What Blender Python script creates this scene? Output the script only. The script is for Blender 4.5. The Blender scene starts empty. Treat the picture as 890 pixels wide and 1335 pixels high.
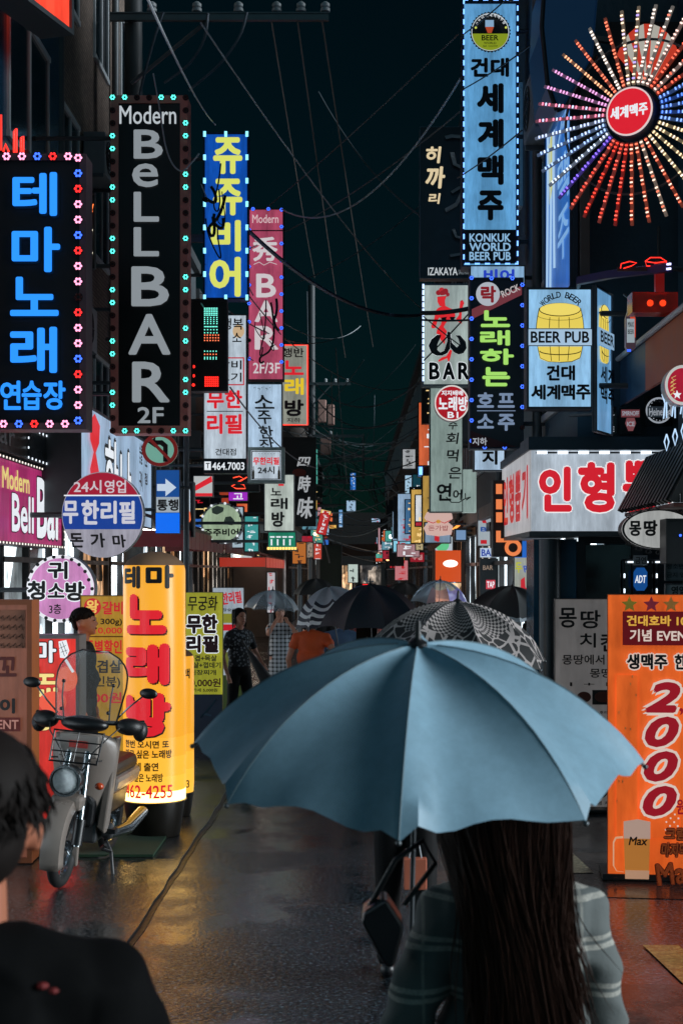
import bpy, bmesh, math, random
from mathutils import Vector, Matrix
rnd = random.Random(11)
sc = bpy.context.scene
col = sc.collection
PI = math.pi

# ------------------------------------------------------------------ camera, sky, sun, exposure
F, VX, VY, H = 1850.0, 460.0, 745.0, 2.1       # focal length and vanishing point of the street, eye height
cam = bpy.data.cameras.new("camera")
camo = bpy.data.objects.new("camera", cam)
col.objects.link(camo)
camo.location = (0, 0, H)
camo.rotation_euler = (PI/2, 0, 0)
cam.sensor_fit = 'VERTICAL'
cam.sensor_height = 36
cam.lens = 36*F/1335
cam.shift_x = -(VX-445)/1335
cam.shift_y = (VY-667.5)/1335
cam.clip_start = 0.1
cam.clip_end = 3000
cam.dof.use_dof = True
cam.dof.focus_distance = 13.0
cam.dof.aperture_fstop = 7.1
sc.camera = camo

world = bpy.data.worlds.new("World")
sc.world = world
world.use_nodes = True
nt = world.node_tree
sky = nt.nodes.new('ShaderNodeTexSky')
sky.sky_type = 'NISHITA'
sky.sun_disc = False
sky.sun_elevation = math.radians(17)
sky.sun_rotation = math.radians(125)
tint = nt.nodes.new('ShaderNodeMix'); tint.data_type = 'RGBA'; tint.blend_type = 'MULTIPLY'
tint.inputs[0].default_value = 1.0
tint.inputs[7].default_value = (0.14, .80, .84, 1)
nt.links.new(sky.outputs[0], tint.inputs[6])
bg = nt.nodes['Background']
nt.links.new(tint.outputs[2], bg.inputs[0])
bg.inputs[1].default_value = 0.0024
# fill glow added to the sky behind the camera, lights what faces it
wtc = nt.nodes.new('ShaderNodeTexCoord'); wsp = nt.nodes.new('ShaderNodeSeparateXYZ')
nt.links.new(wtc.outputs['Generated'], wsp.inputs[0])
wmr = nt.nodes.new('ShaderNodeMapRange'); wmr.interpolation_type = 'SMOOTHSTEP'
wmr.inputs[1].default_value = .1; wmr.inputs[2].default_value = -.85; wmr.inputs[3].default_value = 0; wmr.inputs[4].default_value = .15
nt.links.new(wsp.outputs[1], wmr.inputs[0])
bg2 = nt.nodes.new('ShaderNodeBackground'); bg2.inputs[0].default_value = (.40, .84, 1.0, 1)
nt.links.new(wmr.outputs[0], bg2.inputs[1])
wad = nt.nodes.new('ShaderNodeAddShader')
nt.links.new(bg.outputs[0], wad.inputs[0]); nt.links.new(bg2.outputs[0], wad.inputs[1])
nt.links.new(wad.outputs[0], nt.nodes['World Output'].inputs[0])

sun = bpy.data.lights.new("sun", 'SUN')
sun.energy = 4.8
sun.angle = math.radians(36)
sun.color = (0.88, 0.95, 1.0)
suno = bpy.data.objects.new("sun", sun)
col.objects.link(suno)
suno.rotation_euler = Vector((0.95, -0.16, 0.25)).to_track_quat('Z', 'Y').to_euler()

sc.view_settings.view_transform = 'Standard'
sc.view_settings.look = 'None'
sc.view_settings.exposure = 0.0
sc.view_settings.gamma = 1.0
sc.view_settings.use_curve_mapping = False
sc.render.engine = 'CYCLES'
sc.cycles.use_denoising = True
sc.cycles.max_bounces = 6
sc.cycles.transparent_max_bounces = 16
sc.cycles.sample_clamp_indirect = 4.0
sc.cycles.caustics_reflective = False
sc.cycles.caustics_refractive = False
sc.cycles.blur_glossy = 0.5

def at(px, py, d):
    """the world point seen at photo position px, py, d metres up the street"""
    return Vector(((px-VX)*d/F, d, H-(py-VY)*d/F))

# ------------------------------------------------------------------ materials
def lin(h):
    if not isinstance(h, str): return tuple(h)[:3]
    out = []
    for i in (0, 2, 4):
        c = int(h[i:i+2], 16)/255
        out.append(c/12.92 if c <= .04045 else ((c+.055)/1.055)**2.4)
    return tuple(out)

MATS = {}
def base_mat(key):
    m = bpy.data.materials.new(key)
    m.use_nodes = True
    MATS[key] = m
    return m, m.node_tree, m.node_tree.nodes['Principled BSDF']

def paint(c, rough=.6, metal=0., var=.25, scale=6., bump=0., spec=.5, sheen=0., trans=0.):
    """surface with a mottled colour"""
    key = f"paint {c} {rough} {metal} {var} {scale} {bump} {spec} {trans}"
    if key in MATS: return MATS[key]
    m, t, p = base_mat(key)
    cl = lin(c)
    tc = t.nodes.new('ShaderNodeTexCoord')
    n = t.nodes.new('ShaderNodeTexNoise'); n.inputs['Scale'].default_value = scale; n.inputs['Detail'].default_value = 8
    t.links.new(tc.outputs['Object'], n.inputs['Vector'])
    mx = t.nodes.new('ShaderNodeMix'); mx.data_type = 'RGBA'
    mx.inputs[6].default_value = tuple(x*(1-var) for x in cl)+(1,)
    mx.inputs[7].default_value = tuple(min(1, x*(1+var)) for x in cl)+(1,)
    t.links.new(n.outputs['Fac'], mx.inputs[0])
    t.links.new(mx.outputs[2], p.inputs['Base Color'])
    mr = t.nodes.new('ShaderNodeMapRange')
    mr.inputs[3].default_value = max(.02, rough-.12); mr.inputs[4].default_value = min(1, rough+.12)
    t.links.new(n.outputs['Fac'], mr.inputs[0]); t.links.new(mr.outputs[0], p.inputs['Roughness'])
    p.inputs['Metallic'].default_value = metal
    p.inputs['Specular IOR Level'].default_value = spec
    if sheen: p.inputs['Sheen Weight'].default_value = sheen
    if trans:
        p.inputs['Transmission Weight'].default_value = trans
    if bump:
        b = t.nodes.new('ShaderNodeBump'); b.inputs['Strength'].default_value = bump; b.inputs['Distance'].default_value = .02
        n2 = t.nodes.new('ShaderNodeTexNoise'); n2.inputs['Scale'].default_value = scale*8; n2.inputs['Detail'].default_value = 4
        t.links.new(tc.outputs['Object'], n2.inputs['Vector'])
        t.links.new(n2.outputs['Fac'], b.inputs['Height']); t.links.new(b.outputs[0], p.inputs['Normal'])
    return m

def lit(c, s=1.0, tubes=0, sample=True, base=.25):
    """acrylic lit from within, or a surface with light put into its emission; tubes = fluorescent tubes per metre behind the panel"""
    key = f"lit {c} {s} {tubes} {sample}"
    if key in MATS: return MATS[key]
    m, t, p = base_mat(key)
    cl = lin(c)
    p.inputs['Base Color'].default_value = tuple(x*base for x in cl)+(1,)
    p.inputs['Roughness'].default_value = .3
    p.inputs['Emission Color'].default_value = cl+(1,)
    p.inputs['Emission Strength'].default_value = s
    if tubes:
        tc = t.nodes.new('ShaderNodeTexCoord')
        w = t.nodes.new('ShaderNodeTexWave'); w.bands_direction = 'X'; w.wave_profile = 'SIN'
        w.inputs['Scale'].default_value = tubes*.3; w.inputs['Distortion'].default_value = .6; w.inputs['Detail'].default_value = 1
        t.links.new(tc.outputs['Object'], w.inputs['Vector'])
        n = t.nodes.new('ShaderNodeTexNoise'); n.inputs['Scale'].default_value = 1.7; n.inputs['Detail'].default_value = 3
        t.links.new(tc.outputs['Object'], n.inputs['Vector'])
        a = t.nodes.new('ShaderNodeMath'); a.operation = 'MULTIPLY_ADD'; a.inputs[1].default_value = .30*s; a.inputs[2].default_value = .52*s
        t.links.new(w.outputs['Fac'], a.inputs[0])
        b = t.nodes.new('ShaderNodeMath'); b.operation = 'MULTIPLY_ADD'; b.inputs[1].default_value = .65*s
        t.links.new(n.outputs['Fac'], b.inputs[0]); t.links.new(a.outputs[0], b.inputs[2])
        mp = t.nodes.new('ShaderNodeMapping'); mp.inputs['Scale'].default_value = (9, 9, 1.6)      # rain streaks and dirt on the acrylic
        t.links.new(tc.outputs['Object'], mp.inputs[0])
        n3 = t.nodes.new('ShaderNodeTexNoise'); n3.inputs['Scale'].default_value = 1.6; n3.inputs['Detail'].default_value = 7; n3.inputs['Roughness'].default_value = .7
        t.links.new(mp.outputs[0], n3.inputs['Vector'])
        r3 = t.nodes.new('ShaderNodeMapRange'); r3.inputs[1].default_value = .30; r3.inputs[2].default_value = .62; r3.inputs[3].default_value = .62; r3.inputs[4].default_value = 1.06
        t.links.new(n3.outputs['Fac'], r3.inputs[0])
        m3 = t.nodes.new('ShaderNodeMath'); m3.operation = 'MULTIPLY'
        t.links.new(b.outputs[0], m3.inputs[0]); t.links.new(r3.outputs[0], m3.inputs[1])
        t.links.new(m3.outputs[0], p.inputs['Emission Strength'])
    if not sample:
        m.cycles.emission_sampling = 'NONE'
    return m

def glow(c, s=1.5):
    return lit(c, s, 0, False)

def clear(c='dfe8ee', rough=.08, alpha=.75):
    key = f"clear {c} {rough} {alpha}"
    if key in MATS: return MATS[key]
    m, t, p = base_mat(key)
    p.inputs['Base Color'].default_value = lin(c)+(1,)
    p.inputs['Roughness'].default_value = rough
    tr = t.nodes.new('ShaderNodeBsdfTransparent'); tr.inputs[0].default_value = lin(c)+(1,)
    lw = t.nodes.new('ShaderNodeLayerWeight'); lw.inputs[0].default_value = .35
    mr = t.nodes.new('ShaderNodeMapRange'); mr.inputs[3].default_value = alpha; mr.inputs[4].default_value = max(0, alpha-.6)
    t.links.new(lw.outputs['Facing'], mr.inputs[0])
    mx = t.nodes.new('ShaderNodeMixShader')
    t.links.new(mr.outputs[0], mx.inputs[0]); t.links.new(p.outputs[0], mx.inputs[1]); t.links.new(tr.outputs[0], mx.inputs[2])
    t.links.new(mx.outputs[0], t.nodes['Material Output'].inputs[0])
    return m

BLACK = paint('0c0f12', .45, 0, .3)
DARK = paint('15191d', .5, 0, .4)
INK = paint('06080a', .4, 0, .2)
STEEL = paint('5d6468', .4, .7, .3, 5)
GREY = paint('4a5054', .5, .2, .35, 5)
PALE = paint('a9b0b4', .5, 0, .2, 5)
CABLE = paint('111418', .45, 0, .3)

# ------------------------------------------------------------------ mesh collecting
class MB:
    def __init__(s): s.v = []; s.f = []; s.m = []
    def add(s, vs, fs, m=0):
        o = len(s.v); s.v += [tuple(v) for v in vs]
        s.f += [tuple(i+o for i in f) for f in fs]; s.m += [m]*len(fs)
        return s
    def box(s, x0, x1, y0, y1, z0, z1, m=0):
        v = [(x, y, z) for z in (z0, z1) for y in (y0, y1) for x in (x0, x1)]
        return s.add(v, [(0,2,3,1), (4,5,7,6), (0,1,5,4), (2,6,7,3), (0,4,6,2), (1,3,7,5)], m)
    def prism(s, pts, y0, y1, m=0):
        """outline in x, z made solid between y0 (front) and y1"""
        n = len(pts)
        if sum(pts[i][0]*pts[(i+1) % n][1]-pts[(i+1) % n][0]*pts[i][1] for i in range(n)) < 0: pts = pts[::-1]
        v = [(x, y0, z) for x, z in pts]+[(x, y1, z) for x, z in pts]
        return s.add(v, [tuple(range(n)), tuple(range(2*n-1, n-1, -1))]+[(i, i+n, (i+1) % n+n, (i+1) % n) for i in range(n)], m)
    def disc(s, cx, cz, rx, rz, y0, y1, n=48, m=0):
        return s.prism([(cx+rx*math.cos(2*PI*k/n), cz+rz*math.sin(2*PI*k/n)) for k in range(n)], y0, y1, m)
    def ring(s, cx, cz, ro, ri, y0, y1, n=48, m=0, sq=1.0):
        v = []
        for k in range(n):
            c, q = math.cos(2*PI*k/n), math.sin(2*PI*k/n)*sq
            v += [(cx+ro*c, y0, cz+ro*q), (cx+ri*c, y0, cz+ri*q), (cx+ri*c, y1, cz+ri*q), (cx+ro*c, y1, cz+ro*q)]
        f = []
        for k in range(n):
            a, b = 4*k, 4*((k+1) % n)
            for j in range(4): f.append((a+j, b+j, b+(j+1) % 4, a+(j+1) % 4)[::-1])
        return s.add(v, f, m)
    def tube(s, path, r, n=8, m=0, closed=False, flat=1.0):
        path = [Vector(p) for p in path]; k = len(path)
        rs = r if isinstance(r, (list, tuple)) else [r]*k
        up = None; v = []; f = []
        for i, p in enumerate(path):
            a = path[i-1] if (i or closed) else p; b = path[(i+1) % k] if (i < k-1 or closed) else p
            t = (b-a).normalized()
            if up is None: up = t.orthogonal().normalized()
            up = (up-t*up.dot(t))
            if up.length < 1e-6: up = t.orthogonal()
            up.normalize(); w = t.cross(up)
            for j in range(n):
                q = 2*PI*j/n
                v.append(p+(up*math.cos(q)+w*math.sin(q)*flat)*rs[i])
        for i in range(k if closed else k-1):
            a, b = i*n, ((i+1) % k)*n
            for j in range(n): f.append((a+j, a+(j+1) % n, b+(j+1) % n, b+j))
        if not closed:
            f.append(tuple(range(n))[::-1]); f.append(tuple(range((k-1)*n, k*n)))
        return s.add(v, f, m)
    def lathe(s, prof, n=32, m=0, c=(0, 0, 0), sq=1.0):
        v = []; f = []
        for r, z in prof:
            for j in range(n):
                q = 2*PI*j/n; v.append((c[0]+r*math.cos(q), c[1]+r*math.sin(q)*sq, c[2]+z))
        for i in range(len(prof)-1):
            for j in range(n):
                a, b = i*n, (i+1)*n
                f.append((a+j, a+(j+1) % n, b+(j+1) % n, b+j))
        f.append(tuple(range(n))[::-1]); f.append(tuple(range((len(prof)-1)*n, len(prof)*n)))
        return s.add(v, f, m)
    def ball(s, c, r, nu=16, nv=10, m=0, rot=None):
        r = r if isinstance(r, (tuple, list)) else (r, r, r)
        v = []; f = []
        for i in range(nv+1):
            t = PI*i/nv
            for j in range(nu):
                q = 2*PI*j/nu
                p = Vector((r[0]*math.sin(t)*math.cos(q), r[1]*math.sin(t)*math.sin(q), r[2]*math.cos(t)))
                if rot is not None: p = rot @ p
                v.append(p+Vector(c))
        for i in range(nv):
            for j in range(nu):
                f.append((i*nu+j, (i+1)*nu+j, (i+1)*nu+(j+1) % nu, i*nu+(j+1) % nu))
        return s.add(v, f, m)
    def cap(s, p0, p1, r0, r1, n=12, m=0, sq=1.0):
        """tapered limb with rounded ends"""
        p0, p1 = Vector(p0), Vector(p1); d = (p1-p0); L = d.length or 1e-6; d = d/L
        pts = []; rs = []
        for k in range(4):
            t = PI/2*k/4; pts.append(p0-d*r0*math.cos(t)); rs.append(max(1e-4, r0*math.sin(t)))
        for k in range(4):
            t = k/3; pts.append(p0+d*L*t); rs.append(r0+(r1-r0)*t)
        for k in range(1, 5):
            t = PI/2*k/4; pts.append(p1+d*r1*math.sin(t)); rs.append(max(1e-4, r1*math.cos(t)))
        return s.tube(pts, rs, n, m, flat=sq)
    def build(s, name, mats, parent=None, smooth=False, bevel=0., loc=None, rz=0.):
        me = bpy.data.meshes.new(name)
        me.from_pydata(s.v, [], s.f)
        for mt in (mats if isinstance(mats, (list, tuple)) else [mats]): me.materials.append(mt)
        me.polygons.foreach_set('material_index', s.m)
        if smooth:
            me.polygons.foreach_set('use_smooth', [True]*len(s.f))
            me.set_sharp_from_angle(angle=math.radians(smooth if smooth is not True else 45))
        me.update()
        o = bpy.data.objects.new(name, me); col.objects.link(o)
        if parent is not None: o.parent = parent
        if loc is not None: o.location = loc
        if rz: o.rotation_euler.z = rz
        if bevel:
            b = o.modifiers.new('bevel', 'BEVEL'); b.width = bevel; b.segments = 2; b.limit_method = 'ANGLE'
        return o

def tag(o, label, cat, group=None, kind=None):
    if label: o['label'] = label
    if cat: o['category'] = cat
    if group: o['group'] = group
    if kind: o['kind'] = kind
    return o
def thing(name, label, cat, loc=(0, 0, 0), rz=0, group=None):
    o = bpy.data.objects.new(name, None); col.objects.link(o)
    o.empty_display_size = .1
    o.location = loc; o.rotation_euler = (0, 0, rz)
    return tag(o, label, cat, group)

# ------------------------------------------------------------------ lettering
GL = {}
def glyph(txt, shear=0.):
    k = (txt, shear)
    if k in GL: return GL[k]
    c = bpy.data.curves.new('lettering', 'FONT'); c.body = txt; c.resolution_u = 3; c.shear = shear
    o = bpy.data.objects.new('lettering', c); col.objects.link(o)
    bpy.context.view_layer.update()
    me = bpy.data.meshes.new_from_object(o.evaluated_get(bpy.context.evaluated_depsgraph_get()))
    vs = [(v.co.x, v.co.y) for v in me.vertices]; fs = [tuple(p.vertices) for p in me.polygons]
    bpy.data.objects.remove(o); bpy.data.curves.remove(c); bpy.data.meshes.remove(me)
    x0 = min(v[0] for v in vs); x1 = max(v[0] for v in vs); y0 = min(v[1] for v in vs); y1 = max(v[1] for v in vs)
    GL[k] = ([((x-x0)/(x1-x0 or 1), (y-y0)/(y1-y0 or 1)) for x, y in vs], fs)
    return GL[k]

def letter(mb, txt, x0, x1, z0, z1, y, bold, m=0, rot=0., shear=0., grow=0.):
    """text filling the box, strokes thickened by bold metres (grow = further, outside the box)"""
    vs, fs = glyph(txt, shear)
    cx, cz = (x0+x1)/2, (z0+z1)/2
    n = max(1, len(txt.replace(' ', '')))
    bold = bold*.6*min(1, 1.15*(x1-x0)/n/(z1-z0))
    w, h = max(1e-4, x1-x0-2*bold), max(1e-4, z1-z0-2*bold)
    ca, sa = math.cos(rot), math.sin(rot)
    R = bold+grow
    offs = [(0, 0)]+([(R*math.cos(2*PI*k/8), R*math.sin(2*PI*k/8)) for k in range(8)] if R > 0 else [])
    if R > .02: offs += [(R*.5*math.cos(2*PI*k/6), R*.5*math.sin(2*PI*k/6)) for k in range(6)]
    for i, (dx, dz) in enumerate(offs):
        out = []
        for u, q in vs:
            a, b = (u-.5)*w, (q-.5)*h
            out.append((cx+a*ca-b*sa+dx, y-.0002*i, cz+a*sa+b*ca+dz))
        mb.add(out, [f for f in fs], m)

# ------------------------------------------------------------------ signs
BULB = {}
class Sign:
    """a sign; its drawing coordinates are the photo's (or any rect), the front faces -y"""
    def __init__(s, name, label, cat, rect, D=None, group=None, yaw=0., w=None, h=None, loc=None, kind='sign'):
        s.r = rect; x0, y0, x1, y1 = rect
        if loc is None: loc = at((x0+x1)/2, y1, D)
        s.D = D or loc[1]
        s.w = w or (x1-x0)*D/F; s.h = h or (y1-y0)*D/F
        s.sx = s.w/(x1-x0); s.sz = s.h/(y1-y0)
        s.o = thing(name, label, cat, loc, yaw, group)
        s.loc = Vector(loc); s.y = -.001
    def p(s, x, y): return ((x-(s.r[0]+s.r[2])/2)*s.sx, (s.r[3]-y)*s.sz)
    def nxt(s, d=.005): s.y -= d; return s.y
    def box(s, face, frame=GREY, depth=.16, fw=.025, lip=.015):
        w, h = s.w/2, s.h; s.face = face
        MB().box(-w, w, .012, depth, 0, h).build('cabinet', frame, s.o, bevel=.006)
        MB().box(-w+fw, w-fw, 0, .0118, fw, h-fw).build('face_panel', face, s.o)
        if face.name.startswith('lit') and depth > .15:                 # these boxes are lit on both faces
            MB().box(-w+fw, w-fw, depth+.002, depth+.010, fw, h-fw).build('back_panel', face, s.o)
        if fw:
            b = MB()
            b.box(-w, w, -lip, .0115, h-fw, h); b.box(-w, w, -lip, .0115, 0, fw)
            b.box(-w, -w+fw, -lip, .0115, fw, h-fw); b.box(w-fw, w, -lip, .0115, fw, h-fw)
            b.build('trim', frame, s.o)
        return s
    def round(s, face, rim=GREY, depth=.14, rw=.02):
        w, h = s.w/2, s.h/2
        MB().disc(0, h, w, h, .012, depth, 56).build('cabinet', rim, s.o, smooth=30)
        MB().disc(0, h, w-rw, h-rw, 0, .0118, 56).build('face_panel', face, s.o, smooth=30)
        if rw: MB().ring(0, h, w, w-rw, -.015, .0115, 56, sq=h/w).build('trim', rim, s.o, smooth=30)
        return s
    def wall(s, X, zs=(.15, .85), r=.025, y=.08):
        """brackets out to the wall at world X (signs that face down the street)"""
        lx = X-s.loc.x
        for q in zs:
            e = s.w/2 if lx > 0 else -s.w/2
            MB().tube([(e*.97, y, s.h*q), (lx, y, s.h*q)], r, 6).build('bracket', GREY, s.o)
        return s
    def t(s, items, mat, b=.03, edge=None, shear=0., rot=0., raise_=0., name='lettering'):
        """items: (text, rect) or a list; b = boldness as a share of the box height; edge = (material, share)"""
        if isinstance(items, tuple): items = [items]
        if edge:
            y = s.nxt()
            for txt, (a, c, d, e) in items:
                m1 = MB()
                (xa, zb), (xb, za) = s.p(a, e), s.p(d, c)
                hh = za-zb
                letter(m1, txt, xa, xb, zb, za, y, b*hh, 0, rot, shear, edge[1]*hh)
                m1.build('letter_edge', edge[0], s.o)
        y = s.nxt(.005+raise_)
        for txt, (a, c, d, e) in items:
            m1 = MB()
            (xa, zb), (xb, za) = s.p(a, e), s.p(d, c)
            letter(m1, txt, xa, xb, zb, za, y, b*(za-zb), 0, rot, shear)
            m1.build(name, mat, s.o)
        return s
    def v(s, txt, rect, mat, b=.04, gap=.12, **k):
        """characters one under another"""
        x0, y0, x1, y1 = rect; n = len(txt); st = (y1-y0)/n
        return s.t([(c, (x0, y0+i*st+st*gap/2, x1, y0+(i+1)*st-st*gap/2)) for i, c in enumerate(txt)], mat, b, **k)
    def rect(s, a, c, d, e, mat, th=.004, name='panel'):
        (xa, zb), (xb, za) = s.p(a, e), s.p(d, c); y = s.nxt()
        MB().box(xa, xb, y, y+th, zb, za).build(name, mat, s.o); return s
    def poly(s, pts, mat, name='emblem', th=.004):
        y = s.nxt()
        MB().prism([s.p(*q) for q in pts], y, y+th).build(name, mat, s.o); return s
    def polys(s, many, mat, name='emblem', th=.004):
        y = s.nxt(); b = MB()
        if name == 'emblem':
            for q in many: MB().prism([s.p(*c) for c in q], y, y+th).build(name, mat, s.o)
            return s
        for q in many: b.prism([s.p(*c) for c in q], y, y+th); y -= .0003
        if name in ('lettering', 'dot', 'drop'):                        # backing plate in the face material that joins the marks
            P = [s.p(*c) for q in many for c in q]; xs = [q[0] for q in P]; zs = [q[1] for q in P]
            b.box(min(xs), max(xs), y+th+.001, y+th+.002, min(zs), max(zs), 1)
            b.build(name, [mat, s.face], s.o); return s
        b.build(name, mat, s.o); return s
    def disc(s, x, y_, rx, ry, mat, name='emblem', th=.004):
        y = s.nxt(); c = s.p(x, y_)
        MB().disc(c[0], c[1], rx*s.sx, ry*s.sz, y, y+th, 40).build(name, mat, s.o); return s
    def hoop(s, x, y_, r, wd, mat, name='emblem', sq=1.):
        y = s.nxt(); c = s.p(x, y_)
        MB().ring(c[0], c[1], r*s.sx, (r-wd)*s.sx, y, y+.004, 40, sq=sq*s.sz/s.sx).build(name, mat, s.o); return s
    def stroke(s, lines, wd, mat, name='emblem', r3=False):
        """lines drawn with a round brush; wd in drawing units, may be a list per point"""
        if name == 'brush_mark' and len(lines) > 1:
            for ln in lines: s.stroke([ln], wd, mat, name, r3)
            return s
        y = s.nxt(.004+wd*s.sx*.1 if not isinstance(wd, list) else .008); b = MB()
        for ln in lines:
            pts = [s.p(*q) for q in ln]
            rs = [q*s.sx/2 for q in wd] if isinstance(wd, list) else [wd*s.sx/2]*len(pts)
            b.tube([(x, y, z) for x, z in pts], rs, 8, flat=1. if r3 else .12)
        b.build(name, mat, s.o, smooth=True); return s
    def bulbs(s, pts, mats, r=.03):
        for i, (x, y) in enumerate(pts):
            m = mats[i % len(mats)]
            if (i*7+3) % 23 == 0: m = OFF_B                              # a dead one here and there
            k = (m.name, round(r, 4))
            if k not in BULB:
                b = MB()
                b.disc(0, 0, r, r, -.012, 0, 14, 0)
                for j in range(6):
                    b.ball((r*.62*math.cos(j*PI/3), -.014, r*.62*math.sin(j*PI/3)), r*.3, 6, 4, 1)
                o = b.build('bulb', [DARK, m], None); BULB[k] = o.data; bpy.data.objects.remove(o)
            o = bpy.data.objects.new('bulb', BULB[k]); col.objects.link(o); o.parent = s.o
            a, z = s.p(x, y); o.location = (a, -.018, z)
        return s
    def leds(s, pts, mat, r=.008, ry=None, name='led_strip'):
        """one strip of tiny diodes"""
        b = MB(); y = s.y-.012
        for x, z in pts:
            a, c = s.p(x, z); b.box(a-r, a+r, y, y+.008, c-(ry or r), c+(ry or r))
        P = [s.p(*q) for q in pts]; xa = min(q[0] for q in P); xb = max(q[0] for q in P); za = min(q[1] for q in P); zb = max(q[1] for q in P)
        b.box(xa-.004, xa+.004, y+.0085, y+.011, za-.004, zb+.004, 1)              # the carrier strip
        b.box(xa-.004, xb+.004, y+.0112, y+.0118, zb-.004, zb+.004, 1)
        b.build(name, [mat, DARK], s.o); return s

def lerp(a, b, t): return a+(b-a)*t
def line_pts(x0, y0, x1, y1, n):
    return [(lerp(x0, x1, i/(n-1)), lerp(y0, y1, i/(n-1))) for i in range(n)]
def frame_pts(x0, y0, x1, y1, step):
    out = []
    for a, b, c, d in ((x0, y0, x1, y0), (x1, y0, x1, y1), (x1, y1, x0, y1), (x0, y1, x0, y0)):
        n = max(1, round(math.hypot(c-a, d-b)/step))
        out += [(lerp(a, c, i/n), lerp(b, d, i/n)) for i in range(n)]
    return out
def dashes(pts, k, on=3):
    return [p for i, p in enumerate(pts) if i % k < on]

# ------------------------------------------------------------------ ground
def wet(key, c0, c1, r0, r1, grain=90., bump=.35, spec=.5, sx=1.):
    m, t, p = base_mat(key)
    tc = t.nodes.new('ShaderNodeTexCoord')
    mp = t.nodes.new('ShaderNodeMapping'); t.links.new(tc.outputs['Object'], mp.inputs[0])
    big = t.nodes.new('ShaderNodeTexNoise'); big.inputs['Scale'].default_value = .9; big.inputs['Detail'].default_value = 7; big.inputs['Roughness'].default_value = .65
    t.links.new(mp.outputs[0], big.inputs['Vector'])
    ramp = t.nodes.new('ShaderNodeValToRGB'); ramp.color_ramp.elements[0].position = .42; ramp.color_ramp.elements[1].position = .56
    t.links.new(big.outputs['Fac'], ramp.inputs[0])
    mr = t.nodes.new('ShaderNodeMapRange'); mr.inputs[3].default_value = r0; mr.inputs[4].default_value = r1
    t.links.new(ramp.outputs[0], mr.inputs[0])
    fine = t.nodes.new('ShaderNodeTexNoise'); fine.inputs['Scale'].default_value = grain; fine.inputs['Detail'].default_value = 3
    t.links.new(mp.outputs[0], fine.inputs['Vector'])
    mid = t.nodes.new('ShaderNodeTexNoise'); mid.inputs['Scale'].default_value = 34; mid.inputs['Detail'].default_value = 6
    t.links.new(mp.outputs[0], mid.inputs['Vector'])
    t.links.new(mr.outputs[0], p.inputs['Roughness'])
    mx = t.nodes.new('ShaderNodeMix'); mx.data_type = 'RGBA'
    mx.inputs[6].default_value = c0+(1,); mx.inputs[7].default_value = c1+(1,)
    ad = t.nodes.new('ShaderNodeMath'); ad.operation = 'MULTIPLY'
    t.links.new(fine.outputs['Fac'], ad.inputs[0]); t.links.new(mid.outputs['Fac'], ad.inputs[1])
    grit = t.nodes.new('ShaderNodeTexNoise'); grit.inputs['Scale'].default_value = 42; grit.inputs['Detail'].default_value = 6; grit.inputs['Roughness'].default_value = .65
    t.links.new(mp.outputs[0], grit.inputs['Vector'])
    m2 = t.nodes.new('ShaderNodeMapRange'); m2.inputs[1].default_value = .47; m2.inputs[2].default_value = .66
    t.links.new(grit.outputs['Fac'], m2.inputs[0]); t.links.new(m2.outputs[0], mx.inputs[0])
    t.links.new(mx.outputs[2], p.inputs['Base Color'])
    sm = t.nodes.new('ShaderNodeMath'); sm.operation = 'MULTIPLY_ADD'; sm.inputs[1].default_value = .35
    t.links.new(fine.outputs['Fac'], sm.inputs[0]); t.links.new(mid.outputs['Fac'], sm.inputs[2])
    b = t.nodes.new('ShaderNodeBump'); b.inputs['Strength'].default_value = bump; b.inputs['Distance'].default_value = .0085
    bs = t.nodes.new('ShaderNodeMapRange'); bs.inputs[3].default_value = bump*.25; bs.inputs[4].default_value = bump
    t.links.new(ramp.outputs[0], bs.inputs[0]); t.links.new(bs.outputs[0], b.inputs['Strength'])
    t.links.new(sm.outputs[0], b.inputs['Height']); t.links.new(b.outputs[0], p.inputs['Normal'])
    p.inputs['Specular IOR Level'].default_value = spec
    return m
ASPHALT = wet('wet asphalt', (.004, .007, .010), (.085, .125, .155), .05, .22, 130, .9, .9)
PAVE = wet('wet concrete', (.014, .014, .015), (.11, .11, .11), .05, .18, 110, .7, .9)
PATCH = wet('wet asphalt patch', (.02, .02, .021), (.075, .07, .068), .2, .5, 130, .5)
b = MB(); b.add([(-600, -200, -.03), (600, -200, -.03), (600, 900, -.03), (-600, 900, -.03)], [(0, 1, 2, 3)])
tag(b.build('ground', paint('16181a', .8)), 'dark ground beyond the street', None, kind='structure')
b = MB(); b.add([(-1.8, -6, 0), (9, -6, 0), (9, 110, 0), (-1.8, 110, 0)], [(0, 1, 2, 3)])
tag(b.build('road', ASPHALT), 'wet black asphalt lane', None, kind='structure')
# pavement slab with a worn, slightly raised edge and a gap beside the lane
b = MB()
edge = []
for i in range(260):
    y = -6+116*(i/259)**1.6
    x = lerp(-1.40, -1.17, min(1, (y+6)/19)) if y < 13 else lerp(-1.17, -1.05, (y-13)/97)
    edge.append((x+rnd.uniform(-.012, .012), y))
for i in range(259):
    (xa, ya), (xc, yc) = edge[i], edge[i+1]
    b.add([(-9, ya, .022), (xa-.03, ya, .022), (xc-.03, yc, .022), (-9, yc, .022)], [(0, 1, 2, 3)])
    wa = .003+.011*abs(math.sin(ya*1.7))+.007*abs(math.sin(ya*5.3+1)); wc = .003+.011*abs(math.sin(yc*1.7))+.007*abs(math.sin(yc*5.3+1))
    b.add([(xa-.03, ya, .022), (xa-.028, ya, .006), (xc-.028, yc, .006), (xc-.03, yc, .022)], [(0, 1, 2, 3)], 1)
    b.add([(xa-.028, ya, .006), (xa-.01+wa, ya, .004), (xc-.01+wc, yc, .004), (xc-.028, yc, .006)], [(0, 1, 2, 3)], 1)
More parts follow.
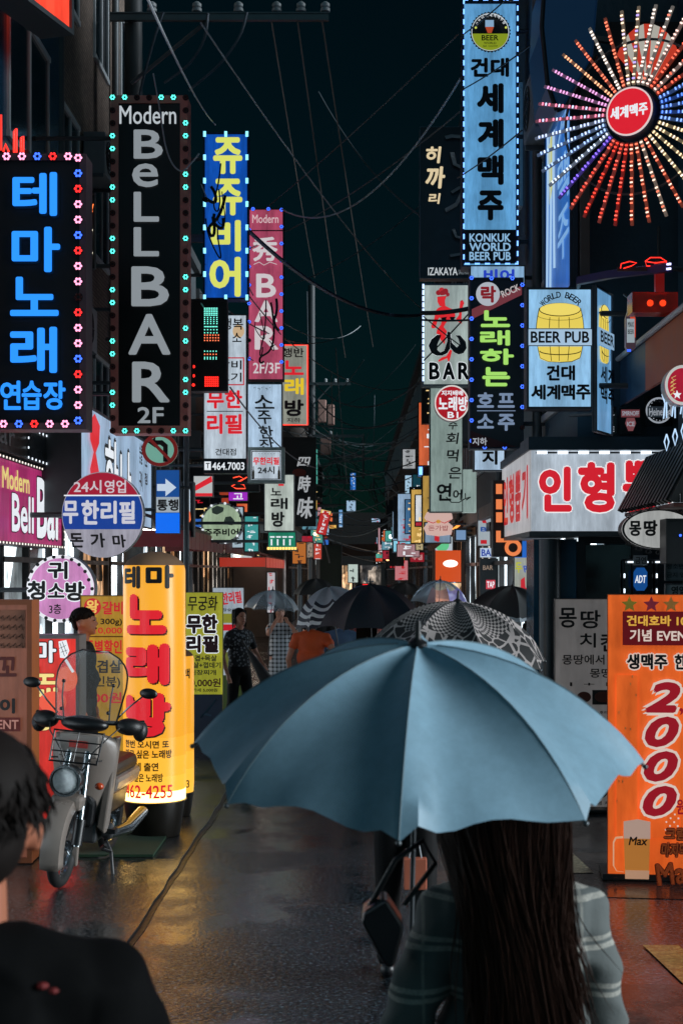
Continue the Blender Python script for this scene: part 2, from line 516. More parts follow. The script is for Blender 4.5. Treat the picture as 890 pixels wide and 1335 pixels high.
tag(b.build('pavement', [PAVE, paint('0d0f10', .35, 0, .6, 12, .3, .5)]), 'wet grey concrete pavement', None, kind='structure')
b = MB(); b.add([(.9, 7.22, .004), (2.6, 7.18, .004), (2.6, 1, .004), (.9, 1, .004)], [(3, 2, 1, 0)])
tag(b.build('road_patch', PATCH), 'repaired asphalt strip', None, kind='structure')
b = MB(); b.add([(.95, 10.6, .004), (2.7, 10.6, .004), (2.7, 9.0, .004), (.75, 9.25, .004)], [(3, 2, 1, 0)])
tag(b.build('gutter', wet('wet gutter', (.01, .01, .011), (.03, .03, .032), .06, .3, 60, .5)), 'wet dark gutter', None, kind='structure')
YEL = wet('worn yellow road paint', (.30, .17, .045), (.62, .40, .12), .25, .5, 70, .3)
WHT = wet('worn pale road paint', (.16, .15, .10), (.42, .38, .26), .25, .5, 50, .3)
for x, y0, y1, w, mt in ((1.70, 6.85, 7.95, .2, YEL), (1.47, 9.85, 11.35, .2, WHT), (1.5, 14, 15.6, .18, WHT), (-2.05, 11.7, 13.4, .18, WHT)):
    z = .008 if x > 0 else .027
    b = MB(); dx = -.08
    b.add([(x, y0, z), (x+w, y0, z), (x+w+dx, y1, z), (x+dx, y1, z)], [(0, 1, 2, 3)])
    tag(b.build('road_marking', mt), 'worn painted dash on the street', None, kind='structure')

# ------------------------------------------------------------------ buildings
def bricks(c, mortar, sc_=9.):
    key = f"bricks {c}"
    m, t, p = base_mat(key)
    tc = t.nodes.new('ShaderNodeTexCoord'); mp = t.nodes.new('ShaderNodeMapping')
    mp.inputs['Rotation'].default_value = (PI/2, 0, PI/2)
    sep = t.nodes.new('ShaderNodeSeparateXYZ'); cmb = t.nodes.new('ShaderNodeCombineXYZ')
    ad = t.nodes.new('ShaderNodeMath'); ad.operation = 'ADD'
    t.links.new(tc.outputs['Object'], sep.inputs[0]); t.links.new(sep.outputs[0], ad.inputs[0]); t.links.new(sep.outputs[1], ad.inputs[1])
    t.links.new(ad.outputs[0], cmb.inputs[0]); t.links.new(sep.outputs[2], cmb.inputs[1])
    br = t.nodes.new('ShaderNodeTexBrick'); br.inputs['Scale'].default_value = sc_*.5
    cl = lin(c)
    br.inputs['Color1'].default_value = cl+(1,); br.inputs['Color2'].default_value = tuple(x*.6 for x in cl)+(1,); br.inputs['Mortar'].default_value = lin(mortar)+(1,)
    br.inputs['Mortar Size'].default_value = .03
    t.links.new(cmb.outputs[0], br.inputs['Vector']); t.links.new(br.outputs[0], p.inputs['Base Color'])
    b = t.nodes.new('ShaderNodeBump'); b.inputs['Strength'].default_value = .6; b.inputs['Distance'].default_value = .02
    t.links.new(br.outputs['Fac'], b.inputs['Height']); b.invert = True; t.links.new(b.outputs[0], p.inputs['Normal'])
    p.inputs['Roughness'].default_value = .7
    return m
def interior(c1, c2, s=.6, sc_=1.4):
    """a lit room seen through a shop window: shelves, posters and people as patches of light and dark"""
    key = f"interior {c1} {c2} {s}"
    if key in MATS: return MATS[key]
    m, t, p = base_mat(key)
    tc = t.nodes.new('ShaderNodeTexCoord'); mp = t.nodes.new('ShaderNodeMapping'); mp.inputs['Scale'].default_value = (1, 1, .6)
    t.links.new(tc.outputs['Object'], mp.inputs[0])
    v = t.nodes.new('ShaderNodeTexVoronoi'); v.distance = 'CHEBYCHEV'; v.inputs['Scale'].default_value = sc_
    n = t.nodes.new('ShaderNodeTexNoise'); n.inputs['Scale'].default_value = sc_*2.5; n.inputs['Detail'].default_value = 6
    t.links.new(mp.outputs[0], v.inputs['Vector']); t.links.new(mp.outputs[0], n.inputs['Vector'])
    sp = t.nodes.new('ShaderNodeSeparateColor'); t.links.new(v.outputs['Color'], sp.inputs[0])
    mx = t.nodes.new('ShaderNodeMix'); mx.data_type = 'RGBA'
    mx.inputs[6].default_value = lin(c1)+(1,); mx.inputs[7].default_value = lin(c2)+(1,)
    t.links.new(sp.outputs[0], mx.inputs[0])
    pw = t.nodes.new('ShaderNodeMath'); pw.operation = 'POWER'; pw.inputs[1].default_value = 1.3
    t.links.new(sp.outputs[1], pw.inputs[0])
    ml = t.nodes.new('ShaderNodeMath'); ml.operation = 'MULTIPLY'; t.links.new(pw.outputs[0], ml.inputs[0])
    mr = t.nodes.new('ShaderNodeMapRange'); mr.inputs[1].default_value = .35; mr.inputs[2].default_value = .7; mr.inputs[3].default_value = .25*s; mr.inputs[4].default_value = 2.2*s
    t.links.new(n.outputs['Fac'], mr.inputs[0]); t.links.new(mr.outputs[0], ml.inputs[1])
    p.inputs['Base Color'].default_value = (.02, .02, .02, 1); p.inputs['Roughness'].default_value = .15
    t.links.new(mx.outputs[2], p.inputs['Emission Color']); t.links.new(ml.outputs[0], p.inputs['Emission Strength'])
    return m
GLASS = paint('0a1118', .12, 0, .3, 2., 0, .8)
WARMROOM = interior('ffdcb0', 'f0a468', 1.4)
COOLROOM = interior('e8f4ff', '9cc4e0', 1.9)
MIXROOM = interior('f4f0e8', 'c8b8a8', 1.9)
DIMROOM = interior('d8c4b0', '5a6470', .7)
BRIGHT = interior('e4f2ff', 'd4e4e8', 4.2)

def building(name, label, side, X, y0, y1, h, wall, floors, shop, winw=1.3, lit_w=(), fr=PALE):
    """a block whose street front is the plane x = X; side -1 is on the other pavement"""
    o = thing(name, label, 'building', (X, (y0+y1)/2, 0))
    L = y1-y0; d = side*6
    g = 3.0                                                     # ground storey
    b = MB(); xs = sorted((0, d)); b.box(xs[0], xs[1], -L/2, L/2, g, h)
    b.box(*sorted((side*.25, d)), -L/2, L/2, 0, g-.002)
    b.build('wall', wall, o)
    MB().box(*sorted((-side*.12, side*.3)), -L/2+.01, L/2-.01, h, h+.22).build('cornice', GREY, o)
    MB().box(*sorted((-side*.08, side*.02)), -L/2+.01, L/2-.01, g-.06, g+.14).build('storey_band', GREY, o)
    # shop fronts
    n = max(1, round(L/2.6)); st = L/n
    for i in range(n):
        a = -L/2+i*st+.12; c = a+st-.24
        if shop[i % len(shop)] is None: continue
        sf = MB(); x = sorted((side*.14, side*.2)); sf.box(x[0], x[1], a, c, .35, 2.75)
        sw = sf.build('shop_window', shop[i % len(shop)], o)
        fb = MB(); x0_, x1_ = sorted((side*.06, side*.138))
        for q in (a, (a+c)/2, c): fb.box(x0_, x1_, q-.035, q+.035, .1, 2.85)
        fb.box(x0_-.01, x1_+.01, a, c, 2.2, 2.26); fb.box(x0_-.01, x1_+.01, a, c, .1, .34); fb.box(x0_-.01, x1_+.01, a, c, 2.76, 2.9)
        fb.build('frame', BLACK, sw)
    # upper windows
    m = max(1, int(L/(winw+.9))); st = L/m; k = 0
    for fl in range(floors):
        z = g+.8+fl*2.9
        if z+1.5 > h: break
        for i in range(m):
            c = -L/2+(i+.5)*st
            b = MB(); xo, xi = -side*.03, side*.02
            x0_, x1_ = sorted((xo, xi))
            for q in (c-winw/2, c, c+winw/2): b.box(x0_, x1_, q-.03, q+.03, z, z+1.4)
            b.box(x0_-.01, x1_+.01, c-winw/2-.05, c+winw/2+.05, z-.07, z); b.box(x0_-.01, x1_+.01, c-winw/2-.05, c+winw/2+.05, z+1.4, z+1.46)
            w = b.build('window', fr, o)
            pm = MB(); x0_, x1_ = sorted((-side*.012, -side*.004)); pm.box(x0_, x1_, c-winw/2+.03, c+winw/2-.03, z, z+1.4)
            pm.build('pane', DIMROOM if k in lit_w else GLASS, w)
            k += 1
    return o
TEALWALL = paint('24404e', .6, 0, .35, 2.5, .2)
BLUEGLASS = paint('18405a', .2, .2, .3, 1.2, 0, .7)
CONC = paint('464e54', .75, 0, .35, 3, .3)
CONC2 = paint('504a46', .75, 0, .35, 3, .3)
BRICK = bricks('7a6a60', '35322f')
BRICK2 = bricks('6a4a3e', '302c2a')
building('building', 'dark blue glass fronted building behind the blue neon practice room sign', -1, -3.6, 4.2, 17.4, 11.5, BLUEGLASS, 3, [BRIGHT, BRIGHT, COOLROOM, BRIGHT, BRIGHT], 1.9)  # nearest lit windows, out of view, added to light the umbrella
building('building', 'dark brick building behind the tall black bar sign and the power pole', -1, -3.75, 17.6, 24.6, 13.5, BRICK, 4, [BRIGHT, WARMROOM, BRIGHT], 1.1)
building('building', 'concrete block behind the blue beer sign with yellow letters', -1, -3.65, 24.8, 33, 9, CONC, 2, [BRIGHT, WARMROOM, BRIGHT])
building('building', 'low brick house behind the red framed singing room sign', -1, -3.7, 33.2, 45, 8.5, BRICK2, 2, [DIMROOM, WARMROOM, MIXROOM], 1.2, (3,))
building('building', 'plain grey block far up the street on the side of the power poles', -1, -2.0, 45.2, 92, 8, CONC2, 2, [DIMROOM, COOLROOM, WARMROOM], 1.6, (5, 9, 14))
building('building', 'dark corner building carrying the doll catcher sign and the tall beer sign', 1, 2.1, 13.3, 20, 12.5, TEALWALL, 3, [BRIGHT, COOLROOM], 1.4)  # bright shop windows added to light the walkers from the right
building('building', 'dark building beside the narrow lantern house and behind the salmon sign', 1, 2.15, 20.2, 28, 10.5, CONC, 3, [BRIGHT, MIXROOM], 1.2)
building('building', 'brown brick building behind the small orange shop roof', 1, 2.1, 28.2, 41, 9, BRICK2, 2, [WARMROOM, MIXROOM, DIMROOM], 1.3, (2,))
building('building', 'long grey block far up the street on the side of the tall beer sign', 1, 2.1, 41.2, 92, 8.5, CONC2, 2, [COOLROOM, DIMROOM, WARMROOM], 1.6, (4, 11))
building('building', 'dark building with the tiled awning and the wheel of lights', 1, 2.95, 10.4, 12.9, 8.5, TEALWALL, 2, [None], 1.2)
# the cross street's far side and the beam over the end of the street
o = thing('building', 'wide dark building closing the far end of the street', 'building', (0, 118, 0))
b = MB(); b.box(-30, 30, 0, 8, 0, 7); b.build('wall', paint('1c1b1a', .8), o)
for i in range(6):
    b = MB(); b.box(-6+i*2.2, -4.3+i*2.2, -.05, -.01, .4, 2.6); b.build('shop_window', [DIMROOM, COOLROOM, WARMROOM][i % 3], o)
o = thing('overhead_beam', 'grey steel beam spanning the far end of the street', 'beam', (0, 78, 0))
b = MB(); b.box(-1.2, 3.2, -.3, .3, 2.95, 3.6); b.build('girder', paint('3a322e', .7, 0, .5, 2), o)
b = MB()
for x in (-1.1, 3.1): MB().box(x-.12, x+.12, -.12, .12, 0, 2.949).build('post', GREY, o)

# ------------------------------------------------------------------ signs on the left pavement
LW = -3.6
W_LIT = lit('b9c6d2', .95, 3)
BW_LIT = lit('a9c2da', .95, 3)
RED = glow('d3202c', 1.0)
REDP = glow('c01c2a', .9)
WHT_G = glow('e8eef4', .95)
BLU_G = glow('2a8cff', 1.25)
TEAL_B, RED_B, BLUE_B, PINK_B, OFF_B = glow('58ffe6', 2.2), glow('ff2a2a', 2.2), glow('3a66ff', 2.4), glow('ff9ac0', 2.2), paint('5a1c18', .4)

s = Sign('sign', 'dark sign with blue neon practice room lettering and coloured bulbs round its edge', 'neon sign', (-38, 201, 113, 560), 13.0)
s.box(paint('191318', .5, 0, .3, 3), paint('6a5258', .5, .1, .3), .3, .06, .02).wall(LW)
s.t([('테', (18, 226, 76, 283)), ('마', (17, 297, 80, 356)), ('노', (15, 362, 78, 413)), ('래', (15, 427, 76, 487)), ('연', (2, 497, 29, 535)), ('습', (30, 497, 56, 535)), ('장', (58, 497, 87, 535))], BLU_G, .055, edge=(INK, .05), raise_=.03)
pts = [(x, 205) for x in range(-30, 100, 20)]+[(103, 207+i*20.1) for i in range(18)]+[(x, 553) for x in range(-34, 100, 20)]+[(-32, 225+i*20) for i in range(17)]
s.bulbs(pts, [BLUE_B, RED_B, PINK_B, PINK_B], .042)

s = Sign('sign', 'tall black bar sign with grey letters and green and red bulbs along its frame', 'bar sign', (145, 125, 245, 565), 16.0)
s.box(paint('060506', .35, 0, .3, 2), paint('d58478', .5, .1, .3), .32, .085, .02).wall(LW, (.12, .5, .88))
GLET = lit('9aa2a8', .75)  # letters give no light; emission stands in for the bulbs' light on them
s.t([('Modern', (156, 138, 230, 162))], lit('c4ccd2', .85), .02)
s.t([('B', (175, 170, 213, 208)), ('e', (173, 214, 207, 245)), ('L', (175, 251, 208, 290)), ('L', (175, 297, 208, 335)), ('B', (172, 348, 221, 400)), ('A', (168, 410, 223, 463)), ('R', (173, 472, 222, 525)), ('2F', (180, 531, 214, 552))], GLET, .05, raise_=.02)
s.bulbs(frame_pts(147.5, 128, 242.5, 562, 16.6), [TEAL_B, TEAL_B, OFF_B, OFF_B], .034)

s = Sign('sign', 'blue lightbox with big yellow letters behind the cable tangle', 'beer sign', (265, 173, 324, 390), 21.0)
s.box(lit('0d50b4', .9, 3), paint('0a2a5a', .5), .25, .02).wall(LW)
YG = glow('dde26a', .95)
s.t([('쥬', (278, 179, 316, 227)), ('쥬', (278, 233, 316, 281)), ('비', (275, 287, 314, 328)), ('어', (273, 335, 314, 387))], YG, .07)
s.leds(frame_pts(267, 175, 322, 388, 30), glow('7fd4ff', 2), .02, .04)

s = Sign('sign', 'pink lightbox of a bar with a white Chinese character and bulbs down its sides', 'bar sign', (323, 272, 370, 496), 24.0)
s.box(lit('b24a66', .85, 2), paint('3a2028', .5), .25, .02).wall(LW)
s.rect(323, 300, 370, 301.5, INK)
s.t([('Modern', (329, 280, 363, 291))], glow('e8c8cc', .8), .02)
s.t([('秀', (329, 309, 362, 341)), ('B', (334, 357, 360, 388)), ('A', (332, 392, 362, 420)), ('R', (332, 425, 363, 456)), ('2F/3F', (330, 473, 365, 487))], glow('d8cfd2', .85), .05)
s.stroke([[(331, 345), (338, 342), (344, 346), (352, 342), (361, 345)]], 1.6, glow('d8cfd2', .8))
s.bulbs([(367, 274+i*22) for i in range(10)]+[(325, 300+i*24) for i in range(8)]+[(330, 273), (350, 273)], [BLUE_B], .035)

# dot matrix panel
s = Sign('sign', 'black dot matrix panel showing green and red light patterns', 'led panel', (249, 390, 296, 510), 19.0)
s.box(paint('0a0f10', .4, 0, .3, 20), DARK, .22, .03).wall(LW, (.1, .9))
GD, RD = glow('7effe8', 1.5), glow('ff2a22', 2.0)
def grid(x0, y0, x1, y1, nx, ny): return [(lerp(x0, x1, i/max(1, nx-1)), lerp(y0, y1, j/max(1, ny-1))) for i in range(nx) for j in range(ny)]
s.leds(grid(267, 402, 283, 411, 8, 5)+grid(267, 414, 283, 422, 5, 4)+grid(267, 426, 283, 427, 9, 1)+grid(267, 430, 283, 434, 5, 2)+grid(267, 458, 282, 458, 5, 1)+grid(267, 466, 282, 468, 5, 2), GD, .0065)
s.leds(grid(267, 437, 285, 444, 6, 3)+grid(267, 462, 282, 462, 5, 1), glow('ff7a50', 1.8), .007)
s.leds(grid(268, 492, 284, 503, 7, 5), RD, .010)
for y in (478, 490, 502): s.disc(252.5, y, 2, 2, RD, 'lamp')

s = Sign('sign', 'tall white grill house lightbox with red letters and a black phone number band', 'restaurant sign', (265, 410, 322, 617), 20.6)
s.box(W_LIT, GREY, .24, .015).wall(LW)
s.disc(311, 432, 7.5, 8.5, glow('d8b890', .8))
s.t([('행복', (289, 415, 317, 430)), ('소', (303, 434, 315, 446))], INK, .03)
s.polys([[(270, 466), (318, 466), (318, 467.5), (270, 467.5)], [(270, 501), (318, 501), (318, 502.5), (270, 502.5)], [(317, 466), (318.5, 466), (318.5, 502), (317, 502)]], REDP)
s.t([('갈비', (284, 470, 315, 482)), ('고기', (284, 486, 315, 498))], INK, .035)
s.t([('무한', (270, 509, 316, 533)), ('리필', (270, 540, 316, 566))], RED, .06)
s.rect(270, 536, 317, 537, GREY)
s.t([('건대점', (281, 585, 308, 594))], INK, .03)
s.rect(265, 598, 322, 617, paint('101a22', .4))
s.t([('464.7003', (277, 603, 319, 613))], WHT_G, .05)
s.rect(267, 602, 275.5, 613, WHT_G); s.t([('T', (269, 604, 274, 611))], INK, .05)

s = Sign('sign', 'pale blue lightbox with brush lettering for a glass of soju', 'bar sign', (322, 500, 368, 600), 23.2)
s.box(BW_LIT, GREY, .22, .015).wall(LW)
s.t([('소', (332, 515, 358, 533)), ('주', (336, 535, 354, 553)), ('한', (337, 555, 356, 572)), ('잔', (338, 572, 357, 587))], INK, .04, shear=-.15)
s.stroke([[(331+i*5, 506), (334+i*5, 504+i % 2*3), (333+i*5, 509)] for i in range(5)], 1.2, INK)

s = Sign('sign', 'small white framed sign with red lettering and two bottles drawn on it', 'restaurant sign', (323, 583, 371, 630), 21.2)
s.box(W_LIT, paint('8d9894', .5, .1), .16, .05, .02).wall(LW, (.5,))
s.polys([[(328, 588), (366, 588), (366, 589), (328, 589)], [(328, 624), (366, 624), (366, 625), (328, 625)], [(328, 588), (329, 588), (329, 625), (328, 625)], [(365, 588), (366, 588), (366, 625), (365, 625)]], INK)
s.t([('무한리필', (330, 596, 364, 606))], RED, .06)
s.t([('24시', (336, 608, 358, 618))], INK, .05)
s.polys([[(x-1.3, 624), (x+1.3, 624), (x+1.3, 615), (x+.5, 612), (x+.5, 608), (x-.5, 608), (x-.5, 612), (x-1.3, 615)] for x in (330.5, 363.5)], paint('4a3a1a'))
s.stroke([[(337+i*4, 592), (339+i*4, 590.5), (338+i*4, 594)] for i in range(6)], .9, INK)

s = Sign('sign', 'singing room sign outlined in red neon with red and yellow characters', 'neon sign', (367, 448, 403, 556), 27.0)
s.box(lit('9a9e92', .75, 2), paint('3a2522', .5), .22, .02).wall(LW)
s.stroke([[(368, 450), (401, 450), (401, 554), (368, 554)]], 2.2, glow('ff3a2c', 1.6), 'neon_tube', True)
s.t([('행반', (368, 454, 396, 466))], INK, .04)
s.t([('노', (369, 470, 396, 489))], RED, .07)
s.t([('래', (371, 493, 396, 515))], glow('e2c22c', .95), .07)
s.t([('방', (371, 521, 396, 543))], INK, .07)
s.t([('지하', (374, 545, 392, 551))], paint('3a2020'), .03)

s = Sign('sign', 'black banner sign with three white brushed Chinese characters', 'restaurant sign', (368, 570, 412, 686), 29.5)
s.box(paint('0a0e10', .5), DARK, .2, .01).wall(LW)
s.disc(390, 616, 9, 5, paint('7a2a1c'))
s.t([('四', (387, 596, 405, 608)), ('時', (388, 620, 405, 642)), ('味', (387, 648, 408, 676))], lit('c8ccd0', .6), .04, shear=.2)

s = Sign('sign', 'white lightbox reading singing room in black above the green noodle sign', 'singing room sign', (344, 618, 384, 693), 22.6)
s.box(lit('b9c3bb', .9, 3), GREY, .2, .015).wall(LW)
s.t([('노', (353, 636, 367, 646)), ('래', (353, 649, 375, 664)), ('방', (354, 667, 371, 687))], INK, .06)
s.rect(363, 631, 370, 633.5, RED)
s = Sign('sign', 'small green lightbox under the white singing room sign', 'sign', (349, 693, 386, 718), 22.8)
s.box(lit('1f8a6c', .8, 2), GREY, .18, .015).wall(LW, (.5,))
s.polys([[(352+i*8, 699), (358+i*8, 699), (358+i*8, 701), (352+i*8, 701)] for i in range(4)]+[[(353+i*8, 703), (355+i*8, 703), (355+i*8, 711), (353+i*8, 711)] for i in range(4)], WHT_G, 'lettering')
s.leds(line_pts(350, 715, 385, 715, 10), glow('ffd070', 1.6), .02)

# traffic signs on their own post
o = thing('sign_post', 'grey post carrying the turn ban and the one way arrow', 'post', at(243, 745, 18.4).xy.to_3d())
MB().tube([(0, 0, 0), (0, 0, 4.15)], .038, 12).build('pole', GREY, o, smooth=True)
s = Sign('traffic_sign', 'round traffic sign banning the left turn, glowing pale green', 'traffic sign', (185, 565, 232, 608), 18.3)
s.round(lit('86c8b4', .55), paint('5a1616', .5), .05, .0)
s.hoop(208.5, 586.5, 23.5, 5, lit('8a2624', .45), 'border', sq=43/47)
s.poly([(213, 602), (213, 583), (209, 580), (203, 580), (203, 584), (193, 577), (203, 570), (203, 574), (212, 574), (219, 580), (219, 602)], INK)
s.poly([(193, 573), (196, 570), (225, 600), (222, 603)], lit('8a2624', .45))
MB().tube([(0, .06, .24), (.35, .1, .24)], .02, 8).build('bracket', GREY, s.o)
s = Sign('traffic_sign', 'blue panel with a white arrow and a white strip reading passage', 'traffic sign', (203, 612, 235, 696), 18.2)
s.box(lit('164f98', .8), GREY, .06, .01)
s.poly([(205, 631), (216, 631), (216, 624), (230, 635.5), (216, 647), (216, 640), (205, 640)], glow('c8d8ea', .85))
s.rect(203.5, 648, 234.5, 668, lit('a8b4bc', .8)); s.t([('통행', (205, 651, 233, 666))], INK, .06)
s.rect(203.5, 669, 234.5, 695, lit('0a6cf0', .95))
MB().tube([(0, .09, .6), (.27, .11, .6)], .02, 8).build('bracket', GREY, s.o)

s = Sign('sign', 'narrow black lightbox with a white and orange flame drawing', 'sign', (236, 628, 253, 700), 20.0)
s.box(paint('0c1218'), GREY, .2, .02).wall(LW, (.5,))
s.poly([(242, 633), (245, 631), (248, 640), (248, 668), (244, 690), (240, 668), (240, 645)], glow('c8d8e4', .9)); s.poly([(241, 668), (244, 660), (248, 668), (249, 678), (244, 686), (240, 676)], glow('ff7a4a', 1.0))
s = Sign('sign', 'white board crossed by a slanted red stripe beside the flame sign', 'sign', (252, 620, 278, 648), 21.5)
s.box(lit('c0c4c4', .8), GREY, .14, .01).wall(LW, (.5,))
s.poly([(253, 634), (276, 620.5), (277, 628), (253, 641)], RED); s.rect(253, 643, 277, 647, RED)
s = Sign('sign', 'black box with curling red neon under the phone number band', 'neon sign', (279, 619, 338, 641), 24.0)
s.box(paint('0d0a0b'), DARK, .2, .01)
s.wall(LW, (.5,))
s.stroke([[(304, 623), (312, 621), (318, 624), (306, 630), (318, 632), (320, 637), (308, 637), (302, 634), (314, 627), (322, 622)]], 1.3, glow('ff4a30', 2.0), 'neon_tube', True)
s = Sign('sign', 'violet lightbox squeezed under the red neon box', 'sign', (298, 641, 323, 653), 24.6)
s.box(lit('a02cc0', .9), DARK, .2, .005).wall(LW, (.5,))
s.t([('고', (304, 643, 317, 651))], WHT_G, .06)
s = Sign('sign', 'round pale green globe sign with a scalloped dark edge', 'restaurant sign', (262, 655, 317, 709), 23.0)
s.round(lit('a9bfa0', .85, 1), PALE, .2, .03).wall(LW, (.5,))
s.polys([[(276, 663), (283, 659), (292, 662), (291, 667), (283, 671), (277, 669)], [(294, 674), (301, 673), (306, 679), (303, 685), (296, 684), (292, 680)]], paint('7f917f'))
s.t([('주주비어', (266, 689, 311, 699))], INK, .07)
for i in range(18):
    q = 2*PI*i/18; s.disc(289.5+26.3*math.cos(q), 682+25.8*math.sin(q), 1.7, 1.7, INK if i % 2 else WHT_G, 'stud')

# lightboxes lying along the house fronts (they face across the street)
def along(name, label, cat, X, y0, y1, z0, z1, rect, **k):
    return Sign(name, label, cat, rect, None, yaw=PI/2 if X < 0 else -PI/2, w=y1-y0, h=z1-z0, loc=(X, (y0+y1)/2, z0), **k)
s = along('sign', 'pink lightbox of a bar lying along the house front, edged with tiny lamps', 'bar sign', -3.44, 12.9, 16.8, 2.37, 3.24, (0, 0, 100, 30))
s.box(lit('b0306e', .85, 1.2), paint('503040', .5), .3, .03)
s.t([('Modern', (26, 3.5, 56, 11))], glow('e6d480', .9), .05)
s.t([('Bell', (35, 12, 60, 25.5))], WHT_G, .07, edge=(paint('4a1430'), .03))
s.t([('Bar', (63, 4, 97, 27))], WHT_G, .07, edge=(paint('4a1430'), .03))
s.leds(frame_pts(.5, .5, 99.5, 29.5, 3.4), glow('fff4e8', 1.4), .010)
s = along('sign', 'dark signboard with a pale metal letter and dotted lamps above the pink lightbox', 'sign', -3.40, 12.6, 18.0, 3.27, 3.62, (0, 0, 100, 10))
s.box(paint('1d2022', .35, .4), GREY, .25, .02)
s.t([('Bar', (12, 2, 31, 8))], paint('8a8f92', .4, .6), .04)
s.rect(42, 1.2, 98, 8.8, paint('40464a', .3, .7, .5, 12))
s.leds(frame_pts(41, .6, 99, 9.4, 3.2), glow('e8f4ff', 1.5), .011)
s = along('sign', 'long white lightbox along the house front with a red figure and outlined letters', 'restaurant sign', -3.02, 15.7, 21.3, 2.72, 4.0, (0, 0, 100, 60))
s.box(lit('9fbad6', .9, 1), GREY, .5, .03)
s.t([('하', (28, 12, 45, 52)), ('나', (48, 14, 64, 52))], WHT_G, .04, edge=(INK, .06))
s.poly([(10, 8), (15, 3), (21, 8), (20, 18), (16, 24), (20, 34), (15, 56), (10, 34), (14, 24), (10, 18)], RED)
s.t([('숯불', (76, 4, 81, 18)), ('구이', (76, 22, 81, 36)), ('전문', (85, 4, 90, 18)), ('점', (85, 22, 90, 30))], INK, .06)
# red lit sign at the top corner
s = Sign('sign', 'glowing red sign box with a grey edge high on the glass fronted building', 'sign', (36, -60, 92, 42), None, yaw=1.28, w=2.6, h=1.0, loc=(-3.27, 13.38, 7.62))
s.box(lit('ff4a34', 1.1, 2), GREY, .35, .05, .03)
MB().tube([(-.3, .3, .5), (-.5, .8, .5)], .04, 6).build('bracket', GREY, s.o)
# unlit channel letters and beam on the glass front
s = along('sign', 'row of unlit dark channel letters on the blue glass front', 'sign', -3.52, 12.2, 16.0, 5.75, 6.55, (0, 0, 100, 21))
s.t([('노래', (4, 2, 42, 20)), ('1층', (58, 2, 92, 20))], paint('04090d', .5), .05, raise_=.05)
s.rect(0, 20.2, 100, 21, GREY)
o = thing('canopy_beam', 'slanted grey beam of a canopy on the glass fronted building', 'beam', (-3.2, 14, 5.2))
MB().tube([(-.35, -2.4, .4), (.05, 2.6, -.1)], .12, 4).build('beam', STEEL, o); MB().tube([(.05, 2.6, -.1), (-.4, 2.6, -.1)], .06, 4).build('bracket', GREY, o)
s = Sign('sign', 'red neon tubes half hidden above the blue practice room sign', 'neon sign', (-10, 160, 36, 200), 13.6)
MB().box(-s.w/2, s.w/2, .05, .12, 0, .05).build('rail', DARK, s.o)
s.stroke([[(2, 150), (2, 196)], [(5, 198), (8, 188), (12, 198)], [(19, 199), (19, 172), (22, 168), (22, 199)], [(28, 199), (28, 180), (31, 178), (31, 199)]], 3.0, glow('ff3328', 1.6), 'neon_tube', True)
MB().tube([(0, .1, .02), (LW-s.loc.x, .1, .02)], .03, 6).build('bracket', GREY, s.o)
s = Sign('sign', 'thin sign with orange and white neon curls beside the blue practice room sign', 'neon sign', (113, 255, 124, 350), 14.6)
s.box(paint('101416'), DARK, .08, .005).wall(LW, (.5,))
s.stroke([[(119, 262), (116, 290), (121, 275)], [(122, 266), (118, 285)]], 1.2, glow('ff7a3a', 1.8), 'neon_tube', True)
s.stroke([[(117, 290), (121, 300), (117, 318), (121, 330), (116, 345)]], 1.0, glow('e8e0c8', 1.6), 'neon_tube', True)

# round signs over the pavement
s = Sign('sign', 'pink round sign of an ear cleaning salon with a scalloped white edge', 'shop sign', (35, 724, 123, 811), 13.5)
s.round(lit('d58cc6', .9, 1), paint('9aa0a4', .5), .2, .0)
s.hoop(79, 767.5, 44, 4.2, glow('e8e8f0', .9), 'border')
for i in range(22):
    q = 2*PI*i/22; s.disc(79+41.6*math.cos(q), 767.5+41.6*math.sin(q), 2.3, 2.3, INK, 'stud')
s.t([('귀', (66, 732, 92, 755)), ('청', (40, 757, 63, 782)), ('소', (66, 760, 88, 779)), ('방', (89, 758, 114, 783))], INK, .07, edge=(WHT_G, .06))
s.t([('3층', (68, 787, 84, 800))], INK, .04)
MB().tube([(0, .12, .3), (0, .5, .3), (LW-s.loc.x, .5, .3)], .025, 6).build('bracket', GREY, s.o)
s = Sign('sign', 'round restaurant sign striped red, blue and white with brush lettering below', 'restaurant sign', (81, 615, 187, 727), 15.0)
s.round(lit('aaa8b6', .85, 1), PALE, .16, .0)
def seg(y0, y1, R=52, cx=134, cy=671, k=56/53):
    out = []
    for i in range(15): y = lerp(y0, y1, i/14); out.append((cx+math.sqrt(max(0, R*R-((y-cy)/k)**2)), y))
    return out+[(2*cx-x, y) for x, y in out[::-1]]
s.poly(seg(616.5, 645), lit('a31c34', .85), 'panel'); s.poly(seg(647, 690), lit('143f96', .85), 'panel')
s.rect(84, 645.2, 184, 646.8, WHT_G)
s.t([('24시', (97, 626, 133, 643)), ('영업', (137, 626, 165, 643))], glow('d8ccd4', .8), .035)
s.t([('무', (83, 653, 103, 683)), ('한', (107, 652, 130, 684)), ('리', (132, 653, 153, 683)), ('필', (156, 653, 177, 683))], glow('d0d0dc', .85), .07)
s.t([('돈', (92, 695, 110, 714)), ('가', (119, 695, 138, 714)), ('마', (147, 697, 165, 714))], INK, .06, shear=-.1)
s.wall(LW, (.5,), .03)

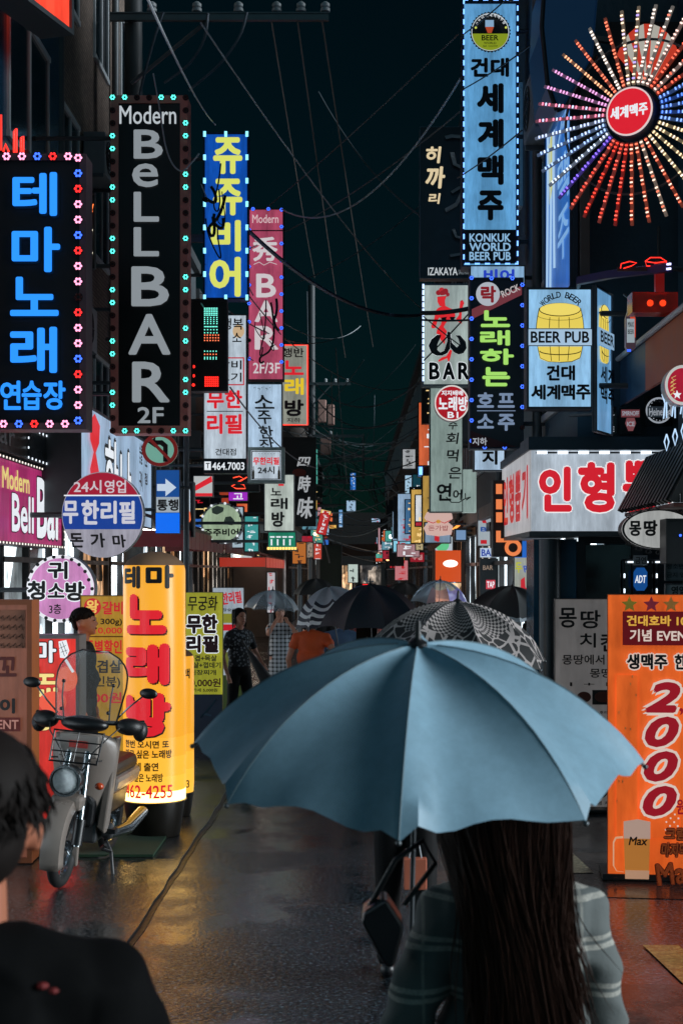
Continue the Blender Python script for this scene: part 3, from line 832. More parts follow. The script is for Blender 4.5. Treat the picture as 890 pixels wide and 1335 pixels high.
# ------------------------------------------------------------------ boards standing on the left pavement
BRN = paint('4b2a1c', .5, 0, .3, 4)
s = Sign('menu_board', 'orange brown standing menu board in a wooden frame at the pavement edge', 'menu board', (-44, 782, 43, VY+2.07/10.1*F), 10.1)
s.o.location.z = .03
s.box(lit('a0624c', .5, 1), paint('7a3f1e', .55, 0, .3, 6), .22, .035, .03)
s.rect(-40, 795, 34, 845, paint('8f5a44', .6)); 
s.stroke([[(2+i*8, 806+j*12), (5+i*8, 802+j*12), (6+i*8, 809+j*12), (9+i*8, 805+j*12)] for i in range(4) for j in range(4)], 1.1, INK, 'handwriting')
s.t([('꼬', (-2, 856, 23, 882)), ], paint('571a14', .5), .07)
s.t([('이', (1, 910, 21, 930))], INK, .09)
s.rect(-30, 935, 28, 953, paint('6a1f18', .5)); s.t([('EVENT', (-18, 938, 26, 950))], lit('c0867a', .6), .05)
s.t([('스', (0, 962, 28, 985))], paint('2a1714'), .08)
s = Sign('lightbox', 'red standing lightbox of a singing room with a drawn microphone', 'lightbox', (4, 828, 104, VY+2.07/11.7*F), 11.7)
s.o.location.z = .03
s.box(lit('e0342c', .95, 1), paint('77787c', .4, .4), .3, .03, .01)
s.t([('테', (5, 834, 42, 864)), ('마', (46, 835, 74, 864))], WHT_G, .06, edge=(INK, .05))
s.t([('노', (43, 868, 75, 892)), ('래', (42, 896, 76, 920)), ('방', (42, 925, 72, 952))], glow('f2dc8a', .95), .08, edge=(glow('a81c1c', .7), .05))
s.disc(88, 885, 14, 16, lit('f06a4a', .95)); s.disc(70, 915, 18, 14, lit('ee5a40', .9))
s.stroke([[(86, 858), (97, 876)]], 4, WHT_G); s.poly([(78, 836), (88, 834), (92, 848), (88, 858), (80, 857)], WHT_G)
s.stroke([[(80, 838), (86, 855)], [(83, 836), (89, 852)], [(79, 845), (88, 841)], [(81, 850), (90, 847)]], .8, INK)
s = Sign('banner', 'yellow standing banner listing grilled rib prices behind the man in black', 'banner', (105, 776, 166, VY+2.06/13.2*F), 13.2)
s.o.location.z = .04
s.box(lit('c89a34', .75, 1), paint('8f6a20', .5), .05, .01)
s.disc(121, 791, 11, 11, REDP); s.t([('왕', (113, 782, 129, 800))], glow('e8c060', .9), .05)
s.t([('갈비', (134, 784, 161, 801))], REDP, .05)
s.t([('(대 300g)', (112, 805, 160, 816))], INK, .05)
s.t([('10,000', (124, 818, 160, 827))], REDP, .04)
s.rect(106, 829, 165, 830.5, paint('7a4a12'))
s.t([('특별할인', (112, 834, 160, 852))], REDP, .05)
s.t([('삼겹살', (111, 860, 160, 877)), ('(1인분)', (112, 881, 158, 897))], INK, .05)
s.t([('000원', (112, 902, 160, 916))], REDP, .05)
s = Sign('banner', 'yellow green standing banner with a blue photograph strip at its foot', 'banner', (242, 772, 291, VY+2.06/17*F), 17.0)
s.o.location.z = .04
s.box(lit('b4b436', .7, 1), GREY, .04, .005)
s.t([('무궁화', (245, 777, 284, 796))], INK, .03, shear=.1)
s.t([('무한', (243, 801, 284, 826)), ('리필', (243, 828, 285, 851))], paint('3a1420'), .09, edge=(WHT_G, .05))
s.t([('삼겹+목살', (246, 854, 283, 862)), ('껍살+껍데기', (244, 863, 288, 871)), ('된장찌개', (248, 873, 282, 880))], paint('14202a'), .05)
s.t([('10,000원', (244, 884, 288, 896))], paint('5a1420'), .07)
s.t([('부가세 5,000원', (246, 897, 284, 902))], INK, .04)
s.rect(242.5, 905, 290.5, 967, paint('14304a', .4)); s.stroke([[(262, 935), (272, 925), (282, 912)], [(266, 930), (276, 932)]], 4, paint('2c4a5c'))
MB().box(-.27, .27, -.05, .3, 0, .05).build('base', BLACK, s.o)
s = Sign('banner', 'white banner with slanted red lettering behind the yellow green banner', 'banner', (277, 766, 318, VY+2.06/18.4*F), 18.4)
s.o.location.z = .04
s.box(lit('b2c0cc', .8, 1), GREY, .04, .005)
s.t([('무한리필', (280, 772, 315, 788))], REDP, .07, rot=.12)
s.t([('참숯구이', (290, 793, 314, 797))], INK, .03)
s.rect(277.5, 800, 317.5, 812, lit('a8a83a', .5)); s.rect(277.5, 814, 317.5, 822, REDP); s.rect(279, 826, 316, 845, lit('8fa8b8', .7)); s.rect(277.5, 850, 317.5, 870, lit('8f9446', .35)); s.rect(277.5, 880, 317.5, 930, lit('4a5c34', .3))

# inflatable lit columns
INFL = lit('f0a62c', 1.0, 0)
def column(label, rect, D, full):
    x0, y0, x1, y1, yb = rect
    s_ = F/D; r = (x1-x0)/2/s_; h = (yb-y0)/s_; hb = (yb-y1)/s_
    c = at((x0+x1)/2, yb, D); c.z = .024
    o = thing('inflatable_column', label, 'inflatable sign', c)
    prof = [(r*.96, hb-.02), (r, hb+.08), (r*.995, hb+.4), (r, h*.55), (r*.99, h-r*.75)]
    for k in range(1, 7): q = PI/2*k/6; prof.append((max(.01, r*.99*math.cos(q)), h-r*.75+r*.6*math.sin(q)))
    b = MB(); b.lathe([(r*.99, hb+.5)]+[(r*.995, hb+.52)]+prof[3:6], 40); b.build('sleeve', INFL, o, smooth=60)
    b = MB(); b.lathe([(r*.96, hb-.02), (r, hb+.08), (r*.997, hb+.20)], 40); b.build('sleeve_glow_band', lit('f4b43a', 1.22, 0), o, smooth=60)  # tub lamp's glow put into the sleeve as bands of stronger emission
    b = MB(); b.lathe([(r*.997, hb+.201), (r*.996, hb+.35)], 40); b.build('sleeve_glow_band', lit('f3b036', 1.14, 0), o, smooth=60)
    b = MB(); b.lathe([(r*.996, hb+.351), (r*.995, hb+.499)], 40); b.build('sleeve_glow_band', lit('f2ab31', 1.06, 0), o, smooth=60)
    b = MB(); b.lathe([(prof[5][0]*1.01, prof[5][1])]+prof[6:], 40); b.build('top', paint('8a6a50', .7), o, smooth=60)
    b = MB(); b.lathe([(r*.78, 0), (r*.82, .01), (r*.98, hb*.96), (r*1.05, hb*.97), (r*1.05, hb), (r*.9, hb)], 40); b.build('tub', paint('17130e', .45, 0, .4, 9), o, smooth=40)
    return o, r, s_, (x0+x1)/2, yb, hb, h
def wrap(o, r, s_, cx, yb, items, mat, bold, off=.004, name='lettering', xs=1., dx=0, dz=0):
    b = MB()
    for txt, (a, c, d, e) in items:
        q = MB(); letter(q, txt, (a-cx)/s_, (d-cx)/s_, (yb-e)/s_, (yb-c)/s_, 0, bold*(e-c)/s_)
        bm = bmesh.new()
        bv = [bm.verts.new(c) for c in q.v]
        for f in q.f:
            try: bm.faces.new([bv[i] for i in f])
            except ValueError: pass
        for i in range(-16, 17):                                     # cut finely so that it can follow the curve
            bmesh.ops.bisect_plane(bm, geom=bm.verts[:]+bm.edges[:]+bm.faces[:], plane_co=(i*r/9, 0, 0), plane_no=(1, 0, 0))
        bm.verts.index_update(); q = MB(); q.add([tuple(v.co) for v in bm.verts], [tuple(v.index for v in f.verts) for f in bm.faces]); bm.free()
        b.add([(math.sin(max(-1.5, min(1.5, (x+dx)*xs/r)))*(r+off-y), -math.cos(max(-1.5, min(1.5, (x+dx)*xs/r)))*(r+off-y), z+dz) for x, y, z in q.v], q.f)
    return b.build(name, mat, o)
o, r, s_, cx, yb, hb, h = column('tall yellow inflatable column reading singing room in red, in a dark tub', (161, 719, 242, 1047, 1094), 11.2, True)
big = [('노', (168, 780, 222, 831)), ('래', (166, 843, 226, 896)), ('방', (166, 906, 228, 962))]
for it in (('테', (160, 744, 189, 773)), ('마', (196, 743, 233, 773))): wrap(o, r, s_, cx, yb, [it], INK, .09)
for it in big:
    wrap(o, r, s_, cx, yb, [it], paint('2a0c08'), .12, .004, dx=.012, dz=-.012, name='letter_shadow'); wrap(o, r, s_, cx, yb, [it], RED, .12, .012)
wrap(o, r, s_, cx, yb, [('한번 오시면 또', (163, 967, 226, 977)), ('가고 싶은 노래방', (163, 979, 230, 990)), ('TV에 출연', (168, 995, 212, 1006)), ('가고싶은 노래방', (165, 1009, 218, 1020))], INK, .05)
wrap(o, r, s_, cx, yb, [('462-4255', (163, 1024, 231, 1041))], RED, .06)
# no lamp is built in the tub: its glow is an added emissive ring
b = MB(); b.lathe([(r*1.002, hb+.004), (r*1.006, hb+.085)], 40); b.build('foot_glow_ring', lit('ffd27a', 5.0), o, smooth=60)
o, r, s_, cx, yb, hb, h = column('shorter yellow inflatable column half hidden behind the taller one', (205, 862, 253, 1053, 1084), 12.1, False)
wrap(o, r, s_, cx, yb, [('3', (246, 1036, 251, 1046)), ('맥', (240, 892, 252, 905))], INK, .05)

# ------------------------------------------------------------------ signs on the right pavement
RW = 2.1
BLUE_LIT = lit('5f9fd0', .9, 2)
NAVY = paint('0b1622', .4)
BLED = glow('6aa0ff', 2.6)
s = Sign('sign', 'tall pale blue beer pub sign with a round badge and a dotted blue light edge', 'pub sign', (602, 3, 674, 348), 17.0)
s.box(BLUE_LIT, paint('0c1c3a', .5), .3, .02).wall(RW+.3, (.1, .5, .9))
k = [(638.5+(27 if i % 2 else 25.2)*math.cos(2*PI*i/72), 42+(27 if i % 2 else 25.2)*math.sin(2*PI*i/72)) for i in range(72)]
s.poly(k, INK); s.hoop(638.5, 42, 24.6, 1.1, glow('c8d4dc', .8))
s.poly([(638.5+23.2*math.cos(PI*i/20), 44.5+21.5*math.sin(PI*i/20)) for i in range(21)], lit('8fa022', .8))
s.poly([(632, 27), (643, 27), (643, 36), (632, 36)], glow('8fb4d4', .8)); s.poly([(632, 36), (643, 36), (640, 44), (635, 44)], glow('b84a2a', .8))
s.t([('BEER', (627, 47, 649, 54))], INK, .06); s.t([('WORLD', (630, 56, 646, 59)), ('BAR · COUNTRY', (629, 60.5, 648, 62.5))], INK, .03)
for i in range(9):
    q = PI*(1.16+.68*i/8); x, y = 638.5+19.5*math.cos(q), 42+19.5*math.sin(q)
    s.t([('대한민국세계맥주점'[i], (x-1.7, y-1.9, x+1.7, y+1.9))], WHT_G, .02, rot=-(q-1.5*PI))
s.disc(619, 39.5, 1.4, 1.4, glow('d8e060', .9), 'star'); s.disc(658, 39.5, 1.4, 1.4, glow('d8e060', .9), 'star')
s.t([('건', (612, 79, 635, 104)), ('대', (638, 79, 662, 104)), ('세', (620, 112, 655, 151)), ('계', (621, 158, 655, 197)), ('맥', (621, 205, 655, 244)), ('주', (621, 251, 655, 290))], paint('0a1420'), .085)
s.rect(603.5, 302, 672.5, 346, NAVY)
s.t([('KONKUK', (610.5, 307, 664, 318)), ('WORLD', (610.5, 319, 664, 330)), ('BEER PUB', (610.5, 331, 664, 342))], glow('8fbce0', .9), .05)
s.leds(dashes(frame_pts(603.3, 4.5, 672.8, 346.5, 2.2), 6), BLED, .009)

s = Sign('sign', 'black lantern house sign with gold characters half hidden behind the tall blue sign', 'bar sign', (547, 165, 618, 363), 20.2)
s.box(paint('06121a', .4), paint('41525e', .4, .3), .24, .008, .004).wall(RW+.1, (.15, .85))
s.t([('히', (555, 191, 575, 213)), ('까', (554, 217, 580, 246)), ('리', (558, 252, 574, 266))], glow('e4cfa6', .9), .06, shear=.1)
s.t([('IZAKAYA', (557.5, 349, 596, 359))], glow('cfd6da', .8), .05); s.t([('SAKE HOUSE', (597, 352, 614, 358))], lit('8f989e', .6), .03)
GB = paint('8d979c', .5)
s.stroke([[(580, 180), (588, 178), (600, 179), (606, 182)], [(589, 200), (592, 215), (602, 220)]], 9, GB, 'brush_mark')
s.stroke([[(588, 252), (598, 246), (606, 246)], [(602, 252), (594, 268), (580, 276)]], 6, GB, 'brush_mark')
s.stroke([[(590, 300), (594, 310), (604, 312)], [(586, 335), (598, 333), (606, 330)]], 6, GB, 'brush_mark')

# figure sign
s = Sign('sign', 'white bar sign with a red drawn lady over big black letters', 'bar sign', (550, 370, 614, 503), 18.6)
s.box(lit('a4b2ae', .85, 2), paint('43525a', .5), .26, .02).wall(RW+.1, (.15, .85))
kx, ky = 65/620, 140/1335
def L(pts): return [(550+x*kx, 365+y*ky) for x, y in pts]
body = L([(185, 215), (300, 205), (280, 260), (285, 325), (340, 355), (395, 375), (410, 450), (380, 480), (330, 500), (290, 540), (265, 590), (305, 640), (290, 700), (275, 800), (220, 740), (235, 690), (175, 670), (185, 620), (230, 560), (245, 500), (215, 470), (190, 500), (165, 600), (120, 605), (110, 580), (150, 480), (165, 390), (200, 350), (245, 335), (215, 325), (190, 280)])
arm = L([(470, 270), (500, 255), (520, 290), (490, 370), (485, 480), (490, 550), (440, 520), (420, 490), (455, 440), (460, 360)])
leg = L([(345, 870), (370, 880), (335, 1015), (320, 1015), (310, 975), (200, 1022), (200, 1000), (245, 965), (300, 950)])
cup1 = L([(245, 680), (185, 680), (110, 740), (75, 820), (110, 910), (180, 945), (250, 945), (310, 915), (350, 850), (350, 650), (310, 640), (310, 760), (270, 880), (225, 900), (190, 870), (190, 800)])
cup2 = L([(350, 650), (370, 780), (430, 840), (465, 800), (445, 730), (410, 690), (470, 690), (540, 770), (552, 850), (510, 915), (450, 930), (390, 900), (345, 840)])
for pts in (cup1, cup2):
    cx = sum(p[0] for p in pts)/len(pts); cy = sum(p[1] for p in pts)/len(pts)
    s.poly(pts, INK)
    s.stroke([pts+[pts[0]]], .7, WHT_G)
s.polys([body, arm, leg], glow('d8242a', .95))
for pts in (body, arm): s.stroke([pts+[pts[0]]], .6, INK)
for x, y, r in ((200, 165, 32), (240, 135, 34), (285, 150, 36), (310, 190, 26), (250, 175, 34)):
    c = L([(x, y)])[0]; s.disc(c[0], c[1], r*kx, r*ky, glow('9a1c24', .8) if x != 240 else glow('c02a30', .85), 'flower')
s.stroke([L([(180, 212), (300, 200)])], .9, glow('c8ccc8', .8))
s.polys([L([(230, 480), (300, 470), (290, 515), (245, 515)]), L([(335, 470), (410, 470), (390, 505), (350, 505)])], INK)
s.t([('B', (558.5, 473.5, 572.5, 496)), ('A', (576, 473.5, 592, 496)), ('R', (596, 473.5, 611, 496))], INK, .1, edge=(WHT_G, .04))
s.leds([(551, 375+i*8) for i in range(16)], glow('b8d4ff', 2), .012, .03)

s = Sign('sign', 'black hof sign with big green characters and blue bulbs down both sides', 'bar sign', (612, 362, 682, 585), 15.5)
s.box(paint('08121a', .4), paint('1c2a38', .5), .26, .02).wall(RW+.2, (.15, .85))
s.poly([(613, 404), (680.5, 372), (680.5, 384), (613, 417)], lit('8a4048', .6), 'panel')
s.disc(635.5, 383.5, 15.5, 15.5, lit('b6bcc4', .85)); s.t([('락', (626, 373, 646, 395))], glow('8a1820', .8), .07)
s.t([('ROCK', (652, 375, 677, 384))], glow('c8c0c0', .8), .05, rot=.42)
GRN = glow('a6e06a', .95)
s.t([('노', (626, 405, 664, 427)), ('래', (625, 431, 664, 451)), ('하', (625, 455, 669, 476)), ('는', (628, 479, 664, 504))], GRN, .09, shear=0)
s.t([('호', (621, 512, 643, 532)), ('프', (648, 513, 670, 532)), ('소', (621, 540, 643, 559)), ('주', (648, 540, 670, 562))], glow('8296b4', .75), .07)
s.rect(621, 535.5, 671, 536.5, glow('8296b4', .7))
s.poly([(613, 562), (640, 572), (672, 583), (613, 583)], paint('3a1016'), 'panel')
s.t([('지하', (615, 571, 634, 581))], glow('b0b4bc', .8), .04)
s.bulbs([(614, 363+i*26.5) for i in range(9)]+[(680, 372+i*26.5) for i in range(8)]+[(640, 363.5), (667, 363.5), (631, 583.5), (657, 583.5)], [BLUE_B], .026)

s = Sign('sign', 'square pale blue beer pub lightbox with a drawn yellow barrel', 'pub sign', (686, 375, 772, 533), 12.6)
s.box(lit('8fc0e6', .92, 2), paint('2c3a46', .5, .1), .22, .018).wall(RW+.35, (.2, .8))
def barrel(s, cx, w, y0=394, y1=472):
    YB, YD = glow('e8cf5a', .95), INK
    def half(y): return w*(.80+.2*math.cos((y-433)/(y1-y0)*PI))
    top = [(cx+half(y), y) for y in range(399, 429, 3)]; 
    s.poly([(cx+half(y), y) for y in range(402, 429, 2)]+[(cx-half(y), y) for y in range(428, 401, -2)], YB, 'barrel')
    s.poly([(cx+half(y), y) for y in range(452, 470, 2)]+[(cx+half(469)*.6, 472), (cx-half(469)*.6, 472)]+[(cx-half(y), y) for y in range(468, 451, -2)], YB, 'barrel')
    e = half(402)
    s.poly([(cx+e*math.cos(2*PI*i/28), 404+8.5*math.sin(2*PI*i/28)) for i in range(28)], glow('f0da6a', .95), 'barrel')
    ln = [[(cx+e*math.cos(2*PI*i/28), 404+8.5*math.sin(2*PI*i/28)) for i in range(29)]]
    for sgn in (-1, 1):
        ln.append([(cx+sgn*half(y), y) for y in range(402, 430, 3)]); ln.append([(cx+sgn*half(y), y) for y in range(452, 470, 3)]+[(cx+sgn*half(469)*.6, 472), (cx, 473)])
    for q in (-.45, -.05, .4):
        ln.append([(cx+q*half(y), y) for y in (414, 420, 428)]); ln.append([(cx+q*half(y), y) for y in (452, 460, 471)])
    ln.append([(cx-half(412)+.3, 409)]+[(cx+half(416)*math.cos(PI*i/12), 411+7*math.sin(PI*i/12)) for i in range(12, -1, -1)][1:])
    ln.append([(cx+half(462)*math.cos(PI*i/12)*.98, 458+5*math.sin(PI*i/12)) for i in range(13)])
    s.stroke([q for q in ln if q[0][1] < 440], w*.045, INK); s.stroke([q for q in ln if q[0][1] >= 440], w*.045, INK)
barrel(s, 729, 31)
s.rect(688, 429.5, 770, 451, lit('a8c6e0', .9)); s.polys([[(688, 429), (770, 429), (770, 430), (688, 430)], [(688, 451), (770, 451), (770, 452), (688, 452)]], INK)
s.t([('BEER PUB', (690.5, 433, 766.5, 448))], INK, .06)
for i, c in enumerate('WORLD BEER'):
    if c == ' ': continue
    q = PI*(1.235+.53*i/9); x, y = 729+31*math.cos(q), 419+33*math.sin(q)
    s.t([(c, (x-2.9, y-4, x+2.9, y+4))], INK, .05, rot=-(q-1.5*PI))
s.t([('건', (710, 478, 727, 498)), ('대', (729, 478, 747, 498)), ('세', (690, 503, 709, 523)), ('계', (710, 503, 728, 523)), ('맥', (729, 503, 747, 523)), ('주', (748, 503, 767, 523))], paint('0a1420'), .075)
s = Sign('sign', 'narrow side lightbox with the same barrel, turned away beside the square one', 'pub sign', (690, 375, 772, 566), None, yaw=1.1, w=.5, h=1.3, loc=at(786, 566, 12.78))
s.box(lit('6fa8d8', .85, 2), paint('2c3a46', .5, .1), .03, .018)
barrel(s, 731, 24)
s.rect(693, 429.5, 769, 451, lit('8fb4d4', .85)); s.t([('BEER', (698, 433, 764, 448))], INK, .06)
s.t([('세', (696, 478, 728, 500)), ('계', (732, 478, 764, 500)), ('맥', (696, 505, 728, 527)), ('주', (732, 505, 764, 527))], paint('0a1420'), .07)
MB().tube([(.1, .1, .2), (.1, .35, .2)], .02, 6).build('bracket', GREY, s.o)

s = Sign('sign', 'round red singing room sign with white letters in front of the salmon sign', 'singing room sign', (566, 502, 611, 549), 18.0)
s.round(lit('c01e2c', .9, 1), paint('c8c8c4', .5), .16, .0).wall(RW+.1, (.5,))
s.hoop(588.5, 525.5, 22.5, 1.8, glow('e0dcd8', .9), 'border', sq=47/45)
s.t([('지지배배', (575, 509, 603, 516)), ('노래방', (571, 517, 609, 536)), ('B1', (583, 537, 597, 545))], WHT_G, .06)
s = Sign('sign', 'pale green grey salmon restaurant sign with brush lettering and a fish tail', 'restaurant sign', (560, 505, 603, 668), 19.6)
s.box(lit('9fb4ae', .72, 1), paint('55635f', .5), .24, .012).wall(RW+.1, (.9,))
c = s.p(603, 668); d = s.p(620.5, 612)
MB().box(c[0]+.002, d[0], 0, .24, c[1], d[1]).build('side_panel', lit('9fb4ae', .72, 1), s.o)
s.t([('주', (584, 548, 596, 560)), ('회', (581, 564, 598, 579)), ('먹', (582, 586, 598, 602)), ('은', (584, 609, 601, 624))], INK, .035, shear=.1)
s.t([('연', (569, 630, 588, 653)), ('어', (590, 638, 602, 652))], INK, .05, shear=.05)
s.stroke([[(581, 648), (588, 655), (598, 655), (606, 650), (613, 648)], [(606, 650), (606, 643)], [(613, 648), (607, 652)]], 1.8, INK)
s = Sign('sign', 'thin stacked red, white and blue sign beyond the salmon sign', 'sign', (544, 545, 562, 622), 29.0)
s.box(lit('5f94c8', .8, 2), DARK, .2, .01).wall(RW)
s.rect(545, 546, 561, 566, lit('e0482c', .9)); s.t([('노', (546, 548, 560, 564))], WHT_G, .07); s.t([('맥', (547, 570, 560, 582))], paint('12406a'), .07)
s.rect(545, 588, 561, 620, paint('0a1220')); s.leds(grid(547, 590, 549, 618, 2, 14), BLED, .02); s.poly([(550, 592), (560, 590), (559, 598), (551, 600)], glow('2a8cff', 1.2))
s = Sign('sign', 'white lightbox with one black syllable peeping under the hof sign', 'sign', (617, 585, 658, 614), 16.4)
s.box(BW_LIT, GREY, .2, .012).wall(RW, (.5,)); s.t([('지', (628, 587, 648, 606)), ('하', (652, 587, 668, 606))][:1], INK, .07)
s = Sign('sign', 'pale blue lightbox with blue lettering behind the black hof sign', 'sign', (612, 346, 684, 374), 16.6)
s.box(lit('8fb8dc', .85, 2), GREY, .2, .012).wall(RW, (.5,)); s.t([('비어', (630, 351, 670, 368))], glow('2440c0', .9), .08)

# the doll catcher corner: a wrapped lightbox on the building's corner
o = thing('sign', 'large white wrap round lightbox with red doll catcher lettering on the street corner', 'shop sign', (1.62, 13.0, 2.47))
MB().box(0.02, 2.9, .02, .6, .0, .74).build('cabinet', GREY, o)
MB().box(0.012, 2.9, 0, .018, .0, .74).build('face_panel', lit('b4c0cc', .9, 1.6), o)
MB().prism([(0, 0), (0, .74), (.011, .74), (.011, 0)], .012, 2.45).build('side_panel', lit('c4c4c8', .8, 1), o)
MB().box(.021, .479, .601, 2.45, 0, .74).build('side_cabinet', GREY, o)
b = MB(); b.box(-.02, 2.9, -.05, .6, .742, .86); b.box(-.02, .48, .601, 2.45, .742, .82); b.build('hood', paint('2a3d4a', .5, .2), o)
b = MB(); b.box(-.01, 2.9, -.02, .6, -.05, -.003); b.box(-.01, .48, .601, 2.45, -.04, -.003); b.build('ledge', GREY, o)
b = MB()
for i in range(14): b.box(.06+i*.19, .15+i*.19, -.045, -.015, .705, .73)
b.box(.05, 2.8, -.012, -.006, .71, .725, 1)
b.build('led_strip', [glow('e8f4ff', 2.2), DARK], o)
DC = Sign.__new__(Sign); DC.r = (690, 587, 890, 692); DC.o = o; DC.sx = DC.sz = 13/F; DC.w = 200*13/F; DC.h = .74; DC.y = -.002; DC.loc = Vector((1.62, 13, 2.47))
DC.p = lambda x, y: ((x-690)*13/F, (692-y)*13/F)
WE = glow('f0f0f2', .95)
DC.t([('인', (701, 608, 744, 667)), ('형', (752, 602, 800, 668)), ('뽑', (810, 600, 858, 668)), ('기', (866, 604, 905, 668))], glow('d0202e', .95), .085, edge=(WE, .025))
b = MB(); q = MB()
for i, ch in enumerate('인형뽑기'): letter(q, ch, .15+i*.56, .62+i*.56, .12, .62, 0, .035)
b.add([(-.006-abs(y), 2.42-x, z) for x, y, z in q.v], q.f); b.build('lettering', glow('b02028', .85), o)

# the shop under it, facing down the street towards us
o = thing('glass_shop', 'dark glass shop front with strings of white diodes under the doll catcher sign', 'shop front', (2.1, 13.27, 0))
b = MB(); b.box(0, 4, 0, .02, .35, 2.35); b.build('glass', GLASS, o)
b = MB()
for x in (.02, .55, 1.02, 1.95, 3): b.box(x-.045, x+.045, -.06, -.005, 0, 2.38)
b.box(0, 4, -.05, -.003, .0, .34); b.box(0, 4, -.05, -.003, 2.36, 2.44); b.build('frame', paint('2c3236', .4, .5), o)
b = MB(); b.lathe([(.1, 0), (.1, 2.4)], 20, c=(-.28, -.12, 0)); b.build('column', paint('3a4146', .4, .4), o, smooth=40)
b = MB(); b.box(-.02, -.42, -.06, .5, .2, 2.4); b.build('side_glass', paint('24506a', .2), o)
b = MB()
for z0 in [.5+i*.14 for i in range(12)]:
    for x in (.42, .72): b.box(x-.006, x+.006, -.085, -.07, z0, z0+.04)
for i in range(9): b.box(.45+i*.13, .51+i*.13, -.085, -.07, 2.18, 2.195)
for z0 in [.5+i*.14 for i in range(12)]: b.box(1.556, 1.568, -.085, -.07, z0, z0+.04)
for x in (.42, .72, 1.562): b.box(x-.008, x+.008, -.0695, -.062, .48, 2.2, 1)
b.box(.42, 1.57, -.0695, -.062, 2.201, 2.215, 1)
b.build('led_string', [glow('e4f2ff', 2.2), DARK], o)
b = MB(); b.box(1.16, 1.5, -.05, -.021, .6, 2.3); b.build('notice_panel', paint('7e8c96', .5), o)
s = Sign('sign', 'small blue eight sided security badge on the shop window', 'badge', (825, 740, 843, 770), 13.15)
s.poly([(829, 740), (839, 740), (843, 746), (843, 764), (839, 770), (829, 770), (825, 764), (825, 746)], lit('1a5aa8', .6), 'plate')
s.t([('ADT', (826.5, 750, 841.5, 760))], WHT_G, .06, shear=.15)
s = Sign('notice', 'small white notice with four black syllables above the blue badge', 'notice', (825, 724, 843, 737), 13.16)
s.rect(825, 724, 843, 737, paint('aab4ba', .5), .01, 'sheet'); s.t([('금연', (827, 726, 841, 735))], INK, .04)

# barrel house oval, its awning, the screen and the wall behind them
o = thing('awning', 'dark corrugated awning jutting over the oval chicken sign', 'awning', (2.40, 10.9, 2.56))
prof = [(-.17, .05), (.07, .5), (.85, .64), (.85, .58), (.1, .44), (-.13, .03)]
b = MB(); n = 30
for i in range(n):
    y0 = -.9+1.9*i/n; y1 = -.9+1.9*(i+1)/n; dx = .018 if i % 2 else 0
    b.prism([(x-dx, z) for x, z in prof], y0, y1)
b.build('sheet', paint('17191a', .5, .2, .4, 8), o)
b = MB(); m_ = 22
for i in range(m_):
    x0 = -.125+.97*i/m_; x1 = -.125+.97*(i+.82)/m_
    z = lambda x: .04+(x+.13)/.23*.40 if x < .1 else .44+(x-.1)*.18
    b.prism([(x0, .03), (x0, z(x0)), (x1, z(x1)), (x1, .03)], -.86-.008*(i % 2), -.83)
b.build('end_panel', paint('1a1b1b', .6, .1, .4, 9), o)
MB().box(-.13, .85, -.85, .98, .0, .028).build('soffit', paint('4a1c14', .6), o)
o = thing('awning', 'orange and blue awning running along the house front above the dark one', 'awning', (2.5, 12.0, 3.65))
b = MB(); b.box(0, .03, -1.7, .15, 0, .42); b.build('orange_valance', paint('a5502a', .6, 0, .25, 5), o)
b = MB(); b.box(0, .03, .152, 1.35, 0, .42); b.build('blue_valance', paint('1f3f58', .5, 0, .4, 5), o)
b = MB(); b.add([(-.02, -1.7, .43), (-.02, 1.35, .43), (.9, 1.35, .8), (.9, -1.7, .8)], [(0, 1, 2, 3)]); b.add([(-.02, -1.7, .45), (-.02, 1.35, .45), (.9, 1.35, .82), (.9, -1.7, .82)], [(3, 2, 1, 0)]); b.build('sheet', paint('10161b', .5), o)
b = MB(); b.tube([(-.02, -1.7, .44), (-.02, 1.35, .44)], .025, 8); b.build('rail', PALE, o)
s = Sign('sign', 'oval white chicken restaurant sign in a black scrolled iron frame', 'restaurant sign', (810, 664, 906, 716), 10.55)
s.round(lit('c2c4c2', .8, 1), BLACK, .16, .0)
s.hoop(858, 690, 48, 3, INK, 'border', sq=52/96)
s.t([('몽', (819, 679, 835, 699)), ('땅', (838, 678, 856, 699)), ('치', (860, 679, 874, 699)), ('킨', (878, 679, 892, 699))], INK, .07)
scr = []
for i in range(7):
    cx = 818+i*13; top = 690-26*math.sqrt(max(0, 1-((cx-858)/48)**2))-4
    scr.append([(cx+4.5*math.cos(q)*(1-q/14), top+4*math.sin(q)*(1-q/14)) for q in [j*.6 for j in range(14)]])
    scr.append([(cx+4*math.cos(q)*(1-q/14), 1380-top+3.5*math.sin(q)*(1-q/14)) for q in [j*.6 for j in range(14)]])
s.stroke(scr, 1.4, BLACK, 'scrollwork', True)
MB().tube([(.1, .1, .15), (2.9-s.loc.x, .1, .15)], .02, 6).build('bracket', BLACK, s.o)
s = Sign('led_screen', 'dark mesh faced LED screen with one blue light beside the oval sign', 'screen', (867, 676, 910, 735), 10.2)
s.box(paint('0b0f14', .5, 0, .5, 60), BLACK, .2, .015); s.disc(886, 698, 1.6, 1.6, BLUE_B, 'lamp')
MB().tube([(.12, .2, .3), (.12, .2, .7)], .02, 6).build('bracket', BLACK, s.o)
s = Sign('sign', 'round red emblem with gold leaves in a white rim above the dark awning', 'beer emblem', (866, 476, 912, 528), 10.6)
s.round(lit('c01c3a', .9, 1), paint('b8bcbc', .4), .14, .0); s.hoop(889, 502, 23, 3.4, glow('c8ccc8', .8), 'border', sq=52/46)
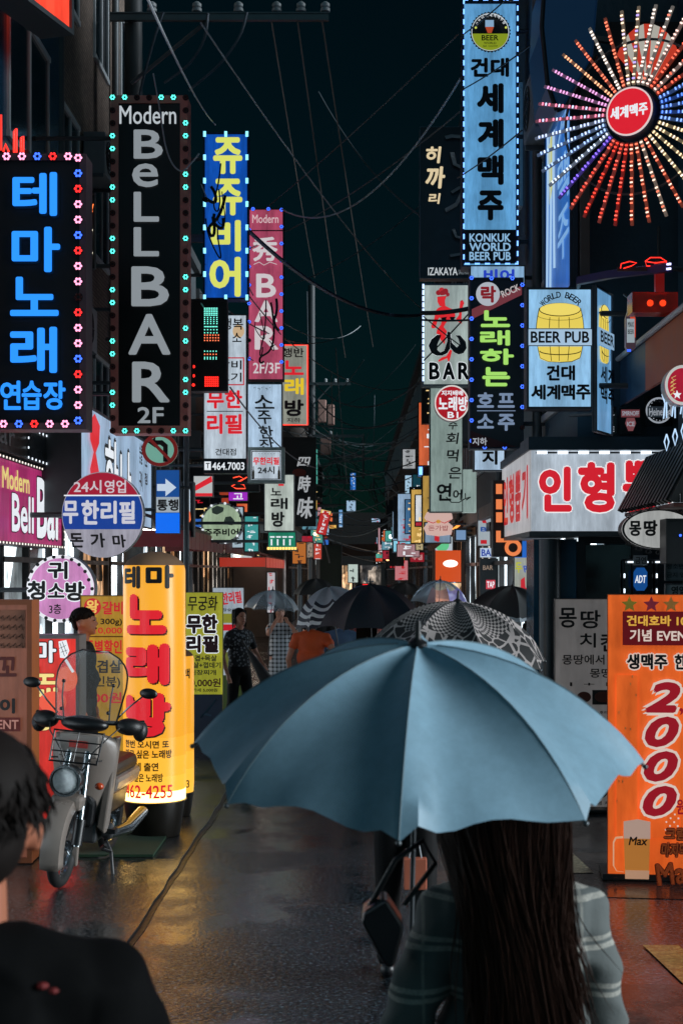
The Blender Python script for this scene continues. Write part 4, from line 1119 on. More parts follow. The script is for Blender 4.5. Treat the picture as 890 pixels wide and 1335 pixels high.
s.stroke([[(873, 500+i*5), (878, 496+i*5), (874, 493+i*5), (880, 490+i*5)] for i in range(4)], 1.5, glow('d8b870', .8), 'leaf'); s.polys([[(881, 509), (883, 513), (887, 513), (884, 516), (885, 520), (881, 517), (878, 520), (879, 516), (876, 513), (880, 513)]], WHT_G, 'star')
MB().tube([(.2, .1, .3), (2.9-s.loc.x, .12, .3)], .02, 6).build('bracket', BLACK, s.o)
# window decals of the bar on the corner building (facing us)
def decal(label, rect, fn):
    s = Sign('window_sign', label, 'window sign', rect, 13.2)
    MB().box(-s.w/2, s.w/2, .004, .02, 0, s.h).build('glass', GLASS, s.o); fn(s); return s
WD = lit('b8c0cc', .6)
def f1(s):
    s.rect(809, 534, 833, 544, lit('8a4a52', .5)); s.t([('SMIRNOFF', (810, 536, 832, 542))], WD, .06)
    s.poly([(816, 545), (826, 545), (828, 552), (824, 562), (818, 562), (814, 552)], lit('9a5a60', .5)); s.t([('ICE', (816, 550, 826, 556))], WD, .06)
decal('red and white shield shaped drink decal on the dark bar window', (807, 532, 835, 566), f1)
def f2(s):
    s.hoop(858, 535, 17, 2.2, WD)
    s.rect(843, 530, 873, 544, lit('303a44', .5)); s.t([('Heineken', (845, 532, 873, 542))], WD, .05)
    for i in range(20): q = 2*PI*i/20; s.disc(858+14*math.cos(q), 535+14*math.sin(q), .7, .7, WD, 'stud')
decal('round beer decal with a lettered band on the dark bar window', (840, 516, 876, 556), f2)
def f3(s):
    s.t([('GENUINE', (777, 556, 800, 563))], WD, .06); s.t([('Miller', (776, 536, 798, 550))], lit('8fa4b8', .6), .05, rot=.3)
    s.stroke([[(776, 552), (788, 545), (800, 541)]], 1, WD)
decal('slanted script beer decal beside the narrow side lightbox', (774, 530, 803, 566), f3)
s = Sign('sign', 'two rows of white outlined letters leaning along the dark awning', 'neon sign', (858, 508, 905, 592), 10.75)
s.stroke([[(862+i*11, 514+i*3), (866+i*11, 526), (864+i*11, 546-i*3)] for i in range(4)]+[[(868+i*11, 514), (868+i*11, 545)] for i in range(3)]+[[(868+i*11, 566-i*7), (871+i*11, 576-i*7), (868+i*11, 588-i*7), (865+i*11, 576-i*7), (868+i*11, 566-i*7)] for i in range(3)], 1.8, glow('b4d4f4', 1.2), 'neon_tube', True)
MB().tube([(-.02, .03, .02), (.3, .03, .3)], .012, 6).build('rail', BLACK, s.o)

# wheel of lights
o = thing('sunburst_sign', 'big sunburst wheel of coloured light spokes round a red hub', 'light sign', at(826, 150, 11.3), -.55)
o['label'] = 'big sunburst wheel of coloured light spokes round a red lettered hub'
def spoke_colour(q):
    d = math.degrees(q) % 360
    for lim, cs in ((25, ('5a8cff', '7aa4ff')), (60, ('ff6a50', 'ffd8cc')), (80, ('fff0e4', 'ff8068')), (105, ('d8c8ff', 'ffe0c0', 'b09aff')), (130, ('fff0e4', 'ff8060')), (155, ('e8a0d8', 'ffb88a')), (185, ('ff8aa8', 'c8d8ff')), (212, ('a8c8ff', 'd8e8ff')), (228, ('5a78ff', '8a6aff')), (262, ('ff4634', 'ff6a58')), (300, ('ff7a5a', 'ffe0c8')), (335, ('fff0dc', 'ffe0b0')), (361, ('5a8cff', '88b0ff'))):
        if d < lim: return rnd.choice(cs)
NS = 38
for i in range(NS):
    q = 2*PI*i/NS+.05; u = (math.cos(q), math.sin(q))
    hx = -u[0]
    c = spoke_colour(q)
    r0, r1 = .23, .87; n = 20
    b = MB(); p0 = Vector((u[0]*r0, -.04, u[1]*r0)); p1 = Vector((u[0]*r1, .02, u[1]*r1)); t = Vector((-u[1], 0, u[0]))
    w = .0115
    vs = []
    for p in (p0, p1):
        for a, e in ((-w, 0), (w, 0), (w, .02), (-w, .02)): vs.append(p+t*a+Vector((0, e, 0)))
    b.add(vs, [(0, 1, 2, 3), (7, 6, 5, 4), (0, 4, 5, 1), (1, 5, 6, 2), (2, 6, 7, 3), (3, 7, 4, 0)], 0)
    for k in range(n):
        if k % 4 == 3: continue
        e = (k+.6)/n; p = p0.lerp(p1, e)-Vector((0, .006, 0))
        for sgn in (-.0055, .0055): pp = p+t*sgn; b.box(pp.x-.0055, pp.x+.0055, pp.y-.004, pp.y+.002, pp.z-.0055, pp.z+.0055, 1+(k % 2))
    b.build('spoke', [lit(c, .10, 0, False), glow(c, 1.7), glow(spoke_colour(q), 1.7)], o)
b = MB(); b.ring(0, 0, .62, .605, .05, .07, 64); b.build('hoop', GREY, o)
b = MB(); b.disc(0, 0, .20, .20, -.1, .08, 40); b.build('hub', paint('1c2848', .5), o, smooth=30)
b = MB(); b.disc(0, 0, .178, .178, -.112, -.1015, 40); b.build('hub_panel', lit('d81c2c', 1.0), o, smooth=30)
b = MB(); b.ring(0, 0, .19, .179, -.115, -.1012, 40); b.build('hub_rim', glow('e8d0d0', .9), o)
q = MB(); letter(q, '세계맥주', -.155, .155, -.05, .05, -.118, .007); q.build('lettering', WHT_G, o)
b = MB(); b.tube([(0, .08, 0), (.9, .45, 0)], .05, 8); b.build('bracket', GREY, o)
# striped red and white parasol poster behind the wheel, on the wall
s = Sign('poster', 'red and white striped fan shaped panel behind the wheel of lights', 'poster', (795, 28, 890, 112), 12.6)
MB().box(-s.w/2, s.w/2, .006, .03, 0, s.h).build('board', paint('161213'), s.o)
for i in range(9):
    a0, a1 = PI*(1.18+.64*i/9), PI*(1.18+.64*(i+1)/9)
    cx, cy, R0, R1 = 843, 118, 18, 86
    s.poly([(cx+R0*math.cos(a0)*.55, cy+R0*math.sin(a0)), (cx+R1*math.cos(a0)*.55, cy+R1*math.sin(a0)), (cx+R1*math.cos(a1)*.55, cy+R1*math.sin(a1)), (cx+R0*math.cos(a1)*.55, cy+R0*math.sin(a1))], lit('d8432e', .7) if i % 2 == 0 else lit('c8c4b8', .7), 'stripe')
# blue banner lit along the wall and the blue canopy above it
s = Sign('banner', 'tall blue lit banner with white streaked lettering on the corner building', 'banner', (0, 0, 100, 200), None, yaw=-PI/2, w=1.75, h=2.6, loc=(1.98, 13.75, 4.68))
s.box(lit('1f62b8', .75, 1), paint('1c2c3c'), .06, .02)
s.t([('세', (52, 14, 92, 50)), ('계', (52, 54, 92, 92)), ('맥', (52, 96, 92, 132)), ('주', (52, 136, 92, 172))], lit('7fb0e4', .8), .03)
s.stroke([[(14, 20), (16, 80), (12, 180)], [(26, 40), (28, 120), (25, 190)], [(40, 15), (38, 90), (42, 170)]], 1.6, lit('a8cdf0', .9))
s.poly([(20, 70), (36, 64), (38, 104), (24, 116)], lit('d0d080', .8))
MB().tube([(0, .06, 1.2), (0, .2, 1.2)], .03, 6).build('bracket', GREY, s.o)
o = thing('canopy', 'blue curved canopy with a dark drooping edge high on the corner', 'canopy', at(728, 140, 12.4))
b = MB()
prof = [(0, 0), (.05, .02), (.30, .45), (.34, .95), (.34, 1.2), (-.12, 1.2), (-.15, .7), (-.1, .2)]
b.prism([(x-.0, z) for x, z in prof], 0, .9); b.build('skin', lit('0e3054', .3, 0), o, bevel=.02)
b = MB(); b.tube([(-.02, -.01, -.03)]+[(x, -.01, z) for x, z in prof[::-1][:3]], .02, 8); b.tube([(-.02, -.01, -.03), (.06, -.01, 0), (.32, -.01, .45)], .02, 8); b.build('edge', BLACK, o)
MB().tube([(.3, .5, .8), (1.2, .8, .8)], .03, 6).build('bracket', GREY, o)
# neon things over the bar terrace
o = thing('light_bar', 'violet bar of small white lights over the bar terrace', 'light bar', at(812, 355, 11.6))
pa = [at(755, 366, 12.3)-o.location, at(795, 358, 11.8)-o.location, at(872, 349, 11.0)-o.location]
b = MB(); b.tube(pa, .045, 4); b.build('rail', paint('2b2456', .5), o)
b = MB()
for i in range(2):
    for j in range(26):
        p = pa[i].lerp(pa[i+1], (j+.5)/26)
        for dz in (-.018, .018): b.box(p.x-.009, p.x+.009, p.y-.06, p.y-.05, p.z+dz-.008, p.z+dz+.008)
b.tube([q+Vector((0, -.046, 0)) for q in pa], .004, 4, 1)
b.build('led_strip', [glow('c8c8ff', 2.2), DARK], o)
MB().tube([pa[2], pa[2]+Vector((.5, .3, 0))], .02, 6).build('bracket', GREY, o); MB().tube([pa[0], pa[0]+Vector((.1, .9, 0))], .02, 6).build('bracket', GREY, o)
s = Sign('neon_sign', 'red neon outline of cups above the violet light bar', 'neon sign', (805, 332, 872, 352), 11.2)
s.stroke([[(808, 350), (809, 344), (820, 341), (829, 343), (822, 347), (812, 350)], [(840, 341), (847, 336), (860, 336), (868, 341), (866, 347), (842, 347), (840, 341), (854, 343), (868, 341)]], 1.4, glow('ff2e22', 2.0), 'neon_tube', True)
MB().box(-s.w/2, s.w/2, .03, .05, 0, .03).build('rail', DARK, s.o)
o = thing('hanging_lamp', 'red glass lamp box with two warm bulbs hanging over the terrace', 'lamp', at(853, 410, 11.3))
b = MB(); b.box(-.2, .16, -.1, .1, 0, .16); b.build('shade', clear('c83a22', .2, .45), o)
for x in (-.05, .05):
    b = MB(); b.ball((x, -.06, .08), .026); b.build('bulb', lit('ffc890', 6.0), o, smooth=True)
b = MB(); b.box(0, .07, -.025, .025, .165, .42); b.build('neck', lit('a01814', .3), o)
b = MB(); b.tube([(.03, 0, .42), (.03, 0, .7)], .012, 6); b.build('rod', BLACK, o)
s = Sign('sign', 'bottle shaped lit sign with a lettered label over the bar terrace', 'bottle sign', (814, 390, 829, 458), 12.0)
s.poly([(818.5, 391), (823.5, 391), (824, 405), (828, 414), (828, 452), (826, 456), (817, 456), (815, 452), (815, 414), (818, 405)], lit('4a3a44', .6), 'bottle', .06)
s.poly([(820, 405), (824, 406), (827.5, 416), (827.5, 440), (822, 440)], glow('c8442c', .9)); s.rect(816, 416, 826, 447, lit('a8b8c0', .7)); s.t([('MAX', (817, 420, 825, 427)), ('BEER', (817, 430, 825, 436))], INK, .05)
s.rect(816, 456, 821, 459, glow('3a66ff', 1.5)); MB().tube([(0, .02, s.h), (0, .3, s.h+.1)], .01, 6).build('bracket', GREY, s.o)

# boards on the right pavement
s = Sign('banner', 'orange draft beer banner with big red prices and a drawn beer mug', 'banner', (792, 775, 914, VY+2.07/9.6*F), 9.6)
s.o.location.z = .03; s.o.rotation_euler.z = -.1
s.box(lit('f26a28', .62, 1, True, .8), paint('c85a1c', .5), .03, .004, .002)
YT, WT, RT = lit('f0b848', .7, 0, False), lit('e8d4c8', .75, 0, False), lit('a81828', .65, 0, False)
s.polys([[(848+i*5-j*.4, 1050+j*5), (850+i*5-j*.4, 1050+j*5), (850+i*5-j*.4, 1052+j*5), (848+i*5-j*.4, 1052+j*5)] for i in range(8) for j in range(9) if (i+j) % 2 == 0 and i-2 < j+3], WT, 'dot')
dr = []
for _ in range(20):
    x, y = 800+rnd.random()*30, 875+rnd.random()*230; dr.append([(x, y), (x+1.5, y), (x+1.2, y+3.5), (x+.3, y+3.5)])
s.polys(dr, paint('f4a860', .5), 'drop')
for i, (x, c) in enumerate(((820, 'c8a83a'), (848, 'c83a50'), (873, 'e89a4a'))):
    s.poly([(x+(11 if j % 2 == 0 else 5)*math.sin(j*PI/5), 788-(11 if j % 2 == 0 else 5)*math.cos(j*PI/5)) for j in range(10)], paint(c, .5), 'star')
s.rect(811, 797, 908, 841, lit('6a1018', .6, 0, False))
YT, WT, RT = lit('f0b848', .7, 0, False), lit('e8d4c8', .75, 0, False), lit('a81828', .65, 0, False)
s.t([('건대호바 10년', (816, 802, 906, 816))], YT, .06); s.t([('기념 EVENT', (820, 820, 903, 836))], WT, .05)
s.t([('생맥주', (816, 852, 868, 872)), ('한잔', (877, 852, 906, 872))], INK, .07, edge=(WT, .09))
for i, ch in enumerate('2000'):
    x = 838-i*1.6; y = 886+i*44.5
    s.t([(ch, (x+(2 if i else 0), y+2, x+46, y+42))], RT, .11, edge=(WT, .09), shear=.25)
s.t([(',', (882, 921, 887, 930)), ('원', (878, 1038, 890, 1058))], RT, .06)
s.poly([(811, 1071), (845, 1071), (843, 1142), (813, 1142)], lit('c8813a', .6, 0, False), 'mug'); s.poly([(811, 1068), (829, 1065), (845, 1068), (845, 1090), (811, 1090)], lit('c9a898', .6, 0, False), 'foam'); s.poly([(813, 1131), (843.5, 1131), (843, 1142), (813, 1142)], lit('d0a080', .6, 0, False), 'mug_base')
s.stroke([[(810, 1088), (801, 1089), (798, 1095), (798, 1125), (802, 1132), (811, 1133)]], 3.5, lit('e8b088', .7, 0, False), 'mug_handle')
s.t([('Max', (817, 1087, 841, 1098))], INK, .06, shear=.2)
s.t([('크림', (862, 1074, 890, 1090)), ('마지막', (858, 1094, 892, 1112))], paint('e0662a', .5), .05, edge=(paint('b43a1c', .5), .08), shear=.15)
s.t([('Max', (852, 1118, 905, 1146))], paint('d8561e', .5), .06, edge=(paint('b8401a', .5), .04), rot=.12)
s.poly([(798, 1139), (801.5, 1139), (801.5, 1143), (798, 1143)], INK, 'mark')
MB().tube([(-.25, .06, 0), (-.25, .06, 1.9)], .012, 6).build('pole', GREY, s.o); MB().box(-.35, .35, -.02, .35, -.02, .02).build('base', BLACK, s.o)
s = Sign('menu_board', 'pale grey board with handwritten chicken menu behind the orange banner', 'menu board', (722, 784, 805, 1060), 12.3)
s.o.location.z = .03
s.box(lit('a09a98', .28, 1, True, .8), paint('4a4646', .5), .04, .006)  # printed board, no lightbox; emission stands in for light falling on it
s.t([('몽', (728, 796, 751, 822)), ('땅', (756, 799, 782, 823)), ('치', (755, 829, 776, 848)), ('킨', (782, 829, 804, 853))], INK, .035)
s.t([('몽땅에서', (732, 857, 787, 870)), ('몽땅!', (768, 875, 800, 887))], INK, .03)
s.t([('1 + 1', (742, 893, 792, 898))], INK, .02)
s.rect(771, 903, 801, 922, paint('1c1814')); s.disc(785, 912, 11, 7, paint('5a2a1c', .5), 'dish'); s.disc(760, 912, 9, 7, paint('5a2a1c', .5), 'dish')
s.t([('후라이드', (780, 930, 802, 934)), ('양념', (784, 940, 802, 948))], INK, .04)
s.disc(779, 1033, 12, 11, paint('14100e'), 'dish'); s.disc(779, 1033, 8, 7, paint('6a2f1c'), 'dish'); s.t([('양념 치킨', (768, 1047, 800, 1052))], INK, .03)
MB().box(-.3, .3, 0, .3, -.02, .03).build('base', BLACK, s.o)
s = Sign('notice', 'grey notice board of opening rules on the wall behind the orange banner', 'notice', (866, 730, 912, 757), 11.0)
s.box(paint('5a6870', .5), GREY, .03, .01); s.t([('청소년 출입', (868, 734, 908, 742)), ('금지 업소', (868, 746, 900, 753))], paint('20282c'), .04)
s = Sign('notice', 'white notice with black syllables under the grey notice board', 'notice', (866, 761, 910, 780), 11.0)
s.box(paint('98a2a8', .5), GREY, .03, .01); s.t([('영업중', (874, 764, 904, 776))], INK, .05)

# smaller signs down the right side
s = Sign('sign', 'pink two lobed sign with a red moustache line and faint lettering', 'restaurant sign', (553, 667, 590, 699), 26.0)
s.poly([(556, 668), (572, 663), (588, 667), (590, 676), (584, 681), (590, 686), (588, 697), (572, 699), (556, 697), (552, 688), (558, 681), (553, 675)], lit('d8b4aa', .85), 'plate', .1)
s.stroke([[(556, 679), (564, 682), (571, 679), (579, 682), (587, 678)]], 1.6, REDP); s.disc(571, 680, 3, 2.4, glow('d8a040', .8)); s.t([('돈가밥', (558, 685, 584, 692))], glow('b06060', .7), .03)
s.wall(RW+.1, (.5,))
s = Sign('sign', 'vertical dark sign with orange blocks and a ring behind the doll catcher sign', 'sign', (642, 626, 680, 726), 15.2)
s.box(paint('120f0f'), DARK, .2, .01).wall(RW+.2, (.5,))
OR = glow('e8804a', .95)
for y in (631, 651, 668): s.rect(646, y, 654, y+13, OR)
s.poly([(646, 692), (652, 692), (652, 702), (665, 702), (665, 707), (646, 707)], OR); s.hoop(668, 714, 11, 5, OR)
s = Sign('poster', 'white lit poster with playful coloured letters under a blue panel', 'poster', (669, 703, 703, 775), 15.6)
s.box(lit('b8bcb0', .75, 1), GREY, .1, .01).wall(RW, (.5,)); s.rect(669.5, 704, 702.5, 727, lit('1c62c0', .9))
s.t([('두', (671, 733, 680, 747))], glow('b8b820', .9), .06); s.t([('R', (682, 737, 688, 746)), ('C', (692, 740, 696, 746))], glow('2a50b0', .9), .06, rot=.2); s.t([('O', (687, 739, 692, 746)), ('K', (696, 738, 701, 747))], glow('d84a3a', .9), .06, rot=-.2); s.poly([(678, 756), (683, 752), (684, 766), (692, 770), (678, 771)], REDP)
s = Sign('sign', 'white sign reading bar in blue over the dark bar door', 'bar sign', (625, 714, 649, 727), 22.0)
s.box(lit('b8c8dc', .9), GREY, .2, .005).wall(RW); s.t([('BAR', (627, 716, 646, 725))], glow('1c3c9a', .9), .08)
s = Sign('sign', 'dark door panel with pale bar lettering and a small red white poster', 'bar sign', (625, 728, 650, 785), 22.4)
s.box(paint('0f1a20'), DARK, .14, .01).wall(RW); s.t([('BAR', (629, 737, 642, 743))], lit('a08a7a', .7), .04); s.rect(633, 756, 645, 768, lit('c83a4a', .8)); s.t([('TAP', (634, 758, 644, 766))], WHT_G, .06)
s = Sign('sign', 'slim white slanted board with a red top and blue letters', 'sign', (622, 664, 640, 712), 23.5)
s.box(lit('a8b4bc', .8), GREY, .18, .01).wall(RW); s.poly([(623, 667), (628, 667), (634, 682), (629, 682)], REDP); s.t([('B', (626, 687, 634, 693))], glow('1c4a9a', .9), .08); s.rect(626, 704, 634, 709, REDP)
s = Sign('sign', 'green topped white sign with brushed strokes by the orange roofed shop', 'sign', (566, 699, 590, 734), 27.5)
s.box(lit('b4c4cc', .85), GREY, .2, .01).wall(RW); s.disc(576, 710, 9, 9, lit('5fc48a', .9)); s.stroke([[(571, 722), (577, 726), (572, 731), (580, 729)], [(580, 718), (586, 724), (583, 730)]], 1.6, INK)
s = Sign('sign', 'blue and white stacked sign under the green topped one', 'sign', (566, 736, 594, 770), 28.0)
s.box(lit('7ab4dc', .85), GREY, .2, .01).wall(RW); s.rect(567, 737, 593, 742, NAVY); s.t([('대', (582, 745, 592, 755)), ('한', (582, 757, 592, 767))], INK, .06)
s = Sign('sign', 'small pale square lightbox between the salmon sign and the orange roof', 'sign', (592, 689, 609, 706), 25.0)
s.box(lit('7a9cc4', .8), GREY, .2, .03).wall(RW, (.5,))
o = thing('wooden_shop', 'small wooden shop front glowing orange under a tilted roof board', 'shop', (1.55, 27, 0))
b = MB(); b.prism([(-.1, 2.6), (.55, 3.1), (.62, 3.02), (-.04, 2.5)], -.3, 1.2); b.build('roof', paint('5a2f1c', .6), o)
b = MB(); b.box(.02, .5, 0, .1, 1.9, 2.5); b.build('fascia', lit('d8501c', .8), o)
b = MB(); b.disc(.3, 2.25, .14, .07, -.03, -.002, 24); b.build('lamp', lit('fff0e0', 1.6), o)
b = MB(); b.tube([(.1, -.31, 2.72), (.45, -.31, 2.98)], .025, 6); b.build('neon_tube', glow('ffa040', 1.6), o)
b = MB(); b.box(.02, .55, .02, .1, .2, 1.88); b.build('window', WARMROOM, o)
b = MB(); b.box(-.04, .015, -.02, .12, 0, 2.52); b.box(.505, .56, -.02, .12, 0, 2.52); b.build('post', paint('4a2c1a', .6), o)
s = Sign('sign', 'maroon lettered sign far beyond the pink two lobed one', 'sign', (534, 720, 553, 733), 38.0)
s.box(lit('9a1c2c', .8), DARK, .2, .01).wall(RW); s.t([('주점', (537, 723, 550, 730))], glow('d0a0a0', .8), .05)

o = thing('post', 'tall brown grey steel post on the corner behind the wheel of lights', 'post', at(762, 360, 12.85))
b = MB(); b.box(-.045, .045, 0, .1, 0, 2.15); b.build('post', paint('5a5350', .5, .3), o, bevel=.006)
MB().tube([(0, .1, 1.0), (.1, .45, 1.0)], .02, 6).build('bracket', GREY, o)
# air conditioners on the house fronts
ac0 = thing('air_conditioner', 'grey air conditioner box on the house front between the signs', 'air conditioner', (0, 0, 0), 0, 'air conditioners on the house fronts')
MB().box(-.4, .4, 0, .3, 0, .58).build('cabinet', paint('6a7074', .5, .1, .3, 4), ac0, bevel=.01)
b = MB()
for i in range(4): b.ring(-.1, .29, .06+i*.055, .048+i*.055, -.012, -.002, 24)
b.tube([(-.36, -.006, .29), (.16, -.006, .29)], .008, 5); b.build('grille', BLACK, ac0)
b = MB(); b.box(-.42, -.38, .02, .34, -.05, -.002); b.box(.38, .42, .02, .34, -.05, -.002); b.box(-.42, .42, .30, .34, -.05, -.003); b.build('bracket', GREY, ac0)
first = True
for sd, y, z in ((-1, 18.6, 5.0), (-1, 20.0, 7.6), (-1, 22.6, 4.6), (-1, 23.2, 7.4), (-1, 26.3, 4.5), (-1, 28.6, 6.3), (-1, 31.4, 4.6), (-1, 36, 5.0), (-1, 41, 4.6), (1, 14.6, 6.6), (1, 16.4, 4.4), (1, 18.4, 6.8), (1, 22, 5.2), (1, 25.5, 4.4), (1, 33, 5.2), (1, 37.5, 4.6)):
    o = ac0 if first else ac0.copy()
    if not first:
        col.objects.link(o)
        for c in ac0.children:
            d = c.copy(); col.objects.link(d); d.parent = o
    first = False
    o.location = ((-3.6 if y < 17.5 else -3.72 if y < 24.6 else -3.62 if y < 33 else -3.68)+.36 if sd < 0 else 2.1-.36, y, z); o.rotation_euler.z = PI/2 if sd < 0 else -PI/2
    o.location.x += -.06 if sd < 0 else .06
# drain and service pipes
for i, (sd, y, x, h_) in enumerate(((-1, 17.75, -3.66, 9.5), (-1, 21.9, -3.66, 12.5), (-1, 24.9, -3.56, 8.6), (-1, 30, -3.56, 8.6), (1, 15.6, 2.02, 11), (1, 19.6, 2.02, 11), (1, 27.6, 2.06, 9.6))):
    o = thing('drain_pipe', 'grey drain pipe running up a house front between the signs', 'pipe', (x, y, 3.1), 0, 'drain pipes on the house fronts')
    b = MB(); b.tube([(0, 0, 0), (0, 0, h_-3.1)], .055, 10); b.build('pipe', GREY, o, smooth=True)
    b = MB()
    for k in range(3): b.ring(0, 0, .075, .056, -.02, .02, 16)
    c = b.build('clamp', STEEL, o, loc=(0, 0, 1.5)); c.rotation_euler.x = PI/2

# ------------------------------------------------------------------ farther things
def marks(s, n, mat, vert=True):
    """writing too far off to read: bars and strokes"""
    x0, y0, x1, y1 = s.r; P = []
    n = n*2
    for i in range(n):
        cy = lerp(y0, y1, (i+.5)/n); hh = (y1-y0)/n*.38; w = (x1-x0)*.30; cx = (x0+x1)/2
        for _ in range(rnd.choice((2, 3, 3))):
            a, c = cx+rnd.uniform(-1, .5)*w, cy+rnd.uniform(-1, .6)*hh
            if rnd.random() < .5: P.append([(a, c), (min(cx+w, a+w*rnd.uniform(.5, 1.4)), c), (min(cx+w, a+w*rnd.uniform(.5, 1.4)), c+hh*.35), (a, c+hh*.35)])
            else: P.append([(a, c-hh*.4), (a+w*.3, c-hh*.4), (a+w*.3, min(cy+hh, c+hh)), (a, min(cy+hh, c+hh))])
    return s.polys(P, mat, 'lettering')
FAR = [
 ('tiny blue and white upright sign hanging over the far pavement', (456, 616, 464, 640), 56, '2f74c8', 3, 'W'),
 ('tiny white sign with blue marks below the tiny blue one', (451, 652, 464, 667), 54, 'a0c0dc', 2, 'B'),
 ('slim pale blue sign strip far up the street by the power poles', (441, 664, 447, 688), 50, '6fa0d0', 4, 'W'),
 ('tall white and blue sign column far up the street, upper of two', (527, 619, 537, 651), 44, 'a8cce4', 4, 'B'),
 ('dark teal sign column speckled with pale marks far up the street', (537, 618, 549, 652), 40, '14404c', 5, 'W'),
 ('tall pale sign column far up the street, lower of two', (525, 664, 540, 722), 42, '8fb8d8', 6, 'B'),
 ('narrow blue sign under the pale column far up the street', (514, 696, 524, 729), 50, '3c78b8', 4, 'W'),
 ('red round edged sign beside the pink two lobed one', (543, 664, 553, 681), 33, 'a01c2c', 2, 'W'),
 ('pink upright sign on the far road, with a red heading', (514, 730, 532, 757), 48, 'c87a80', 2, 'R'),
 ('white skull shaped lit sign on the far pavement', (453, 735, 467, 760), 46, 'c0d0c8', 1, 'B'),
 ('orange and brown patterned sign under the green noodle sign', (380, 706, 400, 736), 26, 'b86a2c', 2, 'B'),
 ('white and brown picture sign beside the orange patterned one', (399, 706, 409, 728), 28, '9a8878', 2, 'B'),
 ('red and white upright sign next to the dark green hoarding', (408, 708, 420, 730), 31, 'c84838', 2, 'W'),
 ('red and white tall poster beside the maroon awnings', (347, 745, 360, 800), 24, 'b8b4b8', 3, 'R'),
 ('turquoise lit sign behind the round green globe sign', (318, 672, 338, 720), 26, '3f9a98', 3, 'W'),
 ('white lit sign behind the round green globe sign', (300, 660, 318, 715), 27, 'a8bcc8', 3, 'B'),
 ('cream sign with dark marks beyond the red round edged one', (541, 705, 552, 718), 36, 'b8a880', 2, 'B'),
 ('small orange lit sign over the far doorway', (497, 700, 513, 705), 66, 'ff7a3a', 0, 'W'),
]
for lb, r, d, c, n, mk in FAR:
    s = Sign('sign', lb, 'sign', r, d)
    s.box(lit(c, .85), DARK, .2, .02)
    if n: marks(s, n, {'W': WHT_G, 'B': paint('15283a'), 'R': REDP}[mk])
    px = (r[0]+r[2])/2
    X = (-3.6 if d < 45 else -2.0) if px < 490 else RW
    if r[3] < 727: MB().tube([(0, .1, s.h*.6), (X-s.loc.x, .1, s.h*.6)], .03, 6).build('bracket', GREY, s.o)
    else: MB().tube([(0, .12, s.h*.3), (0, .12, -s.loc.z)], .04, 6).build('pole', GREY, s.o)
s = Sign('sign', 'tilted red stick sign with a yellow end over the dark awning', 'sign', (411, 664, 425, 697), 33, yaw=0); s.o.rotation_euler.y = .22
s.box(lit('b82c2c', .9), DARK, .12, .01); s.rect(411, 664, 425, 669, glow('e8c878', .95)); marks(s, 3, WHT_G); MB().tube([(0, .1, .1), (.35, .1, -.6)], .02, 6).build('bracket', GREY, s.o)

def awn(label, X, y0, y1, z, out, c, val):
    o = thing('awning', label, 'awning', (X, (y0+y1)/2, z)); L = (y1-y0)/2
    b = MB(); b.add([(0, -L, .35), (0, L, .35), (out, L, 0), (out, -L, 0), (0, -L, .31), (0, L, .31), (out, L, -.04), (out, -L, -.04)], [(0, 1, 2, 3), (7, 6, 5, 4), (0, 3, 7, 4), (1, 5, 6, 2), (2, 6, 7, 3)]); b.build('sheet', paint(c, .55, 0, .3, 5), o)
    b = MB(); k = 10; w = 2*L/k
    for i in range(k): b.box(min(out, out*1.01), max(out, out*1.01)+.004, -L+i*w, -L+(i+.94)*w, -.30, -.045)
    b.box(min(0, out)+.02, max(0, out)-.02, -L, -L+.02, -.28, -.05)
    b.build('valance', val, o)
    b = MB(); b.box(*sorted((out*.3, out*.3+.06)), -L+.2, L-.2, -.02, .02); b.build('tube_lamp', lit('fff2e0', 9.0), o)
awn('maroon awning over the shops behind the yellow green banner', -3.4, 19.6, 25.0, 2.72, 1.1, '3a1416', paint('7a2228', .5))
awn('second maroon awning, below the round green globe sign', -3.4, 25.5, 33, 2.74, 1.1, '2c1012', paint('6a1e22', .5))
awn('bright red awning over the shops beyond the maroon ones', -3.4, 36, 50, 2.5, 1.2, '5a1a14', lit('c83a28', .55))
awn('dark awning with a pale edge under the brushed characters sign', -3.5, 34, 44, 3.3, 1.9, '12181a', paint('8f9a9c', .5))
o = thing('hoarding', 'dark green hoarding panel at the pavement edge far up the street', 'hoarding', at(431, 790, 43).xy.to_3d())
b = MB(); b.box(-.32, .32, 0, .08, .1, 2.9); b.build('panel', paint('12261e', .6), o)
b = MB(); b.box(-.35, -.32, -.02, .1, 0, 2.95); b.box(.32, .35, -.02, .1, 0, 2.95); b.build('post', GREY, o)

